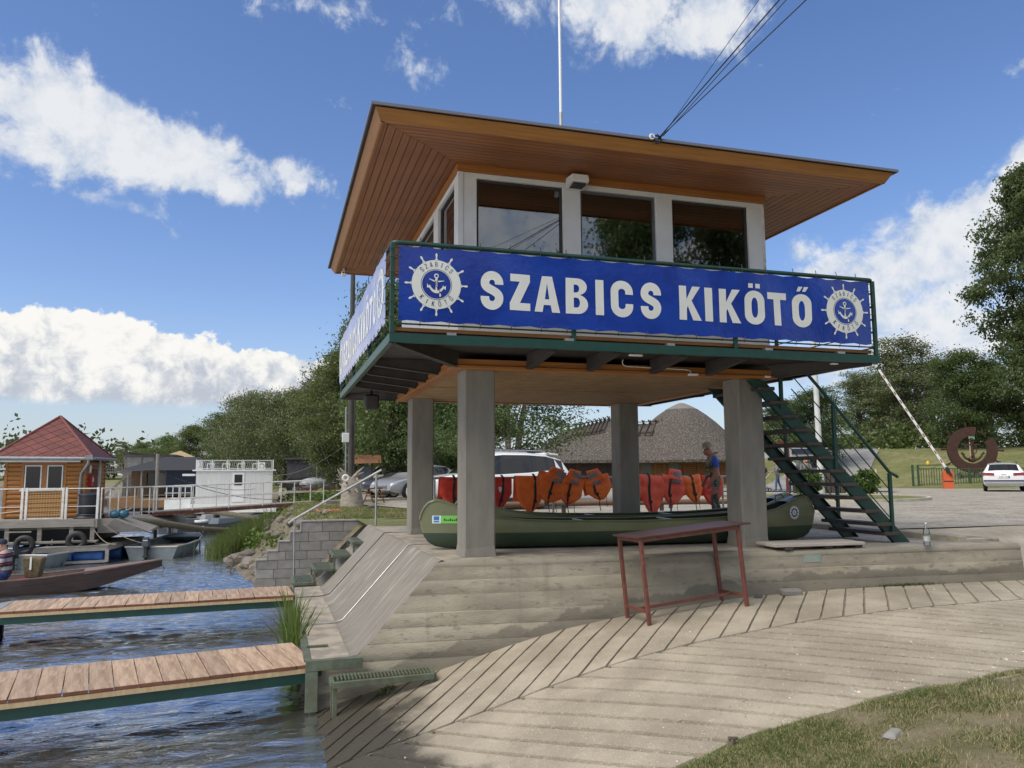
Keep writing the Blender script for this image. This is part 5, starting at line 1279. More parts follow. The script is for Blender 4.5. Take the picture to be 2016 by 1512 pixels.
# pontoon deck
pon = thing('pontoon', 'long grey boarded pontoon on blue barrels carrying the orange cabin', 'pontoon', (-8, 30.5, -1.65))
b = MB()
for k in range(34): x = -13.6+k*.24; b.box(x, x+.232, 28.35, 33.4, -.325, -.29)
b.build('deck_boards', M['greyboard_y'], pon, kind='stuff')
MB().box(-13.7, -5.44, 28.30, 28.36, -.52, -.285).build('edge_board', M['greyboard'], pon)
MB().box(-5.44, -5.36, 28.32, 33.4, -.55, -.285).build('edge_board', M['greyboard_y'], pon)
b = MB()
for x in (-8.6, -7.9, -7.0, -6.1, -5.5): b.box(x-.06, x+.06, 28.36, 28.46, -1.0, -.5)
b.box(-13.7, -5.4, 28.4, 28.5, -1.06, -.98); b.box(-13.7, -5.4, 28.6, 33.3, -.6, -.55); b.box(-7.9, -7.2, 28.25, 28.3, -.66, -.62); b.build('frame', M['greyboard'], pon)
MB().box(-13.7, -5.5, 28.9, 33.2, -1.1, -.6).build('shade_block', M['black'], pon)  # black block standing in for the shade under the deck
MB().box(-13.8, -5.3, 28.0, 28.4, -1.0, -.95).build('rubbing_strake', M['greyboard'], pon)
for k in range(8):
    x = -8.75+k*.46; b = MB(); b.lathe([(.26, -.42), (.29, -.36), (.285, -.1), (.30, -.06), (.285, 0), (.30, .06), (.285, .1), (.29, .36), (.26, .42)], (x, 28.55, -1.36), 14, 'y'); b.build('barrel', M['bluebarrel'], pon, smooth=40)
for i, (x, z, lab) in enumerate(((-7.28, -1.02, 'old black tyre hung as fender left of the wooden raft'), (-5.85, -.93, 'old black tyre hung as fender behind the wooden raft'), (-8.62, -1.1, 'old black tyre fender at the left edge of the picture'))):
    b = MB(); b.torus((x, 27.93, z), .225, .085, 'y', 24, 10); o = tag(b.build('tyre_fender', M['black'], smooth=60), lab, 'tyre', 'tyre fenders on the pontoon')
# railing with gate
rg_ = thing('pontoon_railing', 'white pipe railing with wire mesh gate in front of the orange cabin', 'railing', (-8, 28.6, -.3))
b = MB()
for x in (-7.58, -7.46, -6.43, -6.33, -5.42, -9.6, -11.5): MB().box(x-.035, x+.035, 28.52, 28.58, -.29, .72).build('post', M['whitemetal'], rg_, bevel=.004)
for (a, c) in ((-13, -7.6), (-6.31, -5.4)):
    for z in (.69, .12): MB().tube([(a, 28.55, z), (c, 28.55, z)], .017 if z > .5 else .012, 6).build('rail', M['whitemetal'], rg_, smooth=50)
for z in (.69, -.25): MB().box(-7.43, -6.46, 28.53, 28.57, z-.025, z+.025).build('gate_bar', M['whitemetal'], rg_)
b = MB(); random.seed(5); wire = mat('gold brown mesh wire', (.45,.33,.16), None, .5)
for k in range(12): x = -7.36+k*.078; b.tube([(x, 28.55, -.22), (x, 28.55, .66)], .006, 4)
for k in range(12): z = -.16+k*.07; b.tube([(-7.42, 28.55, z), (-6.47, 28.55, z+.02)], .006, 4)
b.build('wire_mesh', wire, rg_)
b = MB(); b.tube(sag((-7.6, 28.5, -.0), (-9.4, 28.5, -.1), .03, 8), .014, 5); b.build('rope', mat('pale rope', (.55,.48,.36), None, .9, bump=.3, bscale=80), rg_, smooth=60)
for p in ((-5.3, 29.0), (-5.0, 29.9), (-4.75, 30.8), (-4.4, 31.9)): pass
t = thing('rubbish_bin', 'black round lidded bin standing on the pontoon corner', 'bin', (-5.78, 28.95, -.29))
b = MB(); b.lathe([(.23, 0), (.25, .05), (.285, .72)], (-5.78, 28.95, -.28), 18); b.build('drum', mat('black plastic', (.022,.026,.035), None, .45), t, smooth=40)
b = MB(); b.lathe([(.30, .72), (.31, .76), (.27, .80), (.12, .83), (.02, .835)], (-5.78, 28.95, -.28), 18); b.build('lid', mat('black plastic lid', (.028,.032,.042), None, .4), t, smooth=40)
MB().box(-5.85, -5.72, 28.72, 28.735, -.24, -.16).build('paper_tag', M['white'], t)
b = MB(); random.seed(8); hose = mat('dark hose', (.04,.045,.05), None, .5)
for k in range(5): b.torus((-5.75+random.uniform(-.05, .05), 28.95, -.26+.025*k), .36+random.uniform(-.05, .05), .018, 'z', 20, 5)
tag(b.build('hose_coil', hose, smooth=60), 'coiled dark hose round the foot of the black bin', 'hose')
b = MB(); b.ball((-4.95, 28.9, -.18), .16, 10, 7, (1.1, .8, .8)); b.ball((-4.7, 28.95, -.17), .17, 10, 7, (1, .8, .8)); b.tube([(-4.6, 28.9, -.05), (-4.45, 28.9, .02)], .03, 6)
tag(b.build('pump', mat('teal pump', (.02,.10,.15), None, .4), smooth=50), 'small teal motor pump beside the mooring log', 'pump')
# ---- gangway to the shore
gw = thing('shore_gangway', 'long rusty gangway with white pipe railings from the pontoon to the bank', 'gangway', (-1, 33, -.3))
P0, P1 = Vector((-4.1, 31.0, -.25)), Vector((2.12, 35.0, -.06)); dv = (P1-P0); dn = Vector((dv.x, dv.y, 0)).normalized(); sn = Vector((-dn.y, dn.x, 0))
M['rust'] = mat('rusty steel', (.20,.075,.045), (.12,.045,.03), .8, 6, c3=(.42,.33,.28), scale3=9, amt3=.6, lo3=.56, detail=8)
b = MB(); b.bar(P0+Vector((0,0,-.04)), P1+Vector((0,0,-.04)), .05, .12); b.bar(P0+sn*.95+Vector((0,0,-.04)), P1+sn*.95+Vector((0,0,-.04)), .05, .12); b.build('girder', M['rust'], gw)
b = MB(); L_ = dv.length
for k in range(int(L_/.24)): q = P0+dv*(k*.24/L_)+sn*.475; b.bar(q-dn*.0+Vector((0,0,.035)), q+dn*.225+Vector((0,0,.035+.225*dv.z/L_)), .9, .03)
b.build('walkway_boards', M['greyboard'], gw, kind='stuff')
for s in (0, .95):
    for k in range(6):
        q = P0+dv*min(.004+k*.199, 1)+sn*s; MB().tube([q, q+Vector((0,0,.93))], .02, 6).build('post', M['whitemetal'], gw, smooth=50)
    for h in (.93, .46): MB().tube([P0+sn*s+Vector((0,0,h)), P1+sn*s+Vector((0,0,h))], .022 if h > .5 else .016, 6).build('rail', M['whitemetal'], gw, smooth=50)
gl = thing('landing_railing', 'short white vertical-bar railing between the cabin pontoon and the gangway', 'railing', (-5, 30.5, -.3))
for k in range(8):
    q = Vector((-5.35, 28.75, -.3)).lerp(Vector((-4.05, 31.6, -.28)), k/7); MB().tube([q, q+Vector((0,0,.98))], .022, 6).build('bar', M['whitemetal'], gl, smooth=50)
MB().tube([(-5.35, 28.75, .69), (-4.05, 31.6, .70)], .026, 6).build('rail', M['whitemetal'], gl, smooth=50); MB().tube([(-4.05, 31.6, .70), (-3.0, 33.5, .72)], .026, 6).build('rail', M['whitemetal'], gl, smooth=50)
b = MB(); b.hexa([(-5.4, 28.6, -.75), (-3.9, 28.9, -.75), (-3.2, 34, -.75), (-5.4, 34, -.75)], [(-5.4, 28.6, -.3), (-4.9, 28.6, -.3), (-3.4, 33.6, -.3), (-5.4, 34, -.3)]); tag(b.build('landing_float', M['greyboard']), 'grey boxy float carrying the landing beside the cabin pontoon', 'float')
# ---- mooring logs and poles
M['log'] = mat('mossy grey log', (.15,.135,.095), (.10,.09,.06), .9, 3, (1,6,6), bump=.5, bscale=12)
t = thing('mooring_log', 'nearer long mossy mooring log slanting from the pontoon to the bank', 'log', (-2.5, 31, -1))
pts = [(-5.3, 29.2, -.33), (-3.9, 30.1, -.52), (-2.4, 31.3, -.88), (-1.2, 32.6, -1.06), (.4, 34.4, -1.05)]
MB().tube(pts, [.13, .125, .115, .105, .09], 10).build('log', M['log'], t, smooth=50); MB().tube([(-5.36, 29.16, -.32), (-5.05, 29.36, -.36)], .15, 12).build('rusty_collar', M['rust'], t, smooth=50)
b = MB(); b.tube(sag((-3.0, 30.8, -.72), (-.9, 32.9, -1.0), .06, 10), .014, 5); b.torus((-2.4, 31.3, -.88), .125, .015, 'x', 14, 5); b.torus((-1.6, 32.2, -1.0), .115, .014, 'x', 14, 5); b.build('rope', mat('pale rope two', (.5,.44,.33), None, .9), t, smooth=60)
t = thing('mooring_log', 'farther mooring log below the white gangway', 'log', (-1, 36, -.9)); MB().tube([(-2.7, 37, -.42), (-1.2, 35.6, -.62), (.3, 34.6, -.9)], [.12, .11, .09], 8).build('log', M['log'], t, smooth=50)
MB().tube([(-2.76, 37.06, -.41), (-2.45, 36.8, -.45)], .14, 10).build('rusty_collar', M['rust'], t, smooth=50)
t = thing('mooring_pole', 'upright grey mooring pole behind the gangway', 'pole', (-4.25, 33, -1.7)); MB().tube([(-4.22, 33, -1.8), (-4.26, 33, 1.93)], .065, 8).build('pole', M['greyboard'], t, smooth=50)
b = MB(); b.tube(sag((-4.25, 33, 1.35), (-9, 40, 1.9), .25, 14), .012, 4); b.tube(sag((-4.25, 33, 1.3), (1.5, 38, .1), .5, 14), .012, 4); b.tube(sag((-4.25, 33, 1.25), (-1, 50, .3), .3, 14), .012, 4); b.build('wire', hose, t, smooth=60)
# ---- wooden raft with barrels
rt = thing('wooden_raft', 'weathered plank raft floating on blue barrels between the two grey boats', 'raft', (-5.6, 29.5, -1.6))
RA, RB_, RC, RD = (-6.9, 27.5), (-4.95, 27.9), (-4.4, 31.6), (-5.55, 31.4)
n = 14
for k in range(n):
    t0, t1 = k/n, (k+.96)/n; q = lambda a, c, t: (a[0]+(c[0]-a[0])*t, a[1]+(c[1]-a[1])*t)
    bt = [q(RA, RD, t0), q(RB_, RC, t0), q(RB_, RC, t1), q(RA, RD, t1)]; dz = random.uniform(-.006, .006)
    MB().hexa([(x, y, -1.125+dz) for x, y in bt], [(x, y, -1.09+dz) for x, y in bt]).build('plank', M['greyboard'], rt)
b = MB(); b.bar((*RA, -1.19), (*RB_, -1.19), .06, .12); b.bar((*RB_, -1.19), (*RC, -1.19), .06, .12); b.bar((*RA, -1.19), (*RD, -1.19), .06, .12); b.bar((*RA, -1.58), (*RB_, -1.58), .05, .08)
for p in (RA, RB_): b.box(p[0]-.05, p[0]+.05, p[1]-.04, p[1]+.05, -1.6, -1.2)
b.build('frame', M['greyboard'], rt)
for (x, y) in ((-5.5, 28.15), (-6.35, 28.0), (-5.2, 29.5), (-4.9, 30.6)):
    b = MB(); b.lathe([(.25, -.42), (.28, -.36), (.275, 0), (.28, .36), (.25, .42)], (x, y, -1.42), 14, 'x'); b.build('barrel', M['bluebarrel'], rt, smooth=40)
# ---- flat grey fishing boats
def punt(name, label, stern, head, W, L, motor):
    t = thing(name, label, 'boat', (*stern, WATER_Z-.06), head, 'flat grey fishing boats moored by the raft')
    # local: x across, y forward (bow), z up
    st_ = [(0, .82, .46), (.25*L, .90, .45), (.6*L, .88, .46), (.85*L, .72, .52), (L, .46, .60)]
    out, inn_ = [], []
    for y, hw, hgt in st_:
        k = hw*W/1.8; zb = 0 if y < .6*L else (y-.6*L)/(.4*L)*.30; kb = k*.80
        out.append([(-k, y, hgt), (-kb, y, zb), (kb, y, zb), (k, y, hgt)]); inn_.append([(-k+.04, y+(.04 if y == 0 else -.04 if y == L else 0), hgt+.001), (-kb+.04, y+(.04 if y == 0 else -.04 if y == L else 0), zb+.05), (kb-.04, y+(.04 if y == 0 else -.04 if y == L else 0), zb+.05), (k-.04, y+(.04 if y == 0 else -.04 if y == L else 0), hgt+.001)])
    b = MB(); b.grid(out[::-1]); b.add(out[0], [(0, 1, 2, 3)]); b.add(out[-1], [(3, 2, 1, 0)]); b.build('hull', M['greyhull'], t, local=True)
    b = MB(); b.grid(inn_); b.add(inn_[0], [(3, 2, 1, 0)]); b.add(inn_[-1], [(0, 1, 2, 3)]); b.build('hull_lining', M['greyhull'], t, local=True)
    b = MB()
    for s in (0, 3): b.tube([Vector(r[s])+Vector((0, 0, .01)) for r in out], .03, 6)
    b.tube([out[0][0], out[0][3]], .03, 6); b.tube([out[-1][0], out[-1][3]], .03, 6); b.build('gunwale', mat('pale grey gunwale', (.36,.38,.39), None, .5), t, local=True, smooth=50)
    for y, w_ in ((.3*L, .8), (.58*L, .82)): MB().box(-w_*W/1.8, w_*W/1.8, y-.12, y+.12, .30, .335).build('bench', wood('boat bench', (.50,.34,.20), (.40,.26,.15), 0, .8), t, local=True)
    fd = MB(); fd.hexa([(-.70*W/1.8, .84*L, .50), (.70*W/1.8, .84*L, .50), (.45*W/1.8, L-.02, .585), (-.45*W/1.8, L-.02, .585)], [(-.72*W/1.8, .84*L, .53), (.72*W/1.8, .84*L, .53), (.46*W/1.8, L, .61), (-.46*W/1.8, L, .61)]); fd.build('foredeck', M['greyhull'], t, local=True)
    b = MB()
    for y in (.2*L, .45*L, .7*L):
        for s in (-1, 1): MB().box(s*.80*W/1.8-.02, s*.80*W/1.8+.02, y, y+.04, .05, .42).build('rib', M['greyhull'], t, local=True)
    if motor:
        mo = MB(); mo.T = Matrix.Translation((-.12, -.14, .46)); mo.hexa([(-.12, -.16, .02), (.12, -.16, .02), (.12, .16, .02), (-.12, .16, .02)], [(-.10, -.12, .34), (.10, -.12, .34), (.09, .10, .30), (-.09, .10, .30)]); o_ = mo.build('motor_cowl', mat('outboard cowl', (.04,.05,.06), None, .35, coat=.3), t, local=True, bevel=.03, seg=2, smooth=50)
        mo = MB(); mo.T = Matrix.Translation((-.12, -.16, .46)); mo.box(-.05, .05, -.08, .08, -.35, .02); mo.box(-.02, .02, -.12, .12, -.75, -.33); mo.box(-.09, .09, .05, .2, -.08, .03); mo.box(-.10, .10, -.12, .13, -.30, -.27); mo.build('motor_leg', M['black'], t, local=True, bevel=.01)
        MB().box(-.19, -.05, -.275, -.262, .62, .70).build('motor_badge', M['whitemetal'], t, local=True)
        MB().bar((-.12, .05, .58), (.0, .5, .64), .04, .04).build('tiller', M['black'], t, local=True)
    return t
punt('fishing_boat', 'flat grey boat with dark outboard motor at the right end of the raft', (-3.78, 28.75), R(-9), 1.8, 4.3, True)
pb_ = punt('fishing_boat', 'flat grey boat left of the raft with pale noose of rope at its side', (-7.15, 27.05), R(-19), 1.85, 4.2, True)
b = MB(); b.tube([(-6.2, 28.2, -1.12), (-6.28, 28.15, -1.28), (-6.2, 28.1, -1.38), (-6.1, 28.12, -1.3), (-6.16, 28.18, -1.15)], .014, 5); tag(b.build('rope_noose', mat('pale rope three', (.6,.53,.4), None, .9), smooth=60), 'pale rope loop hanging from the raft edge', 'rope')
b = MB(); b.box(-6.15, -5.85, 28.3, 28.5, -1.5, -1.28); tag(b.build('fuel_tank', mat('red fuel tank', (.35,.04,.02), None, .5), bevel=.04), 'red fuel tank in the shade under the raft edge', 'fuel tank')
# ---- long dark wooden boat with a seated man
M['tarwood'] = mat('tarred planks', (.028,.016,.017), (.045,.027,.026), .5, 2, (1,8,8), bump=.3, bscale=8)
db = thing('wooden_boat', 'long dark tarred wooden boat with raised pointed bow', 'boat', (-6.3, 21.4, WATER_Z), R(8))
out, inn_ = [], []
for x, hw, zb, zg in ((-4.0, .55, -.1, .34), (-2, .62, -.12, .32), (0, .62, -.12, .33), (1.2, .55, -.10, .37), (2.3, .38, .06, .46), (3.1, .20, .28, .55), (3.72, .05, .50, .62)):
    out.append([(x, -hw, zg), (x, -hw*.86, zg-.16), (x, -hw*.72, zb), (x, hw*.72, zb), (x, hw*.86, zg-.16), (x, hw, zg)]); inn_.append([(x, -hw+.03, zg+.001), (x, -hw*.72+.03, zb+.04), (x, hw*.72-.03, zb+.04), (x, hw-.03, zg+.001)])
b = MB(); b.grid(out); b.add(out[-1], [(0, 1, 2, 3, 4, 5)]); b.build('hull', M['tarwood'], db, local=True)
b = MB(); b.grid([r[::-1] for r in inn_]); b.build('hull_lining', mat('brown boat inside', (.10,.055,.05), (.07,.04,.036), .7, 3), db, local=True)
b = MB()
for s in (0, 5): b.tube([Vector(r[s])+Vector((0,0,.01)) for r in out], .022, 5)
b.build('gunwale', mat('worn brown gunwale', (.13,.085,.075), (.09,.055,.05), .6, 4), db, local=True, smooth=50)
b = MB(); b.hexa([(2.0, -.44, .40), (3.7, -.04, .60), (3.7, .04, .60), (2.0, .44, .40)], [(2.0, -.46, .46), (3.72, -.05, .635), (3.72, .05, .635), (2.0, .46, .46)]); b.build('foredeck', mat('worn foredeck', (.22,.16,.14), (.15,.10,.09), .6, 3, (1,8,1)), db, local=True)
MB().box(.2, .75, -.5, .5, .20, .24).build('bench', mat('pale bench', (.38,.33,.29), None, .7), db, local=True); MB().box(-.9, -.55, -.55, .55, .18, .22).build('bench', mat('pale bench two', (.2,.15,.13), None, .7), db, local=True)
b = MB(); b.tube([(3.68, .0, .55), (3.78, .0, .40), (3.74, .02, .30)], .008, 4); b.build('bow_rope', M['black'], db, local=True)
bk_ = thing('wicker_backpack', 'brown wicker fishing basket behind the seated man', 'basket', (-5.35, 21.45, -1.35))
b = MB(); b.hexa([(-5.5, 21.28, -1.3), (-5.2, 21.28, -1.3), (-5.2, 21.6, -1.3), (-5.5, 21.6, -1.3)], [(-5.58, 21.25, -.80), (-5.14, 21.25, -.84), (-5.14, 21.65, -.84), (-5.58, 21.65, -.80)]); b.build('basket', mat('brown wicker', (.16,.125,.07), (.10,.075,.04), .9, 20, bump=.8, bscale=40), bk_, bevel=.03)
MB().box(-5.40, -5.36, 21.235, 21.245, -1.1, -.8).build('strap', M['white'], bk_)
b = MB(); b.ball((-5.52, 21.25, -1.36), .2, 12, 7, (1.2, .9, .42)); tag(b.build('red_cushion', mat('crimson cloth', (.30,.02,.045), None, .8), smooth=60), 'crimson cushion on the seat behind the man in the dark boat', 'cushion')
# blue barrel float at the left edge under the farther gangway
fl = thing('barrel_float', 'blue barrel float with black frame under the far gangway at the left edge', 'float', (-4.6, 15.2, -1.7))
b = MB(); b.lathe([(.26, -.5), (.29, -.44), (.285, 0), (.29, .44), (.26, .5)], (-4.68, 15.25, -1.46), 16, 'y'); b.build('barrel', M['bluebarrel'], fl, smooth=40)
b = MB(); b.box(-4.42, -4.34, 14.75, 14.83, -1.75, -1.12); b.box(-4.42, -4.34, 15.7, 15.78, -1.75, -1.12); b.box(-4.98, -4.9, 14.75, 14.83, -1.75, -1.12); b.build('frame', M['black'], fl)
# ---- houseboats upstream
wb = thing('white_houseboat', 'white box houseboat with railed roof terrace', 'houseboat', (-2.6, 62, -1.65))
wpan = mat('white sheet cladding', (.60,.60,.59), (.50,.50,.49), .6, 2, (14,1,.3), c3=(.30,.22,.17), scale3=4, amt3=.3)
b = MB(); b.box(-5.2, 0, 60, 65, -.85, 1.45); b.build('cabin', wpan, wb)
b = MB(); b.box(-5.5, .3, 59.6, 65.3, -1.5, -.86); b.build('hull', M['white'], wb); MB().box(-5.45, .2, 59.9, 65.2, 1.452, 1.54).build('roof_deck', M['white'], wb)
b = MB(); b.box(-2.75, -1.95, 59.96, 60, -.75, 1.32); b.build('door', M['white'], wb); MB().box(-2.63, -2.1, 59.94, 59.958, .42, 1.18).build('door_window', M['carglass'], wb)
for k in range(6):
    x = -5.2+k*1.04; MB().box(x-.035, x+.035, 59.95, 60.02, 1.54, 2.25).build('rail_post', M['white'], wb)
for k in range(5):
    x = -5.2+k*1.04; b = MB()
    for z in (2.2, 1.62): b.bar((x+.08, 59.98, z), (x+.96, 59.98, z), .03, .04)
    for xx in (x+.1, x+.95): b.bar((xx, 59.98, 1.62), (xx, 59.98, 2.2), .03, .03)
    for q in range(6): b.bar((x+.12+q*.14, 59.985, 1.62), (x+.24+q*.14, 59.985, 2.2), .008, .008); b.bar((x+.24+q*.14, 59.985, 1.62), (x+.12+q*.14, 59.985, 2.2), .008, .008)
    b.build('rail_panel', M['white'], wb)
for k in range(5):
    y = 60.6+k; 
    for x in (-5.2, 0): b = MB(); b.bar((x, y, 1.6), (x, y+.9, 1.6), .03, .03); b.bar((x, y, 2.2), (x, y+.9, 2.2), .03, .03); b.bar((x, y, 1.54), (x, y, 2.2), .04, .04); b.build('rail_panel', M['white'], wb)
b = MB(); b.box(-1.05, -.55, 60.6, 60.9, 1.55, 2.05); b.build('air_unit', M['white'], wb, bevel=.03); b = MB(); b.torus((-.8, 60.59, 1.8), .17, .02, 'y', 18, 5); b.build('fan_guard', M['black'], wb)
b = MB()
for k in range(4): x = -4.6+k*1.05; b.box(x, x+.5, 61.2, 61.7, 1.95, 1.99); b.box(x, x+.04, 61.2, 61.24, 1.55, 1.95); b.box(x+.46, x+.5, 61.2, 61.24, 1.55, 1.95)
b.build('terrace_seats', M['white'], wb)
b = MB(); b.box(-7.2, -5.5, 60, 64, -1.4, -.5); b.build('stern_deck', M['white'], wb); b = MB()
for k in range(5): b.box(-7.1+k*.4, -7.05+k*.4, 59.98, 60.02, -.5, .35)
b.box(-7.2, -5.4, 59.98, 60.02, .33, .38); b.box(-7.2, -5.4, 59.98, 60.02, -.1, -.06); b.build('stern_rail', M['white'], wb); MB().box(-6.1, -5.3, 60, 61.5, 1.1, 1.25).build('awning_box', M['white'], wb)
wf = thing('white_fence', 'low white panelled fence on the bank right of the white houseboat', 'fence', (2, 58, -.2))
for k in range(5):
    x = .5+k*1.0; y = 58+k*.1; zg = -.25; b = MB(); b.box(x-.03, x+.03, y, y+.05, zg, zg+.95); b.build('post', M['white'], wf)
    b = MB(); b.bar((x+.06, y, zg+.85), (x+.92, y, zg+.85), .03, .04); b.bar((x+.06, y, zg+.25), (x+.92, y, zg+.25), .03, .04); b.bar((x+.08, y, zg+.25), (x+.08, y, zg+.85), .03, .03); b.bar((x+.9, y, zg+.25), (x+.9, y, zg+.85), .03, .03); b.build('panel', M['white'], wf)
nh = thing('navy_houseboat', 'low navy blue houseboat with dark hipped roof and lit wooden deck', 'houseboat', (-9, 73, -1.65))
b = MB(); b.box(-8.4, -4.2, 70.5, 76, -.4, 1.6); b.build('cabin', M['navy'], nh); b = MB(); b.box(-11.2, -8.45, 71.6, 76, -.4, 1.6); b.build('porch_wall', mat('brown porch boards', (.17,.11,.065), (.12,.08,.05), .8, 3), nh)
b = MB(); b.add([(-11.9, 69.6, 1.58), (-3.8, 69.6, 1.58), (-3.8, 77, 1.58), (-11.9, 77, 1.58), (-8.8, 73.3, 2.75), (-6.2, 73.3, 2.75)], [(0, 1, 5, 4), (1, 2, 5), (2, 3, 4, 5), (3, 0, 4), (3, 2, 1, 0)]); b.build('roof', mat('charcoal roof', (.035,.037,.045), (.028,.03,.036), .9, 6), nh)
for x in (-11.2, -10.2, -9.1): MB().box(x-.06, x+.06, 70.0, 70.12, -.6, 1.58).build('porch_post', M['greyboard'], nh)
MB().box(-10.0, -9.4, 71.55, 71.59, .35, 1.35).build('window', M['carglass'], nh); MB().box(-9.3, -8.5, 71.54, 71.59, .3, 1.4).build('shutter', M['greyboard'], nh)
MB().box(-12.5, -4, 69.5, 76.5, -1.4, -.62).build('hull', mat('brown hull planks', (.22,.12,.05), (.16,.09,.04), .8, 3), nh); b = MB(); b.bar((-12.4, 69.6, .25), (-4, 69.6, .25), .04, .05)
for k in range(9): b.box(-12.4+k*1.03, -12.36+k*1.03, 69.58, 69.62, -.6, .25)
b.build('deck_rail', M['greyboard'], nh)
gh = thing('grey_houseboat', 'grey brown two-storey houseboat with flat roof and outside stair', 'houseboat', (-12.5, 88, -1.65))
gb = mat('drab grey cladding', (.17,.15,.125), (.13,.115,.095), .85, 2, (8,8,.5)); b = MB(); b.box(-14.2, -9.6, 86, 92, -1.2, 3.3); b.build('cabin', gb, gh)
b = MB(); b.hexa([(-14.5, 85.6, 3.45), (-9.3, 85.6, 3.1), (-9.3, 92.3, 3.1), (-14.5, 92.3, 3.45)], [(-14.5, 85.6, 3.6), (-9.3, 85.6, 3.25), (-9.3, 92.3, 3.25), (-14.5, 92.3, 3.6)]); b.build('roof', M['under'], gh)
for (x0, x1, z0, z1) in ((-13.9, -12.6, 1.9, 3.0), (-12.4, -11.4, 1.9, 3.0), (-13.6, -12.9, -.4, .8)): MB().box(x0, x1, 85.95, 85.99, z0, z1).build('window', mat('dusty pane', (.20,.20,.18), (.14,.14,.13), .4, 2), gh)
MB().box(-16, -14.2, 86, 91, 1.45, 1.6).build('balcony_floor', gb, gh); b = MB()
for k in range(10): b.box(-16+k*.2, -15.95+k*.2, 86, 86.04, 1.6, 2.4)
b.bar((-16, 86.02, 2.4), (-14.2, 86.02, 2.4), .05, .06); b.build('balcony_rail', gb, gh); b = MB()
for k in range(9): b.box(-15.9+k*.26, -15.6+k*.26, 85, 85.9, -1.0+k*.27, -.95+k*.27)
b.bar((-15.9, 85, -1.1), (-13.5, 85, 1.4), .06, .2); b.build('outside_stair', gb, gh); MB().box(-16.5, -9, 84.6, 92.5, -1.75, -1.15).build('hull', M['under'], gh)
t = thing('wooden_houseboat', 'unfinished roof of pale timber behind the grey houseboat', 'houseboat', (-11, 100, -1.65)); b = MB(); b.add([(-12.5, 100, 3.4), (-8, 100, 2.9), (-8, 106, 2.9), (-12.5, 106, 3.4), (-10.8, 103, 4.2)], [(0, 1, 4), (1, 2, 4), (2, 3, 4), (3, 0, 4), (3, 2, 1, 0)]); b.build('roof', mat('new timber', (.42,.32,.18), (.34,.25,.13), .7, 3), t); MB().box(-12.2, -8.3, 100.3, 105.7, -1.7, 3.0).build('cabin', gb, t)
# clutter of moored boats under the gangway
for i, (x, y, w, l, hd, cc, lab) in enumerate(((-2.4, 40.5, 1.5, 4.5, R(60), (.05,.06,.07), 'dark boat with covered bow moored beyond the gangway'), (-3.2, 44.5, 1.6, 5.0, R(72), (.10,.11,.12), 'grey boat moored beyond the dark covered boat'), (-.6, 43, 1.5, 4.2, R(66), (.03,.035,.05), 'navy boat moored nearest the reeds by the gangway'))):
    t = thing('moored_boat', lab, 'boat', (x, y, WATER_Z), -hd, 'boats moored beyond the gangway')
    o2 = [[(-k*w/2, yy, zg), (-k*w/2*.8, yy, -.1), (k*w/2*.8, yy, -.1), (k*w/2, yy, zg)] for yy, k, zg in ((-l/2, .8, .5), (0, 1, .5), (l*.3, .8, .58), (l/2, .15, .7))]
    b = MB(); b.grid(o2); b.add(o2[0], [(0, 1, 2, 3)]); b.build('hull', mat('boat paint', cc, None, .5), t, local=True)
    b = MB(); b.hexa([(-.35*w, -.3, .45), (.35*w, -.3, .45), (.06*w, l*.48, .62), (-.06*w, l*.48, .62)], [(-.25*w, -.2, .72), (.25*w, -.2, .72), (.05*w, l*.46, .72), (-.05*w, l*.46, .72)]); b.build('cover', mat('boat cover', tuple(min(1, c*2.2) for c in cc), None, .7, bump=.4, bscale=6), t, local=True)
    b = MB(); b.T = Matrix.Translation((0, -l/2-.1, .55)); b.box(-.11, .11, -.15, .12, 0, .3); b.box(-.05, .05, -.08, .05, -.6, 0); b.build('motor', M['black'], t, local=True, bevel=.03)
    b = MB(); b.torus((.1, -.9, .62), .28, .06, 'z', 16, 6); b.build('lifebuoy', M['white'] if i == 0 else M['black'], t, local=True, smooth=60)
t = thing('barrel_float', 'blue barrel float with frame in the water under the gangway end', 'float', (.0, 37.5, -1.7)); b = MB()
for k in range(2): b.lathe([(.26, -.5), (.29, -.44), (.29, .44), (.26, .5)], (-.3+k*.9, 37.5, -1.35), 14, 'x')
b.build('barrel', M['bluebarrel'], t, smooth=40); MB().box(-.9, 1.2, 37.1, 37.9, -1.06, -.98).build('top_boards', M['greyboard'], t)

rope_m = mat('weathered rope', (.40,.35,.27), (.28,.24,.18), .9, 20)
for p, q, s_, lab in (((-5.2, 28.4, -.45), (-3.9, 28.8, -1.15), .12, 'slack pale rope from the pontoon corner to the stern of the right grey boat'), ((-5.45, 28.3, -.6), (-4.75, 28.1, -1.08), .15, 'pale rope hanging from the pontoon corner to the raft'), ((-6.6, 28.3, -.9), (-6.9, 27.5, -1.2), .1, 'short rope between the pontoon and the left grey boat'), ((-4.6, 31.2, -.8), (-3.6, 32.9, -1.05), .1, 'rope from the mooring log to the bow of the right grey boat')):
    b = MB(); b.tube(sag(p, q, s_, 12), .013, 5); tag(b.build('mooring_rope', rope_m, smooth=60), lab, 'rope', 'mooring ropes')
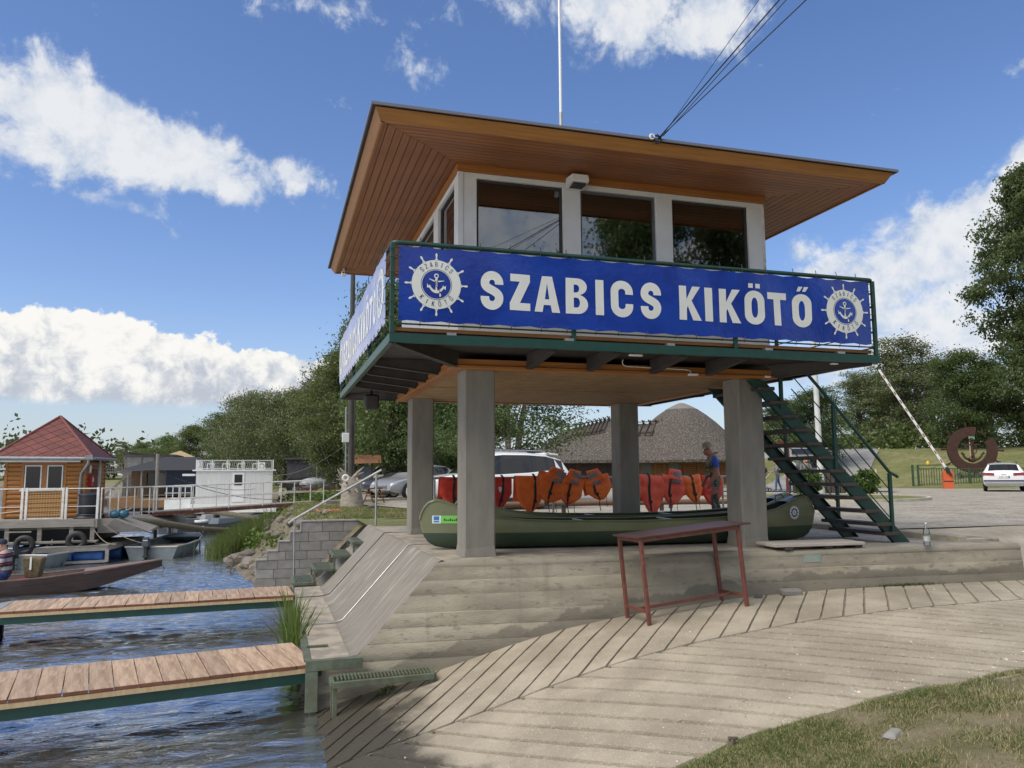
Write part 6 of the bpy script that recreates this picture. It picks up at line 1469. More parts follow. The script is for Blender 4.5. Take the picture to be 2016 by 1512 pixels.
# ================================================================== TREES AND PLANTS
def leaf_mat(name, c, c2, tr=.35):
    m = bpy.data.materials.new(name); m.use_nodes = True; t = m.node_tree; N = NT(t); b = t.nodes['Principled BSDF']
    g = N.n('ShaderNodeNewGeometry'); rnd = g.outputs['Random Per Island']; oi = N.n('ShaderNodeObjectInfo')
    tc = N.n('ShaderNodeTexCoord')
    nz = N.ramp(N.noise(tc.outputs['Object'], .55, 4, .6), .35, .66)
    f = N.m('ADD', N.m('MULTIPLY', rnd, .6), N.m('MULTIPLY', nz, .4))
    col = N.mix(f, c, c2)
    h = N.n('ShaderNodeHueSaturation'); N.put(h.inputs['Value'], N.ramp(oi.outputs['Random'], 0, 1, .82, 1.15, False)); N.put(h.inputs['Hue'], N.ramp(oi.outputs['Random'], 0, 1, .485, .51, False)); N.put(h.inputs['Color'], col)
    N.put(b.inputs['Base Color'], h.outputs[0]); b.inputs['Roughness'].default_value = .5; b.inputs['Specular IOR Level'].default_value = .35
    ts = N.n('ShaderNodeBsdfTranslucent'); N.put(ts.inputs[0], N.mix(.5, h.outputs[0], (.13,.17,.03)))
    mx = N.n('ShaderNodeMixShader'); mx.inputs[0].default_value = tr
    out = [n for n in t.nodes if n.type == 'OUTPUT_MATERIAL'][0]
    t.links.new(b.outputs[0], mx.inputs[1]); t.links.new(ts.outputs[0], mx.inputs[2]); t.links.new(mx.outputs[0], out.inputs[0])
    return m
LM = {'mid': leaf_mat('mid green leaves', (.080,.118,.038), (.160,.205,.070)), 'dark': leaf_mat('dark green leaves', (.058,.092,.034), (.120,.165,.058)),
      'pale': leaf_mat('grey green willow leaves', (.125,.150,.070), (.205,.230,.110)), 'fresh': leaf_mat('fresh green leaves', (.065,.13,.022), (.13,.20,.04))}
M['bark'] = mat('grey bark', (.13,.115,.095), (.08,.07,.058), .95, 6, (2,2,.6), bump=.8, bscale=14, bdist=.03)
M['birchbark'] = mat('pale bark', (.40,.36,.30), (.26,.225,.18), .9, 5, (1,1,2.5), bump=.5, bscale=14, c3=(.07,.06,.05), scale3=5, amt3=.8, lo3=.58, hi3=.66)
def make_tree(seed, nlobe, ncl, per, leaf, H=10.0, w=6.0, base=.18, top_pow=.8, droop=0.0, trunk_r=.2, flat=.5, spread=.42, forks=5, leanx=0.0):
    """returns (crown vertex/face arrays, trunk MB): lobes -> clusters -> leaves, with branches running to the lobes"""
    rg = np.random.default_rng(seed)
    lobes = []
    for i in range(nlobe):
        z = base+(1-base)*((i+.5)/nlobe)**.9; prof = math.sin(PI*min(1, max(.04, (z-base*.6)/(1.03-base*.6)))**top_pow)**.75
        a = i*2.399+rg.uniform(-.5, .5); rr = w/2*prof*rg.uniform(.45, .95)*(1 if i % 3 else .35)
        lobes.append((rr*math.cos(a)+leanx*z*H, rr*math.sin(a), z*H*.93, w*.5*rg.uniform(.30, .50)*(.55+.5*prof)))
    cl = []
    for k in range(ncl):
        x, y, z, r = lobes[rg.integers(nlobe)]
        d = rg.normal(size=3); d /= np.linalg.norm(d); d[2] = d[2]*.85+.12; q = r*rg.uniform(.55, 1.06)
        cl.append((x+d[0]*q, y+d[1]*q, max(base*H*.55, z+d[2]*q*.9)))
    cl = np.array(cl); n = ncl*per
    c = np.repeat(cl, per, 0); sc = np.repeat(rg.uniform(.6, 1.35, ncl), per)[:, None]
    off = rg.normal(size=(n, 3))*np.array([spread, spread, spread*flat])*sc*w/6
    if droop: off[:, 2] -= np.abs(rg.normal(size=n))*droop
    c = c+off
    keep = c[:, 2] > base*H*.3
    c = c[keep]; n = len(c)
    L = leaf*rg.uniform(.55, 1.25, n)[:, None]
    nrm = rg.normal(size=(n, 3)); nrm[:, 2] += .7; nrm /= np.linalg.norm(nrm, axis=1)[:, None]
    t = rg.normal(size=(n, 3)); 
    if droop: t[:, 2] -= 2.2
    t -= nrm*(t*nrm).sum(1)[:, None]; t /= np.linalg.norm(t, axis=1)[:, None]
    s_ = np.cross(nrm, t)
    asp = .32 if droop else .6
    V = np.stack([c-t*L, c+s_*L*asp+t*L*.1, c+t*L, c-s_*L*asp+t*L*.1], 1).reshape(-1, 3)
    F = np.arange(4*n).reshape(n, 4)
    tk = MB(); hh = H*(.80 if droop == 0 else .7)
    pts = [Vector((leanx*z*H+.10*math.sin(z*5+seed)*z, .10*math.cos(z*4+seed)*z, z*H)) for z in np.linspace(0, hh/H, 8)]
    tk.tube([pts[0]-Vector((0, 0, .5))]+pts, [trunk_r*1.5, trunk_r*1.25]+[trunk_r*(1-.85*i/7) for i in range(1, 8)], 9)
    for i in range(nlobe):
        x, y, z, r = lobes[i]; z0 = max(base*H*.55, z-r*1.6-.12*H*rg.random()); z0 = min(z0, hh*.92); k = z0/hh*7; p = pts[int(k)].lerp(pts[min(7, int(k)+1)], k-int(k))
        q = Vector((x, y, z+r*.4)); m_ = p.lerp(q, .5)+Vector((0, 0, -.10*(q-p).length*.5)); rb = trunk_r*.42*(1-.5*z0/hh)
        tk.tube([p, m_, q], [rb, rb*.6, rb*.18], 6)
        for u in range(3):
            e = Vector(cl[rg.integers(ncl)]); 
            if (e-q).length < r*1.8: tk.tube([m_.lerp(q, .4), (m_.lerp(q, .4)+e)/2+Vector((0, 0, .1)), e], [rb*.35, rb*.2, rb*.06], 4)
    return V, F, tk
TREES = {}
def tree_src(key, lm, bark, **kw): TREES[key] = dict(data=make_tree(**kw), lm=lm, bark=bark, me=None)
tree_src('broad', 'mid', 'bark', seed=1, nlobe=16, ncl=300, per=115, leaf=.088, w=6.2, base=.14)
tree_src('broad_b', 'mid', 'bark', seed=2, nlobe=19, ncl=320, per=110, leaf=.088, w=6.0, base=.16, top_pow=.7)
tree_src('dark', 'dark', 'bark', seed=3, nlobe=17, ncl=330, per=110, leaf=.085, w=6.0, base=.10)
tree_src('willow', 'pale', 'bark', seed=4, nlobe=15, ncl=340, per=95, leaf=.12, w=7.0, base=.12, droop=.55, spread=.36)
tree_src('poplar', 'dark', 'bark', seed=5, nlobe=30, ncl=560, per=105, leaf=.068, w=5.0, base=.06, top_pow=.75, spread=.26)
tree_src('loose', 'pale', 'bark', seed=6, nlobe=22, ncl=300, per=85, leaf=.078, w=5.6, base=.08, top_pow=.72, spread=.34)
tree_src('birch', 'dark', 'birchbark', seed=7, nlobe=14, ncl=230, per=100, leaf=.088, w=6.5, base=.30, trunk_r=.17)
tree_src('sparse', 'pale', 'bark', seed=8, nlobe=12, ncl=110, per=60, leaf=.085, w=4.0, base=.30, trunk_r=.10, spread=.40)
def plant_tree(key, pos, H, w, label, name='tree', rotz=None, group=None, base_w=None):
    T = TREES[key]; V, F, tk = T['data']
    t = thing(name, label, 'tree', (pos[0], pos[1], pos[2] if len(pos) > 2 else land_z(pos[0], pos[1])-.02), random.uniform(0, 6.28) if rotz is None else rotz, group)
    if T['me'] is None:
        a = np_obj('crown', V, F, LM[T['lm']], t); b_ = tk.build('trunk', M[T['bark']], t, smooth=60, local=True); T['me'] = (a, b_)
    else:
        share(T['me'][0], 'crown', t, (0, 0, 0)); share(T['me'][1], 'trunk', t, T['me'][1].location)
    s_ = w/{'broad': 7.0, 'broad_b': 6.8, 'dark': 6.8, 'willow': 8.0, 'poplar': 5.6, 'loose': 6.4, 'birch': 7.2, 'sparse': 4.6}[key]
    t.scale = (s_, s_, H/10.0)
    return t
random.seed(21)
gl_, gr_ = 'trees along the river bank', 'trees along the dike'
for key, x, y, topz, w, lab in (
    ('broad', 5.6, 40.6, 11.2, 6.6, 'tall dense tree rising behind the left end of the balcony'),
    ('broad_b', 4.2, 52.5, 9.6, 6.6, 'broad tree left of the balcony with crown just under the left banner'),
    ('willow', 1.1, 75.0, 9.6, 9.6, 'grey green willow with pale forked trunk behind the white houseboat'),
    ('willow', -2.6, 91.0, 10.9, 9.6, 'second willow, left of the pale forked trunk'),
    ('dark', -6.6, 113.0, 10.0, 8.6, 'dark round tree between the willows and the distant trees'),
    ('broad', -12.4, 142.0, 9.7, 10.4, 'distant tree above the navy roof'),
    ('broad_b', -21.5, 182.0, 10.0, 11.5, 'distant low tree above the roof of the grey houseboat'),
    ('broad', -31.0, 212.0, 9.6, 9.5, 'farthest low tree on the bank left of the grey houseboat'),
    ('sparse', -29.0, 176.0, 8.6, 5.4, 'thin windblown tree just right of the red cabin roof'),
    ('broad_b', 6.2, 63.0, 13.4, 7.6, 'tree behind the tall dense one, mostly hidden by the side banner'),
    ('dark', 4.2, 86.0, 12.0, 9.0, 'tall dark tree filling the gap behind the willow'),
    ('dark', -1.0, 101.0, 10.4, 9.0, 'dark tree behind the second willow'),
    ('broad_b', 7.3, 44.0, 9.8, 6.6, 'tree directly behind the rear left pillar'),
    ('dark', 7.9, 35.5, 7.4, 5.4, 'leaning dark tree seen between the two left pillars'),
    ('broad', 14.6, 58.7, 8.0, 6.8, 'tree beyond the white parked car, left of the pale trunks'),
    ('dark', 12.0, 66.0, 11.8, 7.0, 'tree far behind the parked van'),
    ('broad_b', 25.5, 118.5, 5.4, 7.4, 'low sunlit tree far off between the left pillars')):
    plant_tree(key, (x, y), topz-land_z(x, y), w, lab, group=gl_)
bt_ = plant_tree('birch', (8.7, 29.2, .0), 6.4, 5.6, 'tree with two pale trunks behind the white car', group=gl_, rotz=.8)
b = MB(); b.tube([(8.95, 29.3, 0), (9.05, 29.3, 1.6), (9.25, 29.3, 3.0), (9.6, 29.4, 4.6)], [.17, .14, .12, .07], 8); b.build('trunk', M['birchbark'], bt_, smooth=60)
for key, x, y, topz, w, lab in (
    ('poplar', 58.6, 47.6, 27.0, 11.0, 'tall leafy poplar cut off by the right edge of the picture'),
    ('dark', 54.5, 51.0, 11.6, 7.4, 'dark tree behind the ship wheel sculpture'),
    ('loose', 58.2, 61.2, 14.6, 10.4, 'pale green loose tree just right of the balcony end'),
    ('loose', 55.6, 64.5, 11.4, 6.6, 'smaller loose tree under the balcony end'),
    ('dark', 42.0, 53.6, 8.2, 6.4, 'dark bushy tree behind the staircase'),
    ('broad', 49.9, 69.0, 8.6, 7.0, 'tree behind the top of the staircase, right of the thatched cone'),
    ('loose', 73.0, 72.5, 14.6, 10.0, 'loose tree behind the raised barrier arm'),
    ('loose', 70.5, 62.8, 13.0, 9.6, 'loose tree behind the anchor sculpture'),
    ('broad_b', 53.7, 78.4, 6.8, 6.0, 'low tree beside the end of the thatched roof'),
    ('dark', 71.1, 78.4, 14.0, 10.0, 'dark tree behind the pale loose one')):
    plant_tree(key, (x, y), topz-land_z(x, y), w, lab, group=gr_)
for i, (x, y, H, w) in enumerate(((4, -26, 13, 9), (11.5, -26, 15.2, 7), (16.5, -27, 16.4, 8), (22.5, -26, 22, 10), (29.5, -27, 22, 10))):
    plant_tree(('broad', 'broad_b', 'dark', 'broad', 'dark')[i], (x, y, -.6), H, w, 'tall tree on the near bank mirrored in the tower windows', group='trees reflected in the windows')
# scrub along the dike crest and a far wood across the river
def leaf_mass(name, pts, leaf, lm, kind='stuff', seed=3, per=90):
    rg = np.random.default_rng(seed); P = np.array(pts); n = len(P)*per
    c = np.repeat(P[:, :3], per, 0)+rg.normal(size=(n, 3))*np.repeat(P[:, 3:6], per, 0)*.5
    L = leaf*rg.uniform(.6, 1.3, n)[:, None]; nr = rg.normal(size=(n, 3)); nr /= np.linalg.norm(nr, axis=1)[:, None]; t = np.cross(nr, rg.normal(size=(n, 3))); t /= np.linalg.norm(t, axis=1)[:, None]; s_ = np.cross(nr, t)
    V = np.stack([c-t*L, c+s_*L*.6, c+t*L, c-s_*L*.6], 1).reshape(-1, 3); return np_obj(name, V, np.arange(4*n).reshape(n, 4), lm, kind=kind)
rg = np.random.default_rng(8); pts = []
for k in range(110):
    t = k/109; x = 44+34*t+rg.normal()*1.5; y = 68-27*t+rg.normal()*1.5; h = rg.uniform(.8, 2.2); pts.append((x, y, land_z(x, y)+h*.4, 1.3, 1.3, h))
tag(leaf_mass('dike_scrub', pts, .20, LM['mid'], per=120), 'low scrub along the crest of the grass dike', 'scrub')
pts = [(x, 345+60*pn(x*.004, 0, 1)+rg.normal()*6, 6+rg.uniform(-1, 4), 7, 7, 8) for x in np.linspace(-330, -40, 75)]
tag(leaf_mass('far_wood', pts, 1.1, LM['dark'], per=150), 'far dark wood across the river at the left edge', 'wood')
pts = []
for k in range(46):
    y = 36+rg.uniform(0, 40); x = shore(y)+rg.uniform(-.3, 1.8); pts.append((x, y, land_z(x, y)+.3, .8, .8, .8))
tag(leaf_mass('bank_weeds', pts, .16, LM['fresh'], per=70), 'tall weeds along the river bank beyond the gangway', 'weeds')
pts = [(x, y, z, .35, .35, .5) for x, y, z in ((-.35, 26.6, -1.2), (-.1, 26.0, -1.15), (.15, 25.4, -1.1), (-.55, 27.5, -1.2), (0.2, 24.2, -1.0))]
tag(leaf_mass('leafy_weeds', pts, .07, LM['fresh'], per=160), 'broad-leaved weeds growing over the shore stones', 'weeds')
# ---- blades: reeds, foreground turf, bank grass
def blades(name, P, h, w, bend, mats, seed=1, mi=None, kind='stuff'):
    rg = np.random.default_rng(seed); n = len(P); a = rg.uniform(0, 6.283, n); hh = h*rg.uniform(.5, 1.25, n); lean = bend*rg.normal(size=(n, 2))*hh[:, None]
    d = np.stack([np.cos(a), np.sin(a), np.zeros(n)], 1)*(w/2)
    mid = P+np.stack([lean[:, 0]*.35, lean[:, 1]*.35, hh*.6], 1); tip = P+np.stack([lean[:, 0], lean[:, 1], hh*np.sqrt(np.maximum(.2, 1-(lean**2).sum(1)/hh**2*.6))], 1)
    V = np.stack([P-d, P+d, mid+d*.7, mid-d*.7, tip], 1).reshape(-1, 3); k = np.arange(n)*5
    F = np.concatenate([np.stack([k, k+1, k+2], 1), np.stack([k, k+2, k+3], 1), np.stack([k+3, k+2, k+4], 1)])
    m3 = np.concatenate([mi]*3) if mi is not None else None
    return np_obj(name, V, F, mats, mi=m3, kind=kind)
G_ = [leaf_mat('green blades', (.085,.125,.028), (.155,.195,.055), .3), leaf_mat('straw blades', (.27,.225,.11), (.42,.36,.21), .25), leaf_mat('deep green blades', (.05,.095,.022), (.095,.145,.04), .3)]
rg = np.random.default_rng(31)
n = 260000; X_ = rg.uniform(1.8, 9.5, n); E_ = rg.beta(1, 1.6, n)*3.2
Y_ = np.array([vedge(x) for x in X_])-E_+.03
dn_ = np.array([pn(x, y, 1.5, 11)+.5*pn(x, y, 4.0, 3) for x, y in zip(X_, Y_)])
edge = np.exp(-E_/.35)
keep = (rg.random(n) < np.clip(.55+dn_*1.5+edge*.35, .08, 1)); X_, Y_, E_, dn_, edge = X_[keep], Y_[keep], E_[keep], dn_[keep], edge[keep]
Zv = np.array([verge_z(x, y) for x, y in zip(X_, Y_)])-.004
tone = rg.random(len(X_)); mi = np.where(tone < .58-.45*dn_-.30*edge, 1, np.where(tone > .80, 2, 0))
tag(blades('verge_grass', np.stack([X_, Y_, Zv], 1), .042, .0042, .75, G_, 2, mi), 'patchy short grass and straw in the bottom right corner', 'grass')
for i, (x, y, a) in enumerate(((4.55, 4.75, .2), (3.7, 4.45, 1.0), (4.9, 4.2, .4))):
    b = MB(); z = verge_z(x, y)+.02; b.tube([(x, y, z), (x+.12*math.cos(a), y+.12*math.sin(a), z+.02)], .0025, 4); tag(b.build('straw_stalk', G_[1]), ('longest dry straw stalk lying on the foreground grass', 'dry straw stalk beside the flat stone', 'dry straw stalk nearest the bottom right corner')[i], 'straw', 'straw stalks on the foreground grass')
n = 9000; yy = rg.uniform(27.6, 33.5, n); xx = np.array([shore(y) for y in yy])+rg.normal(-.1, .38, n)
zz = np.array([max(land_z(x, y), WATER_Z-.15) for x, y in zip(xx, yy)])
tag(blades('reeds', np.stack([xx, yy, zz], 1), .85, .016, .28, [LM['fresh'], LM['mid']], 3, (rg.random(n) > .5).astype(int)), 'clump of green reeds at the water edge left of the block wall', 'reeds')
n = 260; yy = np.concatenate([rg.uniform(10.9, 13.4, 150), rg.normal(12.2, .3, 110)]); xx = rg.normal(.36, .05, n)
tag(blades('iris_leaves', np.stack([xx, yy, np.full(n, WATER_Z-.05)], 1), .95, .03, .2, [LM['fresh']], 4), 'tall blade leaves growing from the water against the quay ledge', 'reeds')
n = 42000; yy = 20.1+rg.random(n)**1.2*12; xx = np.array([shore(y)+1.4 for y in yy])+rg.random(n)*3.4; keep = (xx < 4.4) & (xx > np.interp(yy, [20, 21, 33], [.85, .3, -.4])); xx, yy = xx[keep], yy[keep]; n = len(xx)
dn_ = np.array([pn(x, y, .8, 4) for x, y in zip(xx, yy)]); mi = np.where(rg.random(n) < .38-dn_*.5, 1, 0)
tag(blades('bank_grass', np.stack([xx, yy, np.array([land_z(x, y) for x, y in zip(xx, yy)])-.01], 1), .07, .012, .7, G_, 6, mi), 'short mixed grass on the bank above the block wall', 'grass')
n = 400; xx = rg.normal(8.6, .3, n); tag(blades('wall_weeds', np.stack([xx, np.array([fy(x, -.5) for x in xx])-np.abs(rg.normal(0, .03, n)), np.full(n, -.53)], 1), .05, .006, .9, [G_[2], G_[0]], 7, (rg.random(n) > .5).astype(int)), 'small weeds in the joint between wall and ramp', 'weeds')
n = 120; xx = rg.normal(1.32, .05, n); tag(blades('quay_weed', np.stack([xx, 9.45+rg.normal(0, .03, n), np.array([float(zr(x)) for x in xx])], 1), .06, .02, .9, [LM['pale']], 8), 'small pale weed growing behind the low grating step', 'weeds')
# bare twigs in the water
b = MB(); random.seed(6)
for k in range(12): x, y = -1.2+random.uniform(-.4, .35), 24.3+random.uniform(-.5, .5); b.tube([(x, y, -1.7), (x+random.uniform(-.15, .15), y, -1.35), (x+random.uniform(-.35, .35), y, -1.1+random.uniform(-.2, .2))], .008, 4)
tag(b.build('drowned_twigs', M['bark']), 'thin bare twigs sticking out of the water left of the block wall', 'twigs')
# ---- shore stones
rockm = mat('shore stone', (.19,.165,.135), (.115,.105,.09), .9, 5, bump=.8, bscale=14, bdist=.03, vary=.18)
def rock(c, r, sq, seed):
    bm = bmesh.new(); bmesh.ops.create_icosphere(bm, subdivisions=2, radius=1)
    for v in bm.verts:
        d = .30*noise.noise(v.co*1.1+Vector((seed*3.7, seed, 1)))+.14*noise.noise(v.co*2.7+Vector((seed, 2, 3))); v.co *= 1+d; v.co = Vector((v.co.x*sq[0], v.co.y*sq[1], v.co.z*sq[2]))*r
        v.co.z = max(v.co.z, -r*.5)
    me = bpy.data.meshes.new('rock'); bm.to_mesh(me); bm.free(); me.materials.append(rockm); o = bpy.data.objects.new('shore_stone', me); link(o); o.location = c; o.rotation_euler = (0, 0, seed*1.3); return o
random.seed(17)
for i in range(46):
    y = random.uniform(21.2, 30); d = random.uniform(-.15, 1.9) if i > 10 else random.uniform(-.25, .25); x = shore(y)+d; r = random.choice((.12, .15, .2, .27)) if i > 10 else random.uniform(.24, .42)
    o = rock((x, y, land_z(x, y)+r*.12), r, (1, .8, .55), i+1)
    tag(o, 'large grey brown stone at the waterline left of the block wall' if i <= 10 else 'small grey brown stone scattered on the earth bank left of the block wall', 'stone', 'large stones at the waterline' if i <= 10 else 'small stones on the bank')
tag(rock((2.95, 24.6, .06), .16, (1.4, .8, .7), 90), 'single brown stone lying on the grass above the block wall', 'stone')
# orange rope heap on the grass
b = MB(); random.seed(3)
for k in range(9): 
    x0 = 1.15+random.uniform(-.1, .5); b.tube([(x0+.30*q/5+.08*math.sin(q*2+k), 23.6+.5*math.sin(q*1.3+k)+random.uniform(-.2, .2), land_z(1.3, 23.6)+.05+.02*math.sin(q+k)) for q in range(7)], .018, 5)
tag(b.build('orange_rope', mat('faded orange rope', (.42,.15,.06), (.32,.12,.05), .9, 9), smooth=60), 'faded orange rope lying in a heap on the bank grass', 'rope')
# low beams edging the car park
for i, (p, q, lab) in enumerate((((1.8, 29.6, .08), (4.4, 31.4, .08), 'pale timber kerb beam beside the driftwood stump'), ((4.0, 31.6, .08), (6.5, 33.0, .08), 'grey timber kerb beam in front of the silver car'))):
    b = MB(); b.bar(p, q, .22, .16); tag(b.build('kerb_beam', mat('pale kerb timber', (.40,.36,.29), (.32,.28,.22), .85, 3), bevel=.01), lab, 'beam')
# ---- driftwood root stump
stp = thing('driftwood_stump', 'bleached driftwood root stump with spreading roots on the bank', 'stump', (2.45, 27.0, 0)); b = MB(); random.seed(14)
b.tube([(2.55, 27, -.1), (2.55, 27, .35), (2.5, 27, .75), (2.45, 27, .95)], [.42, .36, .30, .22], 12)
for k in range(38):
    a = random.uniform(0, 6.28); e = random.uniform(-.25, .9); L = random.uniform(.35, .75); d = Vector((math.cos(a)*math.cos(e), math.sin(a)*math.cos(e)*.8, math.sin(e))); p = Vector((2.5, 27, random.uniform(.45, .9)))
    m_ = p+d*L*.55+Vector((random.uniform(-.1, .1), 0, random.uniform(-.05, .1))); q = p+d*L+Vector((random.uniform(-.15, .15), random.uniform(-.1, .1), random.uniform(-.1, .15))); r = random.uniform(.05, .09); b.tube([p, m_, q], [r, r*.7, r*.2], 6)
b.build('roots', mat('bleached driftwood', (.34,.30,.25), (.22,.19,.155), .9, 4, (1,1,3), bump=.6, bscale=16), stp, smooth=50)
b = MB(); b.torus((2.3, 26.55, .98), .09, .035, 'y', 14, 6); tag(b.build('white_ring', M['white'], smooth=60), 'small white ring hanging on the driftwood stump', 'ring')
# bushes by the grass island
for i, (x, y, r, lab) in enumerate(((25.0, 28.9, .62, 'round yellow green bush right of the staircase rail'), (22.6, 29.6, .66, 'round yellow green bush behind the middle of the staircase'))):
    t = thing('round_bush', lab, 'bush', (x, y, .1), 0, 'clipped bushes on the grass island')
    rg2 = np.random.default_rng(i+40); P = [(r*.75*v[0], r*.75*v[1], r*.85+r*.7*v[2], r*.22, r*.22, r*.2) for v in (lambda q: q/np.linalg.norm(q, axis=1)[:, None])(rg2.normal(size=(60, 3)))]
    o = leaf_mass('foliage', P, .075, LM['fresh'], kind=None, seed=i, per=60); adopt(o, t)
    if 'kind' in o: del o['kind']
    b = MB(); b.tube([(0, 0, -.1), (0, 0, .5)], .05, 6); b.build('stem', M['bark'], t, local=True)

# gravel grit and shell bits lying on the ramp
rg = np.random.default_rng(77); n = 2600; gx_ = rg.uniform(1.2, 9.5, n); gy_ = np.where(rg.random(n) < .6, 5.4+rg.exponential(.7, n), rg.uniform(5.3, 9.2, n)); keep = gy_ < 9.25; gx_, gy_ = gx_[keep], gy_[keep]; n = len(gx_)
r_ = rg.uniform(.003, .009, n)*np.where(rg.random(n) < .05, 2.2, 1); base_ = np.array([[1, 0, 0], [-.5, .87, 0], [-.5, -.87, 0], [.1, .1, .8]])
V = (base_[None]*r_[:, None, None]*rg.uniform(.6, 1.4, (n, 4, 1))+np.stack([gx_, gy_, np.array([float(zr(x)) for x in gx_])+.001], 1)[:, None, :]).reshape(-1, 3); k = np.arange(n)*4
F = np.concatenate([np.stack([k, k+1, k+3], 1), np.stack([k+1, k+2, k+3], 1), np.stack([k+2, k, k+3], 1)])
tag(np_obj('grit', V, F, mat('pale grit', (.55,.51,.43), (.28,.25,.21), .9, 30, island=.45), kind='stuff'), 'loose pale grit scattered over the boat ramp', 'grit')
# ================================================================== BUILDINGS, CARS, PEOPLE
VYAW = -.2946
# ---- thatched hall: local x to the right, y away
th = thing('thatched_hall', 'long log hall with grey thatched roofs and a round thatched cone at its right end', 'hall', (17.5, 57.8, .03), VYAW)
M['thatch'] = mat('weathered reed thatch', (.135,.115,.098), (.07,.06,.05), .95, 5, (1.6,1.6,1), .36, .66, 9, 1.0, 5, .25, c3=(.29,.265,.235), scale3=6.5, amt3=.75, lo3=.53, hi3=.63)
M['logwall'] = mat('orange log wall', (.27,.105,.025), (.19,.072,.018), .6, 2, (1,1,10), bump=.1)
M['logshaded'] = mat('shaded log wall', (.105,.052,.026), (.075,.036,.02), .7, 2, (1,1,10), bump=.1)  # darker copy of the orange logs, shade put into the colour
EV = 2.12
def thatch(name, rows, thick=.22):
    b = MB(); up = [[Vector(p)+Vector((0, 0, .05*pn(p[0]*1.1, p[1]*1.1+p[2], 1.4))) for p in r] for r in rows]
    b.grid(up); lo = [Vector(p)-Vector((0, 0, thick)) for p in rows[0]]; b.grid([[p-Vector((0, 0, .0)) for p in lo], up[0]]); b.grid([[Vector((p[0], p[1]+.5, p[2])) for p in lo], lo])
    return b.build(name, M['thatch'], th, local=True, smooth=50)
def hip(x0, x1, y0, y1, rx0, rx1, ry, zr0, zr1, n=14):
    F, S1, S2 = [], [], []
    m = 26
    for j in range(n+1):
        t = j/n; sag_ = -.18*math.sin(PI*t)
        F.append([(lerp(lerp(x0, x1, i/m), lerp(rx0, rx1, i/m), t), lerp(y0, ry, t), lerp(EV, lerp(zr0, zr1, i/m), t)+sag_) for i in range(m+1)])
        S1.append([(lerp(x0, rx0, t), lerp(lerp(y1, y0, i/8), ry, t), lerp(EV, zr0, t)+sag_) for i in range(9)]); S2.append([(lerp(x1, rx1, t), lerp(lerp(y0, y1, i/8), ry, t), lerp(EV, zr1, t)+sag_) for i in range(9)])
    for r in (F, S1, S2): thatch('thatch_slope', r)
hip(.55, 8.3, 0, 9, 4.0, 8.2, 4.2, 4.55, 5.55); hip(8.0, 13.2, .6, 9, 8.0, 13.0, 4.6, 5.05, 5.25)
# round cone
prof = [(6.1, EV), (5.4, EV+.62), (4.5, 3.55), (3.6, 4.5), (2.8, 5.32), (2.0, 5.98), (1.35, 6.42), (.85, 6.66), (.3, 6.92), (0.02, 6.98)]
cxc, cyc = 14.4, 6.0; b = MB(); rows = []
for r, z in prof: rows.append([(cxc+r*math.cos(a), cyc+r*math.sin(a), z+.05*pn(a*4, z*2, 1.5)) for a in np.linspace(0, 2*PI, 49)[:-1]])
b.grid(rows, closed=True); b.lathe([(6.1, EV), (6.08, EV-.2), (5.4, EV-.22)], (cxc, cyc, 0), 48); b.build('thatch_cone', M['thatch'], th, local=True, smooth=50)
b = MB(); b.lathe([(1.36, 6.43), (.86, 6.70), (.31, 6.96), (.02, 7.02)], (cxc, cyc, 0), 28); b.build('cone_cap', mat('reed cap', (.22,.20,.175), (.16,.145,.125), .95, 8, bump=.6, bscale=20), th, local=True, smooth=40)
M['stick'] = mat('dark ridge timber', (.06,.045,.038), (.045,.033,.03), .8, 5)
def ridge(x0, x1, n, z0, z1, ry, dy, drop):
    for k in range(n):
        x = lerp(x0, x1, k/(n-1)); z = lerp(z0, z1, k/(n-1)); b = MB()
        b.bar((x, ry+.30, z+.26), (x-.75, ry-dy, z-drop), .08, .07); b.bar((x-.30, ry-.35, z+.24), (x+.05, ry+.3, z-.05), .08, .07); b.build('ridge_timber', M['stick'], th, local=True)
    b = MB(); b.bar((x0-.9, ry-dy*.8, z0-drop*.80), (x1-.6, ry-dy*.8, z1-drop*.80), .09, .07); b.bar((x0-1.1, ry-dy, z0-drop-.1), (x1-.7, ry-dy, z1-drop-.1), .06, .06); b.bar((x0-.6, ry-.1, z0+.12), (x1+.3, ry-.1, z1+.12), .07, .07); b.build('ridge_batten', M['stick'], th, local=True)
ridge(5.4, 8.1, 9, 4.86, 5.52, 4.1, 1.1, .95); ridge(8.9, 12.6, 8, 5.1, 5.26, 4.5, 1.1, 1.0)
def logs(name, x0, x1, y, z0, z1, n, mt):
    b = MB(); siding(b, (x0, y, 0), (x1, y, 0), z0, z1, n, (0, -1, 0)); b.build(name, mt, th, local=True, smooth=40)
MB().box(.9, 8.3, .9, 8.5, -.2, 2.0).build('wall_core', M['stick'], th, local=True); MB().box(8.3, 17.5, 1.5, 8.5, -.2, 2.05).build('wall_core', M['stick'], th, local=True)
logs('log_wall', .9, 8.2, .86, 0, 1.0, 7, M['logshaded']); logs('log_wall', 8.4, 17.5, 1.46, 0, 1.0, 6, M['logwall'])
wins = [(2.62, 3.22), (3.95, 4.75), (5.45, 6.15), (6.75, 7.5)]
e = [.9]+[v for p in wins for v in p]+[8.2]
for a, c in zip(e[0::2], e[1::2]): logs('log_wall', a, c, .86, 1.0, 1.92, 7, M['logshaded'])
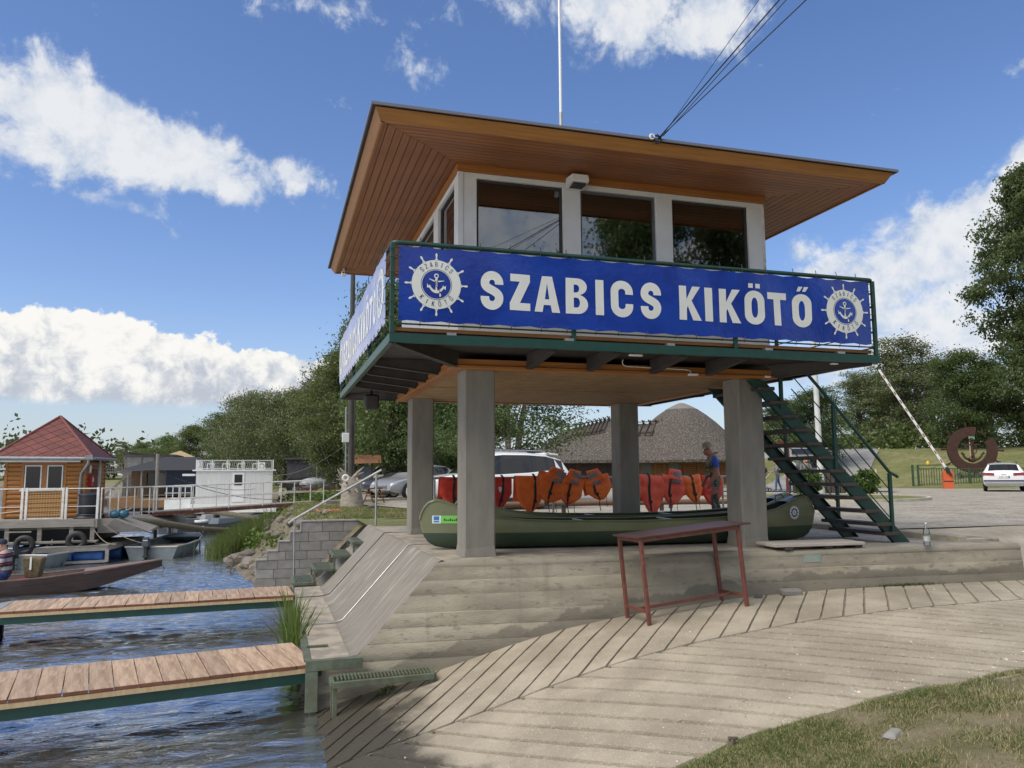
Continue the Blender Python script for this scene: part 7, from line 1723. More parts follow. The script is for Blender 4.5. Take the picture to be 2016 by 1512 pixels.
for i, (a, c) in enumerate(wins):
    b = MB(); b.box(a, a+.05, .80, .9, 1.0, 1.92); b.box(c-.05, c, .80, .9, 1.0, 1.92); b.box(a+.05, c-.05, .80, .9, 1.0, 1.06); b.box(a+.05, c-.05, .80, .9, 1.84, 1.92); f = b.build('window', M['stick'], th, local=True)
    MB().box(a+.06, c-.06, .855, .865, 1.07, 1.83).build('pane', mat('curtained pane', ((.42,.42,.40), (.05,.07,.09), (.20,.22,.22), (.36,.38,.37))[i], None, .25), f)
    KIDS[f.name][-1].parent = f
for x in (2.45, 3.4, 4.9, 5.3, 6.35, 7.6): MB().box(x-.05, x+.05, .78, .87, 0, 1.95).build('wall_post', M['stick'], th, local=True)
win2 = [(10.05, 11.0), (12.25, 13.2)]
e = [8.4]+[v for p in win2 for v in p]+[17.5]
for a, c in zip(e[0::2], e[1::2]): logs('log_wall', a, c, 1.46, 1.0, 1.95, 6, M['logwall'])
for (a, c) in win2:
    b = MB(); b.box(a, a+.06, 1.40, 1.5, 1.0, 1.95); b.box(c-.06, c, 1.40, 1.5, 1.0, 1.95); b.box(a+.06, c-.06, 1.40, 1.5, 1.88, 1.95); b.box(a-.02, c+.02, 1.38, 1.5, .92, 1.0); f = b.build('window', M['logwall'], th, local=True)
    b = MB(); b.box(a+.06, c-.06, 1.452, 1.46, 1.0, 1.88); o = b.build('pane', mat('greenish pane', (.12,.125,.10), None, .25), th, local=True); KIDS[th.name].remove(o); m_ = o.location-f.location; adopt(o, f); o.location = m_
for x in (8.45, 9.3, 11.2, 11.9, 13.5, 14.6, 15.8): MB().box(x-.07, x+.07, 1.36, 1.46, 0, 2.0).build('wall_post', M['logwall'], th, local=True)
# ---- far blue-roofed shed
bl = thing('blue_shed', 'far low shed with violet blue roof left of the thatched hall', 'shed', (25.5, 86.5, 0), VYAW)
MB().box(-7, 3.0, 0, 8, 0, 2.6).build('wall', mat('blue wall', (.03,.04,.14), None, .7), bl, local=True)
b = MB(); b.add([(-7.3, -.3, 2.55), (3.3, -.3, 2.55), (3.3, 4, 4.15), (-7.3, 4, 4.15), (3.3, 8.3, 2.55), (-7.3, 8.3, 2.55)], [(0, 1, 2, 3), (3, 2, 4, 5), (1, 4, 2), (5, 0, 3)]); b.build('roof', mat('violet blue sheet roof', (.075,.085,.27), (.06,.07,.23), .5, 3), bl, local=True)
MB().tube([(0, 4, 4.1), (0, 4, 6.3)], .04, 5).build('aerial', M['steel'], bl, local=True)
# ---- dark shed and clutter on the left bank
ds = thing('dark_shed', 'dark shed among the trees right of the white houseboat', 'shed', (2.6, 64.5, 0), VYAW)
MB().box(-1.6, 2.4, 0, 3, -.3, 2.35).build('wall', mat('charcoal boards', (.055,.055,.06), (.04,.04,.045), .8, 3), ds, local=True); MB().box(-1.8, 2.6, -.3, 3.2, 2.352, 2.5).build('roof', M['stick'], ds, local=True); MB().box(.3, .95, -.05, -.001, 1.0, 1.8).build('window', M['carglass'], ds, local=True)
t = thing('shore_clutter', 'heap of covered boats and timber on the bank beside the dark shed', 'boats', (2.2, 56, 0)); b = MB(); random.seed(4)
for k in range(7): x = .6+random.random()*3.2; b.bar((x-1.2, 56+random.random()*2, .2+random.random()*.7), (x+1.1, 56.5+random.random()*2, .3+random.random()*.8), .12, .08)
b.build('timber', M['stick'], t); b = MB(); b.ball((2.8, 57, .55), .8, 12, 7, (1.3, .8, .5)); b.build('tarp', mat('silver tarp', (.35,.36,.38), (.22,.23,.25), .5, 3, bump=.6, bscale=5), t, smooth=60); MB().bar((1.8, 55.8, .15), (4.2, 56.2, .2), .25, .2).build('red_beam', M['rust'], t)
# ---- poles on the left bank
up_ = thing('utility_pole', 'tall dark utility pole behind the side of the balcony', 'pole', (2.88, 31.4, 0)); MB().tube([(2.93, 31.4, -.1), (2.88, 31.4, 3), (2.86, 31.4, 9.5)], [.12, .11, .09], 8).build('pole', mat('dark pole wood', (.07,.065,.058), (.05,.045,.04), .9, 4), up_, smooth=50)
MB().box(2.95, 3.12, 31.25, 31.35, .62, .72).build('blue_plate', mat('blue plate', (.03,.08,.3), None, .5), up_); MB().tube([(3.02, 31.35, 0), (3.02, 31.35, 5)], .03, 6).build('pipe', M['stick'], up_, smooth=50)
ep = thing('meter_post', 'slim post with pale electric cabinet beside the tall dark pole', 'post', (2.75, 31.5, 0)); MB().tube([(2.74, 31.5, 0), (2.70, 31.5, 3.75)], .035, 6).build('post', M['steel'], ep, smooth=50); MB().box(2.55, 2.83, 31.3, 31.44, 2.35, 2.72).build('cabinet', mat('pale cabinet', (.55,.56,.55), None, .5), ep, bevel=.02)
t = thing('bank_wires', 'thin wires sweeping from the tall dark pole down to the boats', 'wires', (2.8, 31.4, 4)); b = MB(); b.tube(sag((2.8, 31.4, 4.6), (.0, 37, .2), .35, 14), .012, 4); b.tube(sag((2.75, 31.4, 2.3), (-.5, 50, 1.2), .5, 14), .012, 4); b.tube(sag((2.75, 31.4, 1.9), (2.4, 40, .6), .4, 10), .012, 4); b.build('wire', mat('dull wire', (.12,.12,.12), None, .6), t, smooth=60)
t = thing('street_lamp', 'thin street lamp standing before the trees right of the white houseboat', 'lamp', (3.2, 61.8, 0)); MB().tube([(3.2, 61.8, 0), (3.2, 61.8, 3.75), (2.6, 61.8, 3.95)], [.05, .04, .03], 6).build('post', M['steel'], t, smooth=50); MB().box(2.2, 2.65, 61.7, 61.9, 3.92, 4.0).build('lamp_head', M['zinc'], t)
nb = thing('notice_shelter', 'small wooden notice board shelter with tiled roof behind the stump', 'notice board', (4.3, 38.6, 0)); M['shel'] = mat('brown shelter wood', (.16,.085,.04), (.11,.058,.028), .7, 3)
for x in (3.95, 4.6): MB().box(x-.05, x+.05, 38.5, 38.6, 0, 1.75).build('post', M['shel'], nb)
MB().box(4.0, 4.55, 38.53, 38.57, .75, 1.5).build('board', mat('glazed notice', (.14,.16,.18), (.09,.11,.13), .3, 5), nb); b = MB(); b.add([(3.65, 38.2, 1.62), (5.0, 38.2, 1.66), (5.0, 38.6, 2.05), (3.75, 38.6, 2.05), (5.0, 39, 1.66), (3.65, 39, 1.62)], [(0, 1, 2, 3), (3, 2, 4, 5), (1, 4, 2), (5, 0, 3)]); b.build('roof', mat('brown shingles', (.22,.105,.05), (.15,.07,.035), .8, 9, bump=.5, bscale=20), nb)
t = thing('picnic_bench', 'small dark picnic bench beside the driftwood stump', 'bench', (3.6, 29.5, 0)); b = MB(); b.box(3.3, 3.9, 29.4, 29.7, .55, .6); 
for s in (-1, 1): b.bar((3.4, 29.5, .55), (3.4+.2*s, 29.5, 0), .05, .05); b.bar((3.8, 29.5, .55), (3.8+.2*s, 29.5, 0), .05, .05)
b.box(3.25, 3.95, 29.05, 29.2, .3, .34); b.build('bench', M['shel'], t)

# ---- cars
tyre = mat('tyre', (.018,.018,.018), None, .85); rim = mat('alloy rim', (.42,.43,.44), (.34,.35,.36), .35, 4, metal=.7)
red_l = mat('red lens', (.22,.010,.022), None, .2, coat=.5); clr_l = mat('clear lens', (.55,.58,.6), None, .12, coat=.8); trimm = mat('black trim', (.02,.02,.022), None, .5)
def car(name, label, loc, head, L, W, Hh, prof, paint, tailcol=None, plate=None, group=None, grey_skirt=None):
    """prof: list of (x from -1 rear to 1 front, sill z, belt z, roof z, half width factor, roof width factor, glass side?)"""
    t = thing(name, label, 'car', loc, head, group)
    rows = []
    for (x, zs_, zb, zt, k, kr) in prof:
        hw = W/2*k; hr = W/2*kr; zm = zs_+(zb-zs_)*.45
        half = [(0, zs_), (hw*.86, zs_), (hw*.97, zs_+.10), (hw, zm), (hw*.985, zb-.04), (hw*.955, zb), (lerp(hw*.955, hr, .88), lerp(zb, zt, .86)), (hr*.90, zt-.012), (hr*.5, zt+.012), (0, zt+.018)]
        rows.append([(x*L/2, -y, z) for y, z in half]+[(x*L/2, y, z) for y, z in half[-2:0:-1]])
    n = len(rows[0]); body, glass, wsh = MB(), MB(), MB()
    H_ = 9
    for i in range(len(rows)-1):
        gs = prof[i][5] < .86 and prof[i+1][5] < .86 and min(prof[i][3]-prof[i][2], prof[i+1][3]-prof[i+1][2]) > .18
        steep = abs(prof[i][3]-prof[i+1][3])/max(.01, abs(prof[i][0]-prof[i+1][0])*L/2) > .45 and max(prof[i][3]-prof[i][2], prof[i+1][3]-prof[i+1][2]) > .25
        for k in range(n):
            q = [rows[i][k], rows[i][(k+1) % n], rows[i+1][(k+1) % n], rows[i+1][k]]
            seg = k if k < 9 else n-1-k
            tgt = body
            if seg == 5 and gs: tgt = glass
            elif seg in (7, 8) and steep: tgt = wsh
            tgt.add(q, [(0, 1, 2, 3)])
    body.add(rows[0], [tuple(range(n))[::-1]]); body.add(rows[-1], [tuple(range(n))])
    bm = bmesh.new(); 
    o = body.build('body', paint, t, local=True)
    def weld(o, ang=38):
        b2 = bmesh.new(); b2.from_mesh(o.data); bmesh.ops.remove_doubles(b2, verts=b2.verts, dist=1e-4); bmesh.ops.recalc_face_normals(b2, faces=b2.faces); b2.to_mesh(o.data); b2.free(); o.data.shade_smooth(); o.data.set_sharp_from_angle(angle=R(ang))
    weld(o)
    if glass.v: weld(glass.build('side_glass', M['carglass'], t, local=True))
    for nm_, sg_ in (('windscreen', 1), ('rear_window', -1)):
        w2_ = MB()
        for f_ in wsh.f:
            q_ = [wsh.v[i] for i in f_]
            if sum(p.x for p in q_)*sg_ > 0: w2_.add(q_, [(0, 1, 2, 3)])
        if w2_.v: weld(w2_.build(nm_, M['carglass'], t, local=True))
    bm.free()
    wr = .34 if Hh < 1.75 else .36
    for fx in (-.58, .62):
        for s in (-1, 1):
            x, y = fx*L/2, s*(W/2-.10)
            b = MB(); b.torus((x, y, wr), wr-.085, .095, 'y', 22, 8); w = b.build('wheel', tyre, t, local=True, smooth=50)
            b = MB(); b.lathe([(wr-.10, -.085*s), (wr-.10, .085*s), (.09, .075*s), (.05, .09*s), (.01, .092*s)], (x, y, wr), 18, 'y'); r_ = b.build('rim', rim, t, local=True, smooth=40); KIDS[t.name].remove(r_); r_.location = r_.location-w.location; adopt(r_, w)
            b = MB(); arcp = [(math.cos(R(a)), math.sin(R(a))) for a in range(-8, 189, 14)]
            b.grid([[(x+c*(wr+.055), s*(W/2*.99), wr+s_*(wr+.055)) for c, s_ in arcp], [(x+c*(wr+.055), s*(W/2+.012), wr+s_*(wr+.055)) for c, s_ in arcp], [(x+c*(wr-.03), s*(W/2+.006), wr+s_*(wr-.03)) for c, s_ in arcp]]); b.build('wheel_arch', trimm, t, local=True)
    b = MB()
    for s in (-1, 1): b.box(-.52*L/2, .48*L/2, s*W/2*.95-.03, s*W/2*.95+.03, prof[len(prof)//2][1]-.03, prof[len(prof)//2][1]+.07)
    b.build('sill', trimm, t, local=True)
    xf = prof[-1][0]*L/2; xr = prof[0][0]*L/2; zb = prof[-2][2]
    for s in (-1, 1):
        b = MB(); b.ball((xf-.22, s*W/2*.66, zb-.10), .17, 10, 6, (1.1, 1.0, .5)); b.build('headlight', clr_l, t, local=True, smooth=60)
        b = MB(); b.T = Matrix.Translation((prof[2][0]*L/2+.0, 0, 0)); 
    MB().box(xf-.06, xf+.012, -.42, .42, .42, .62).build('grille', trimm, t, local=True, bevel=.02)
    return t, rows
suv = [(-1.0, .40, .80, .84, .80, .80), (-.97, .32, .98, 1.02, .90, .86), (-.93, .28, 1.08, 1.16, .95, .82), (-.84, .26, 1.14, 1.52, .98, .70), (-.72, .26, 1.12, 1.60, 1.0, .74), (-.45, .26, 1.06, 1.655, 1.0, .75), (-.1, .26, 1.02, 1.665, 1.0, .76), (.14, .26, 1.0, 1.61, 1.0, .74), (.30, .26, .985, 1.32, 1.0, .78), (.44, .26, .97, 1.04, 1.0, .88), (.62, .27, .93, 1.0, .99, .86), (.82, .28, .86, .90, .96, .84), (.94, .32, .76, .78, .88, .78), (1.0, .40, .62, .64, .74, .68)]
van = [(-1.0, .40, .9, .95, .85, .85), (-.98, .30, 1.1, 1.7, .95, .80), (-.9, .28, 1.12, 1.88, 1.0, .82), (-.4, .28, 1.1, 1.94, 1.0, .83), (.1, .28, 1.08, 1.92, 1.0, .82), (.36, .28, 1.06, 1.76, 1.0, .80), (.58, .28, 1.02, 1.22, 1.0, .84), (.74, .28, .96, 1.04, .98, .86), (.92, .30, .84, .88, .92, .82), (1.0, .40, .66, .7, .8, .74)]
sedan = [(-1.0, .42, .74, .78, .84, .8), (-.96, .32, .92, .96, .92, .86), (-.76, .28, .98, 1.02, .98, .86), (-.62, .26, .98, 1.14, 1.0, .78), (-.42, .26, .96, 1.40, 1.0, .70), (-.1, .26, .94, 1.45, 1.0, .72), (.12, .26, .92, 1.40, 1.0, .71), (.34, .26, .91, 1.12, 1.0, .78), (.46, .26, .90, .96, 1.0, .86), (.7, .27, .84, .88, .98, .84), (.9, .30, .74, .77, .92, .80), (1.0, .40, .6, .62, .76, .7)]
p_white = mat('white car paint', (.74,.75,.76), None, .25, coat=.7); p_silver = mat('silver car paint', (.40,.42,.45), None, .28, metal=.4, coat=.7); p_dark = mat('dark car paint', (.03,.035,.05), None, .25, coat=.7); p_grey = mat('grey van paint', (.42,.42,.40), None, .35, coat=.5)
hd_ = PI+VYAW+R(22)
t, rows = car('parked_suv', 'white sport utility car parked behind the life jackets', (6.05, 22.6, .05), hd_, 4.5, 1.84, 1.67, suv, p_white)
b = MB()
for s in (-1, 1): b.tube([(-1.75, s*.62, 1.62), (-1.5, s*.62, 1.70), (.0, s*.64, 1.72), (.25, s*.63, 1.66)], .018, 6)
b.build('roof_rail', M['steel'], t, local=True, smooth=50)
b = MB(); b.hexa([(-2.05, -.6, 1.57), (-1.7, -.6, 1.60), (-1.7, .6, 1.60), (-2.05, .6, 1.57)], [(-2.08, -.6, 1.61), (-1.7, -.6, 1.66), (-1.7, .6, 1.66), (-2.08, .6, 1.61)]); b.build('spoiler', p_white, t, local=True, bevel=.01)
for s in (-1, 1):
    b = MB(); b.hexa([(-2.16, s*.60, .98), (-1.80, s*.93, 1.0), (-1.78, s*.90, 1.12), (-2.12, s*.55, 1.10)], [(-2.18, s*.60, 1.0), (-1.80, s*.945, 1.02), (-1.78, s*.92, 1.13), (-2.14, s*.55, 1.13)]); b.build('tail_light', red_l, t, local=True)
    b = MB(); b.ball((.72, s*1.0, 1.08), .11, 10, 6, (.8, .9, .7)); b.build('mirror', p_white, t, local=True, smooth=60)
    b = MB(); b.ball((2.0, s*.74, .48), .09, 10, 6, (.7, .9, .7)); b.build('fog_lamp', clr_l, t, local=True, smooth=60)
    b = MB(); b.bar((-.95, s*.90, .78), (-.78, s*.915, .80), .03, .03); b.bar((.15, s*.91, .76), (.32, s*.915, .78), .03, .03); b.build('door_handle', p_white, t, local=True)
car('parked_car', 'second white car behind the white sport utility car, only its screen showing', (7.6, 26.0, .05), hd_, 4.4, 1.8, 1.62, [(a, b_, c, d, e, f) for a, b_, c, d, e, f in suv], p_white)
t, rows = car('parked_car', 'silver car with bright grille seen left of the rear left pillar', (6.1, 33.7, .05), PI+VYAW+R(48), 4.4, 1.8, 1.45, sedan, p_silver)
b = MB()
for k in range(4): b.box(2.19, 2.225, -.40, .40, .43+.055*k, .445+.055*k)
b.build('grille_bars', M['whitemetal'], t, local=True)
car('parked_car', 'dark car nose standing left of the silver car', (6.0, 36.3, .05), PI+VYAW+R(40), 4.2, 1.75, 1.45, sedan, p_dark)
car('parked_van', 'grey passenger van parked under the trees behind the stump', (6.7, 44.5, .05), PI+VYAW+R(12), 4.9, 1.95, 1.95, van, p_grey)
car('parked_car', 'dark blue car behind the notice shelter', (6.4, 52, .05), PI+VYAW, 4.3, 1.75, 1.45, sedan, p_dark)
est = [(-1.0, .42, .80, .84, .90, .86), (-.985, .34, .98, 1.0, .96, .88), (-.955, .30, 1.02, 1.08, .98, .80), (-.86, .28, 1.02, 1.40, .99, .70), (-.74, .27, 1.02, 1.45, 1.0, .71), (-.3, .27, 1.0, 1.50, 1.0, .72), (.1, .27, .98, 1.46, 1.0, .71), (.34, .27, .96, 1.12, 1.0, .78), (.46, .27, .94, .98, 1.0, .86), (.8, .29, .84, .87, .95, .82), (1.0, .40, .62, .64, .8, .72)]
t, rows = car('parked_estate', 'white estate car seen from behind at the right edge of the picture', (37.8, 33.2, .05), R(42), 4.9, 1.9, 1.5, est, p_white)
xr = -2.45
for s in (-1, 1): b = MB(); b.hexa([(xr-.035, s*.42, .84), (xr-.0, s*.94, .84), (xr+.25, s*.955, .85), (xr+.05, s*.42, .84)], [(xr-.015, s*.42, .97), (xr+.03, s*.93, .99), (xr+.28, s*.945, .99), (xr+.07, s*.42, .97)]); b.build('tail_light', red_l, t, local=True)
MB().box(xr-.02, xr+.2, -.85, .85, .38, .52).build('bumper_skirt', mat('grey skirt', (.30,.31,.33), None, .4), t, local=True, bevel=.03); MB().box(xr-.012, xr+.2, -.9, .9, .525, .60).build('bumper_trim', mat('navy trim', (.03,.035,.08), None, .4), t, local=True)
pl8 = MB().box(xr-.018, xr-.008, -.26, .26, .70, .81).build('number_plate', mat('white plate', (.72,.73,.74), None, .4), t, local=True)
MB().box(xr-.0195, xr-.0185, -.26+.0, -.215, .70, .81).build('plate_band', mat('blue band', (.02,.06,.3), None, .4), t, local=True)
b = MB()
for i, c in enumerate(('K', 'V', 'S', None, '4', '3', '2')):
    u0 = .19-i*.062
    if c == 'K' or c == 'S':
        for rings in glyph(c, .6, .2): b.poly(rings, lambda u, v: (xr-.0195, u0-u*.07, .72+v*.07), True)
    elif c == 'V': b.poly([[(0, 1), (.2, 1), (.3, .3), (.4, 1), (.6, 1), (.4, 0), (.2, 0)]], lambda u, v: (xr-.0195, u0-u*.07, .72+v*.07), True)
    elif c is None: b.box(xr-.0196, xr-.0186, u0-.03, u0-.012, .75, .758)
    else:
        pl = {'4': [[(.4, 0), (.4, .3), (0, .3), (0, .45), (.36, 1), (.56, 1), (.56, 0)]], '3': [[(0, 0), (.56, 0), (.56, 1), (0, 1), (0, .85), (.38, .85), (.38, .58), (.12, .58), (.12, .42), (.38, .42), (.38, .15), (0, .15)]], '2': [[(0, 0), (.56, 0), (.56, .15), (.2, .15), (.2, .42), (.56, .42), (.56, 1), (0, 1), (0, .85), (.38, .85), (.38, .57), (0, .57)]]}[c]
        b.poly(pl, lambda u, v: (xr-.0195, u0-u*.07, .72+v*.07), True)
b.build('plate_letters', M['navyprint'], t, local=True)
b = MB()
for k in range(4): b.torus((xr-.012, .075-.05*k, .90), .026, .005, 'x', 14, 5)
b.build('badge_rings', M['steel'], t, local=True, smooth=60)
for s in (-1, 1): b = MB(); b.lathe([(.06, 0), (.075, .06), (.05, .1)], (xr-.06, s*.62, .42), 12, 'x'); b.build('exhaust', M['steel'], t, local=True, smooth=50)
b = MB()
for s in (-1, 1): b.tube([(-1.9, s*.60, 1.44), (-1.7, s*.61, 1.52), (.1, s*.62, 1.54)], .018, 6)
b.build('roof_rail', M['black'], t, local=True, smooth=50)

# ---- barrier, fence, anchor wheel, flagpole, sign frame
br = thing('road_barrier', 'orange barrier cabinet with raised white striped arm', 'barrier', (40.4, 39.4, .03), VYAW-R(15)); orn = mat('orange cabinet', (.62,.12,.035), (.54,.10,.03), .5, 3)
MB().box(-.27, .27, -.22, .22, 0, 1.12).build('cabinet', orn, br, local=True, bevel=.02); b = MB(); b.hexa([(-.12, -.30, 1.02), (.12, -.30, 1.02), (.12, -.1, 1.02), (-.12, -.1, 1.02)], [(-.18, -.30, 1.36), (.0, -.30, 1.36), (.0, -.1, 1.36), (-.18, -.1, 1.36)]); b.bar((.16, -.27, .82), (-.1, -.27, 1.2), .16, .1); b.build('arm_clamp', trimm, br, local=True)
for z in (.45,): MB().box(-.29, .29, -.232, -.222, z, z+.06).build('latch', trimm, br, local=True)
A0, A1 = Vector((-.09, -.2, 1.25)), Vector((-3.62, -.2, 7.62)); arm = MB(); arm.bar(A0, A1, .075, .13); arm.build('arm', M['white'], br, local=True)
for k in range(11):
    p = A0.lerp(A1, .06+.085*k); q = A0.lerp(A1, .06+.085*k+.034); MB().bar(p, q, .082, .07).build('stripe', mat('dark red stripe', (.20,.03,.03), None, .5) if k == 0 else bpy.data.materials['dark red stripe'], br, local=True)
fnc = thing('green_fence', 'green steel bar fence with gate below the anchor sculpture', 'fence', (44.8, 42.3, .03), VYAW-R(10)); fgm = mat('bottle green fence', (.035,.075,.035), (.028,.06,.03), .6, 4)
for x in (-3.25, -2.9, .3, 3.2, 6.0): MB().box(x-.06, x+.06, -.06, .06, 0, 1.55 if x < -2.8 else 1.35).build('post', fgm, fnc, local=True)
for z in (1.28, .12): MB().box(-2.85, 6, -.03, .03, z-.03, z+.03).build('rail', fgm, fnc, local=True)
MB().box(-2.85, -.6, -.03, .03, 1.5, 1.56).build('rail', fgm, fnc, local=True)
k = 0; x = -2.72
while x < 5.95:
    MB().box(x-.018, x+.018, -.018, .018, .15, 1.25).build('bar', fgm, fnc, local=True); x += .165
b = MB(); b.lathe([(.13, 0), (.13, .08), (.09, .22), (.02, .26)], (-2.25, 0, 1.565), 10); b.build('warning_lamp', mat('amber lamp', (.6,.38,.02), None, .3), fnc, local=True, smooth=50)
sc = thing('anchor_sculpture', 'large rust red ship wheel ring with an anchor inside, standing behind the green fence', 'sculpture', (46.8, 43.4, .1), VYAW-R(12)); rust = mat('dark rust plate', (.060,.022,.014), (.04,.016,.011), .75, 4, bump=.2)
def ring_sector(b, r0, r1, a0, a1, y0, y1, cz, n=40, cx=0):
    rows = []
    for i in range(n+1):
        a = R(a0+(a1-a0)*i/n); c, s = math.cos(a), math.sin(a); rows.append([(cx+r0*c, y0, cz+r0*s), (cx+r1*c, y0, cz+r1*s), (cx+r1*c, y1, cz+r1*s), (cx+r0*c, y1, cz+r0*s)])
    b.grid(rows, closed=True); b.add(rows[0], [(3, 2, 1, 0)]); b.add(rows[-1], [(0, 1, 2, 3)])
CZ_ = 2.52; b = MB(); ring_sector(b, .95, 1.60, 78, 392, -.12, .12, CZ_); b.build('wheel_ring', rust, sc, local=True)
for a in (100, 140, 178, 212, 305, 332, 358): 
    c, s = math.cos(R(a)), math.sin(R(a)); b = MB(); b.tube([(c*1.58, 0, CZ_+s*1.58), (c*1.75, 0, CZ_+s*1.75), (c*1.98, 0, CZ_+s*1.98)], [.05, .06, .10], 8); b.build('handle', rust, sc, local=True, smooth=50)
b = MB(); random.seed(4)
for k in range(10): a = R(72-4.4*k if k < 5 else 60-5*k); b.bar((math.cos(a)*1.3, 0, CZ_+math.sin(a)*1.35), (math.cos(a)*1.42+.08, 0, CZ_+math.sin(a)*1.42+random.uniform(-.1, .12)), .1, .12)
b.build('torn_edge', rust, sc, local=True)
b = MB(); b.torus((0, 0, CZ_+.66), .14, .035, 'y', 16, 6); b.tube([(0, 0, CZ_+.52), (.02, 0, CZ_-.2), (.05, 0, CZ_-.75)], [.07, .09, .13], 8); b.bar((-.52, 0, CZ_+.36), (.55, 0, CZ_+.36), .1, .1)
b.tube([(-.66, 0, CZ_-.25), (-.45, 0, CZ_-.58), (0, 0, CZ_-.78), (.42, 0, CZ_-.60), (.72, 0, CZ_-.25)], [.04, .08, .12, .08, .04], 8); b.tube([(-.75, 0, CZ_-.28), (-.66, 0, CZ_-.2), (-.48, 0, CZ_-.35)], [.02, .07, .03], 6); b.tube([(.82, 0, CZ_-.28), (.72, 0, CZ_-.2), (.54, 0, CZ_-.35)], [.02, .07, .03], 6)
b.tube([(.0, -.08, CZ_+.6), (.22, -.1, CZ_+.1), (.25, -.1, CZ_-.15), (-.05, -.1, CZ_-.42), (-.4, -.1, CZ_-.68), (-.2, -.1, CZ_-.85)], .035, 6); b.build('anchor', rust, sc, local=True, smooth=50)
b = MB(); b.bar((-.9, .1, .9), (-.3, .3, 0), .14, .14); b.box(.05, .3, -.1, .1, 0, .95); b.bar((-.85, 0, 1.0), (-1.0, 0, 0), .1, .1); b.box(-1.1, 1.2, -.3, .3, -.1, .06); b.build('stand', mat('grey green stand', (.07,.085,.08), None, .7), sc, local=True)
t = thing('green_flag_post', 'short post with small green and yellow flag behind the anchor sculpture', 'flag', (50.5, 47, .1)); MB().tube([(50.5, 47, 0), (50.5, 47, 4.2)], .04, 6).build('post', M['beampine'], t, smooth=50); MB().box(50.55, 51.0, 46.98, 47.0, 3.55, 3.85).build('flag', mat('pale green flag', (.20,.42,.30), None, .7), t)
t = thing('white_flagpole', 'white pole standing behind the staircase', 'pole', (24.0, 30.5, 0)); MB().tube([(24.0, 30.5, 0), (23.98, 30.5, 3.0), (23.95, 30.5, 9.0)], [.15, .13, .09], 10).build('pole', mat('white pole paint', (.62,.63,.63), (.52,.53,.53), .5, 3), t, smooth=50)
t = thing('marker_post', 'short yellowish white marker post at the edge of the dike grass', 'post', (36.6, 41.2, 0)); MB().tube([(36.6, 41.2, 0), (36.55, 41.2, 1.3)], .055, 6).build('post', mat('cream post', (.55,.50,.36), None, .7), t, smooth=50)
t = thing('sign_frame', 'dark red timber goal frame left of the people under the stairs', 'frame', (24.3, 37.0, 0), VYAW); fm = mat('dark red timber', (.11,.025,.018), None, .7)
b = MB(); b.box(-.32, -.1, -.1, .1, 0, 2.55); b.box(-.32, 2.4, -.1, .1, 2.552, 2.75); b.box(2.2, 2.4, -.1, .1, 0, 2.55); b.build('frame', fm, t, local=True); MB().box(-.4, 2.6, -.5, .4, -.05, .04).build('base_slab', M['mortar'], t, local=True)
t = thing('palisade_fence', 'short dark grey palisade of split posts behind the staircase', 'fence', (25.6, 34.6, 0), VYAW+R(-52))
for k in range(12): MB().box(k*.24-.09, k*.24+.09, -.05, .05, 0, 1.35-.03*k+.06*math.sin(k*2)).build('paling', M['stick'], t, local=True)
t = thing('parked_bus_shelter', 'pale kiosk wall with dark strip behind the upper stair treads', 'kiosk', (28.5, 38.5, 0), VYAW); MB().box(-2.2, 2.0, 0, 1.5, 1.9, 2.5).build('fascia_panel', mat('pale panel', (.45,.45,.42), None, .6), t, local=True); MB().box(-.1, 2.0, -.06, -.002, 2.15, 2.45).build('dark_strip', M['navy'], t, local=True)
for x in (-2.1, 1.9): MB().box(x-.06, x+.06, .1, .2, 0, 1.9).build('post', M['steel'], t, local=True)
t = thing('swan_planter', 'white swan shaped planter seen between the stair treads', 'planter', (24.3, 32.2, .05), VYAW); b = MB(); b.ball((0, 0, .55), .42, 12, 8, (1.15, .7, .6)); b.tube([(-.35, 0, .65), (-.52, 0, .9), (-.42, 0, 1.2), (-.36, 0, 1.42), (-.48, 0, 1.5)], [.13, .09, .075, .08, .07], 8); b.tube([(.35, 0, .65), (.62, 0, .8)], [.16, .03], 8); b.build('swan_body', M['white'], t, local=True, smooth=60)
b = MB(); b.tube([(-.5, 0, 1.49), (-.64, 0, 1.45)], [.045, .015], 6); b.build('beak', mat('orange beak', (.6,.2,.03), None, .6), t, local=True, smooth=60); MB().box(-.2, .2, -.15, .15, 0, .35).build('foot', M['white'], t, local=True)

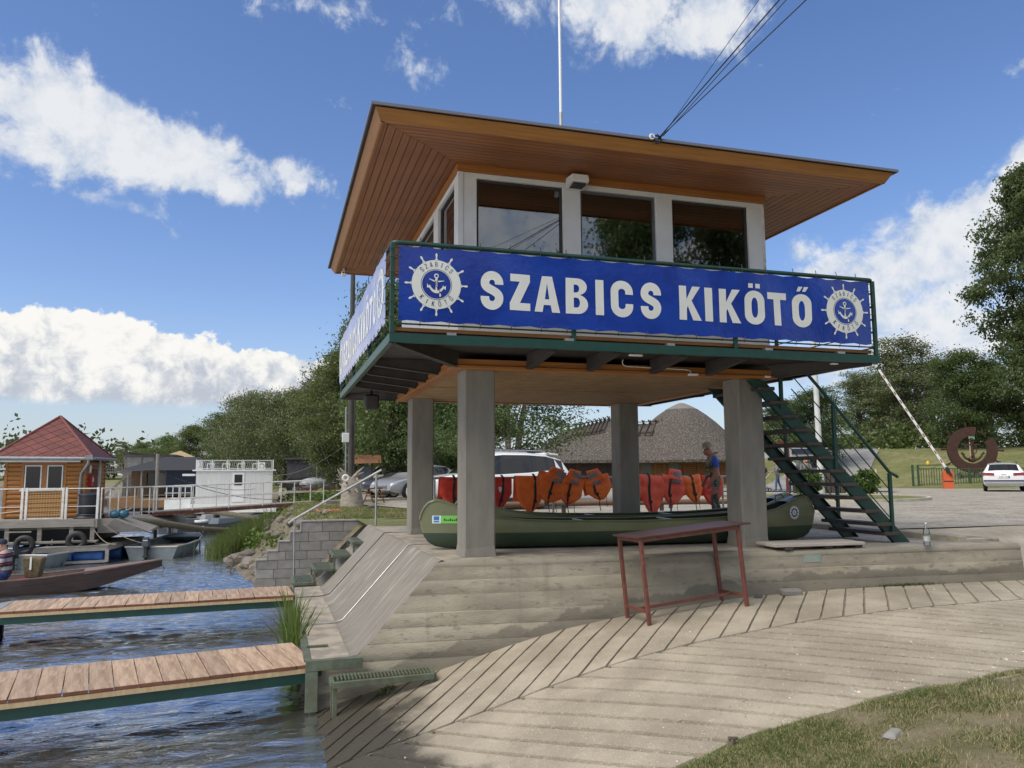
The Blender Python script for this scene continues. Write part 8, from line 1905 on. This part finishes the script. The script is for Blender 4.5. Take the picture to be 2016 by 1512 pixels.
# ---- people
skin = mat('sunburnt skin', (.36,.155,.105), (.30,.12,.08), .55, 8); skin2 = mat('light skin', (.46,.27,.20), (.40,.22,.16), .55, 8)
def figure(name, label, loc, rotz, J, E_, mats, pick, group=None, scale=1.0, sub=2):
    """one skinned body: J joint -> (x, y, z, radius); faces take the material of the nearest joint"""
    t = thing(name, label, 'person', loc, rotz, group)
    bm = bmesh.new(); lay = bm.verts.layers.skin.verify(); vs = {}
    for k, (x, y, z, r) in J.items():
        v = bm.verts.new((x*scale, y*scale, z*scale)); rr = r if isinstance(r, tuple) else (r, r); v[lay].radius = (rr[0]*scale, rr[1]*scale); vs[k] = v
    for a, c in E_: bm.edges.new((vs[a], vs[c]))
    vs['pelvis'][lay].use_root = True
    me = bpy.data.meshes.new('tmp'); bm.to_mesh(me); bm.free(); o = bpy.data.objects.new('tmp', me); link(o)
    sk = o.modifiers.new('s', 'SKIN'); sk.use_smooth_shade = True; sb = o.modifiers.new('d', 'SUBSURF'); sb.levels = sub; sb.render_levels = sub
    dg = bpy.context.evaluated_depsgraph_get(); res = bpy.data.meshes.new_from_object(o.evaluated_get(dg)); bpy.data.objects.remove(o)
    res.materials.clear()
    for m_ in mats: res.materials.append(m_)
    names = list(J); P = np.array([J[k][:3] for k in names])*scale
    for p in res.polygons:
        c = np.array(p.center); k = names[int(((P-c)**2).sum(1).argmin())]; p.material_index = pick(k, c/scale)
    b_ = bpy.data.objects.new('body', res); link(b_); adopt(b_, t); return t
def standing(lean=0.0, near=((.05, .27, 1.10), (.14, .25, .86)), far=((.03, -.25, 1.12), (.10, -.24, .88)), stride=.0, head=(.07, -.03)):
    hx, hz = head
    J = {'pelvis': (0, 0, .96, (.155, .125)), 'waist': (.02, 0, 1.10, (.165, .125)), 'chest': (.02+lean, 0, 1.30, (.175, .125)), 'collar': (.01+lean, 0, 1.43, (.11, .085)), 'neck': (.03+lean, 0, 1.505, (.062, .062)), 'head': (hx+lean, 0, 1.605+hz, (.078, .098)), 'crown': (hx-.01+lean, 0, 1.69+hz, (.072, .085)), 'nose': (hx+.105+lean, 0, 1.59+hz, .016), 'chin': (hx+.065+lean, 0, 1.53+hz, .035)}
    E_ = [('pelvis', 'waist'), ('waist', 'chest'), ('chest', 'collar'), ('collar', 'neck'), ('neck', 'head'), ('head', 'crown'), ('head', 'nose'), ('head', 'chin')]
    for s, (el_, wr_), nm in ((1, near, 'l'), (-1, far, 'r')):
        J[nm+'shoulder'] = (.0+lean, s*.185, 1.40, .072); J[nm+'upper'] = ((el_[0]+lean)/2, s*.215, (1.40+el_[2])/2+.02, .062); J[nm+'elbow'] = (el_[0]+lean*.6, el_[1], el_[2], .046); J[nm+'fore'] = ((el_[0]*.5+wr_[0]*.5)+lean*.5, (el_[1]+wr_[1])/2, (el_[2]+wr_[2])/2, .044); J[nm+'wrist'] = (wr_[0]+lean*.4, wr_[1], wr_[2], .030)
        d = Vector((wr_[0]-el_[0], wr_[1]-el_[1], wr_[2]-el_[2])).normalized(); w_ = Vector(J[nm+'wrist'][:3]); pc = w_+d*.055; J[nm+'palm'] = (*pc, (.036, .022))
        E_ += [('collar', nm+'shoulder'), (nm+'shoulder', nm+'upper'), (nm+'upper', nm+'elbow'), (nm+'elbow', nm+'fore'), (nm+'fore', nm+'wrist'), (nm+'wrist', nm+'palm')]
        fwd = Vector((1, 0, 0)); fwd = (fwd-d*fwd.dot(d)).normalized()
        for i, (o_, l_) in enumerate(((.027, .062), (.009, .072), (-.009, .068), (-.027, .052))):
            k1 = pc+fwd*o_+d*.035; k2 = k1+d*l_*.5-Vector((0, s*.012, 0)); k3 = k2+d*l_*.35-Vector((0, s*.028, 0))
            for q, kk in enumerate((k1, k2, k3)): J[f'{nm}hand{i}{q}'] = (*kk, .0095-.001*q)
            E_ += [(nm+'palm', f'{nm}hand{i}0'), (f'{nm}hand{i}0', f'{nm}hand{i}1'), (f'{nm}hand{i}1', f'{nm}hand{i}2')]
        k1 = w_+d*.03+fwd*.035; k2 = k1+d*.04+fwd*.012; J[nm+'handt0'] = (*k1, .012); J[nm+'handt1'] = (*k2, .009); E_ += [(nm+'wrist', nm+'handt0'), (nm+'handt0', nm+'handt1')]
        sx_ = stride*s
        J[nm+'hip'] = (.0+sx_*.1, s*.10, .90, (.095, .10)); J[nm+'knee'] = (.03+sx_*.55, s*.11, .50, .062); J[nm+'calf'] = (.0+sx_*.75, s*.112, .34, .058); J[nm+'ankle'] = (-.02+sx_, s*.115, .09+abs(stride)*.05*(s < 0), .040); J[nm+'toe'] = (.15+sx_, s*.13, .035, (.045, .032)); J[nm+'heel'] = (-.05+sx_, s*.115, .035, .035)
        E_ += [('pelvis', nm+'hip'), (nm+'hip', nm+'knee'), (nm+'knee', nm+'calf'), (nm+'calf', nm+'ankle'), (nm+'ankle', nm+'toe'), (nm+'ankle', nm+'heel')]
    return J, E_
camo = mat('tan camouflage cloth', (.24,.20,.12), (.10,.095,.05), .85, 9, lo=.48, hi=.54, c3=(.05,.045,.03), scale3=13, amt3=.9, lo3=.57, hi3=.61, detail=2); camo2 = mat('dark camouflage trousers', (.10,.105,.085), (.035,.04,.032), .85, 9, lo=.48, hi=.54, c3=(.19,.185,.16), scale3=12, amt3=.9, lo3=.58, hi3=.62, detail=2)
blue_s = mat('bright blue shirt', (.012,.10,.50), (.010,.08,.42), .75, 6); shoe = mat('dark shoe', (.02,.02,.02), None, .7)
J, E_ = standing(.05, ((.0, .26, 1.13), (.13, .22, .89)), ((.05, -.26, 1.12), (.16, -.22, .92)), .10, (.10, -.045))
def pick_man(k, c):
    if k[1:].startswith(('hand', 'palm', 'wrist', 'fore', 'elbow')) or k in ('neck', 'head', 'crown', 'nose', 'chin'): return 0
    if k[1:] in ('upper', 'shoulder') and abs(c[1]) > .165: return 1
    if k[1:] in ('toe', 'heel', 'ankle'): return 4
    if c[2] < .93: return 3
    return 2
mn = figure('person', 'man in camouflage vest over a blue shirt and tan cap walking left behind the canoes', (8.96, 14.75, .0), PI+VYAW*1.0, J, E_, [skin, blue_s, camo, camo2, shoe], pick_man, scale=.97)
b = MB(); hc = Vector((.145, 0, 1.66)); prf = [(.105, 0), (.108, .03), (.100, .075), (.07, .105), (.01, .118)]
b.T = Matrix.Translation((.145, 0, 1.615)) @ Matrix.Rotation(R(14), 4, 'Y'); b.lathe([(r, z) for r, z in prf], (0, 0, .0), 18)
b.grid([[(.06+.13*math.cos(R(a))*k_, .095*math.sin(R(a)), .008-.035*k_*math.cos(R(a))) for a in range(-80, 81, 16)] for k_ in (.3, .7, 1.05)]); b.build('cap', mat('tan cap cloth', (.30,.27,.19), (.24,.215,.15), .9, 6), mn, smooth=50, local=True)
b = MB(); b.ball((.13, .088, 1.60), .03, 8, 6, (.6, .4, 1)); b.ball((.13, -.088, 1.60), .03, 8, 6, (.6, .4, 1)); b.build('ears', skin, mn, smooth=60, local=True)
b = MB(); b.ball((.222, .034, 1.612), .011, 6, 5); b.ball((.222, -.034, 1.612), .011, 6, 5); b.box(.218, .226, -.022, .022, 1.545, 1.553); b.build('eyes_and_mouth', mat('dark eye', (.03,.02,.02), None, .4), mn, local=True)
for y_, z_ in ((.125, 1.22), (.125, 1.04), (-.125, 1.22), (-.125, 1.04)): b = MB(); b.ball((.16, y_*.75, z_), .07, 8, 6, (.5, .8, 1)); b.build('vest_pocket', camo, mn, smooth=60, local=True)
b = MB(); b.tube([(.03, .06, 1.47), (.12, .04, 1.44), (.13, -.04, 1.44), (.03, -.06, 1.47), (-.05, 0, 1.49), (.03, .06, 1.47)], .022, 6); b.build('collar', camo, mn, smooth=60, local=True)
jean = mat('blue jeans', (.06,.10,.20), (.045,.075,.16), .8, 8); dkj = mat('navy jeans', (.018,.028,.07), None, .8); gry = mat('grey hoodie', (.20,.20,.21), (.15,.15,.16), .85, 7); dnm = mat('denim jacket', (.10,.16,.25), (.07,.12,.20), .85, 6); hairb = mat('blond hair', (.42,.31,.17), None, .7); hairk = mat('dark hair', (.03,.022,.018), None, .7)
def pick_gen(k, c):
    if k[1:].startswith(('hand', 'palm', 'wrist')) or k in ('neck', 'head', 'crown', 'nose', 'chin'): return 0
    if k[1:] in ('toe', 'heel'): return 3
    return 2 if c[2] < .93 else 1
def hair(t, mt, long_=False, s=1.0, hx=.07, hz=-.03):
    b = MB(); b.ball((hx-.02, 0, 1.645+hz), .108, 12, 8, (1.0, .92, 1.0)); 
    if long_: b.ball((hx-.075, 0, 1.54+hz), .09, 10, 8, (.7, 1, 1.5))
    o = b.build('hair', mt, t, smooth=60, local=True); o.location = o.location*s; o.scale = (s, s, s)
J, E_ = standing(.03, ((.14, .24, 1.16), (.36, .18, 1.12)), ((.14, -.24, 1.16), (.36, -.18, 1.12)), .20)
w1 = figure('person', 'woman in grey top and blue jeans pushing a pink pushchair', (26.9, 37.8, .05), PI+VYAW, J, E_, [skin2, gry, jean, shoe], pick_gen, scale=.98); hair(w1, hairb, True, .98)
J, E_ = standing(0, stride=.05); w2 = figure('person', 'person in denim jacket behind the stair treads, left of the white swan', (24.6, 33.4, .05), PI/2+VYAW, J, E_, [skin2, dnm, dkj, shoe], pick_gen, scale=1.0); hair(w2, hairk, False)
J, E_ = standing(0, stride=.06); w3 = figure('person', 'person in pale grey top and dark jeans beside the white pole', (23.5, 30.9, .05), -PI/2+VYAW, J, E_, [skin2, gry, dkj, shoe], pick_gen, scale=1.0); hair(w3, hairb, True)
pc_ = thing('pushchair', 'black and pink pushchair in front of the walking woman', 'pushchair', (26.0, 38.1, .05), PI+VYAW); b = MB(); b.hexa([(-.1, -.2, .35), (.4, -.2, .28), (.4, .2, .28), (-.1, .2, .35)], [(-.25, -.22, .75), (-.05, -.22, .8), (-.05, .22, .8), (-.25, .22, .75)]); b.build('seat', mat('maroon fabric', (.12,.015,.025), None, .8), pc_, local=True, bevel=.03); b = MB(); b.ball((-.12, 0, 1.18), .27, 12, 8, (1, .9, .8)); b.build('hood', M['black'], pc_, smooth=60, local=True)
b = MB(); b.ball((-.12, 0, .88), .2, 10, 7, (.9, .9, 1.4)); b.build('pink_blanket', mat('pink cloth', (.62,.04,.16), None, .8), pc_, smooth=60, local=True); b = MB(); b.tube([(-.5, -.2, 1.05), (.35, -.2, .15)], .018, 6); b.tube([(-.5, .2, 1.05), (.35, .2, .15)], .018, 6); b.tube([(-.5, -.2, 1.05), (-.5, .2, 1.05)], .02, 6); b.tube([(-.1, -.2, .6), (-.4, -.2, .1)], .016, 6); b.tube([(-.1, .2, .6), (-.4, .2, .1)], .016, 6); b.build('frame', M['steel'], pc_, local=True, smooth=50)
for x in (-.4, .38):
    for y in (-.22, .22): b = MB(); b.torus((x, y, .11), .09, .025, 'y', 14, 6); b.build('wheel', M['black'], pc_, local=True, smooth=60)
# seated man in the dark boat
swt = mat('navy sweater', (.022,.028,.055), None, .9); tmx = swt.node_tree; N = NT(tmx); bb = tmx.nodes['Principled BSDF']; tcn = N.n('ShaderNodeTexCoord'); spn = N.n('ShaderNodeSeparateXYZ'); tmx.links.new(tcn.outputs['Object'], spn.inputs[0])
zf = N.m('FRACT', N.m('MULTIPLY', spn.outputs[2], 5.2)); cfirst = N.mix(N.ramp(zf, .55, .57), (.022,.028,.055), (.30,.30,.31)); tmx.links.new(N.mix(N.m('MULTIPLY', N.ramp(zf, .28, .30), N.ramp(zf, .42, .40)), cfirst, (.35,.03,.04)), bb.inputs['Base Color'])
J = {'pelvis': (0, 0, .14, (.15, .13)), 'waist': (.02, 0, .28, (.15, .12)), 'chest': (.06, 0, .48, (.165, .12)), 'collar': (.08, 0, .60, (.10, .08)), 'neck': (.11, 0, .67, .06), 'head': (.15, 0, .77, (.075, .095)), 'crown': (.14, 0, .855, (.07, .085)), 'nose': (.255, 0, .76, .016), 'chin': (.215, 0, .70, .035)}
E_ = [('pelvis', 'waist'), ('waist', 'chest'), ('chest', 'collar'), ('collar', 'neck'), ('neck', 'head'), ('head', 'crown'), ('head', 'nose'), ('head', 'chin')]
for s, nm in ((1, 'l'), (-1, 'r')):
    J[nm+'shoulder'] = (.06, s*.185, .57, .075); J[nm+'upper'] = (.06, s*.24, .44, .062); J[nm+'elbow'] = (.09, s*.26, .30, .05); J[nm+'fore'] = (.22, s*.22, .26, .045); J[nm+'wrist'] = (.33, s*.17, .25, .03); J[nm+'palm'] = (.385, s*.15, .25, (.03, .02)); J[nm+'hip'] = (.06, s*.10, .13, .10); J[nm+'knee'] = (.46, s*.15, .22, .068); J[nm+'ankle'] = (.55, s*.15, -.18, .045); J[nm+'toe'] = (.70, s*.16, -.22, .04)
    E_ += [('collar', nm+'shoulder'), (nm+'shoulder', nm+'upper'), (nm+'upper', nm+'elbow'), (nm+'elbow', nm+'fore'), (nm+'fore', nm+'wrist'), (nm+'wrist', nm+'palm'), ('pelvis', nm+'hip'), (nm+'hip', nm+'knee'), (nm+'knee', nm+'ankle'), (nm+'ankle', nm+'toe')]
    for i, o_ in enumerate((.027, .009, -.009, -.027)):
        J[f'{nm}hand{i}0'] = (.42, s*.145+o_, .25, .009); J[f'{nm}hand{i}1'] = (.455-.004*i, s*.14+o_, .232, .008); E_ += [(nm+'palm', f'{nm}hand{i}0'), (f'{nm}hand{i}0', f'{nm}hand{i}1')]
    J[nm+'handt0'] = (.365, s*.15-s*.035, .255, .011); J[nm+'handt1'] = (.40, s*.15-s*.05, .25, .009); E_ += [(nm+'wrist', nm+'handt0'), (nm+'handt0', nm+'handt1')]
def pick_sit(k, c):
    if k[1:].startswith(('hand', 'palm', 'wrist')) or k in ('neck', 'head', 'nose', 'chin', 'crown'): return 0
    if k[1:] in ('hip', 'knee', 'ankle') or k == 'pelvis' and c[2] < .16: return 2
    if k[1:] == 'toe': return 3
    return 1
sm = figure('person', 'man in striped navy sweater and dark cap sitting in the long dark boat', (-5.85, 21.3, -1.38), PI, J, E_, [skin2, swt, mat('blue work trousers', (.02,.05,.17), None, .8), shoe], pick_sit, scale=1.12)
b = MB(); b.lathe([(.112, 0), (.114, .04), (.10, .085), (.06, .11), (.01, .118)], (.165, 0, .895), 16); b.grid([[(.20+.15*math.cos(R(a))*k_, .10*math.sin(R(a)), .905-.02*k_) for a in range(-80, 81, 16)] for k_ in (.3, .7, 1.0)]); b.build('cap', mat('navy cap', (.02,.025,.05), None, .8), sm, smooth=50, local=True)
b = MB(); b.ball((.16, .098, .855), .032, 8, 6, (.6, .4, 1)); b.ball((.16, -.098, .855), .032, 8, 6, (.6, .4, 1)); b.build('ears', skin2, sm, smooth=60, local=True)
b = MB(); b.ball((.253, .036, .868), .011, 6, 5); b.ball((.253, -.036, .868), .011, 6, 5); b.build('eyes', bpy.data.materials['dark eye'], sm, local=True)
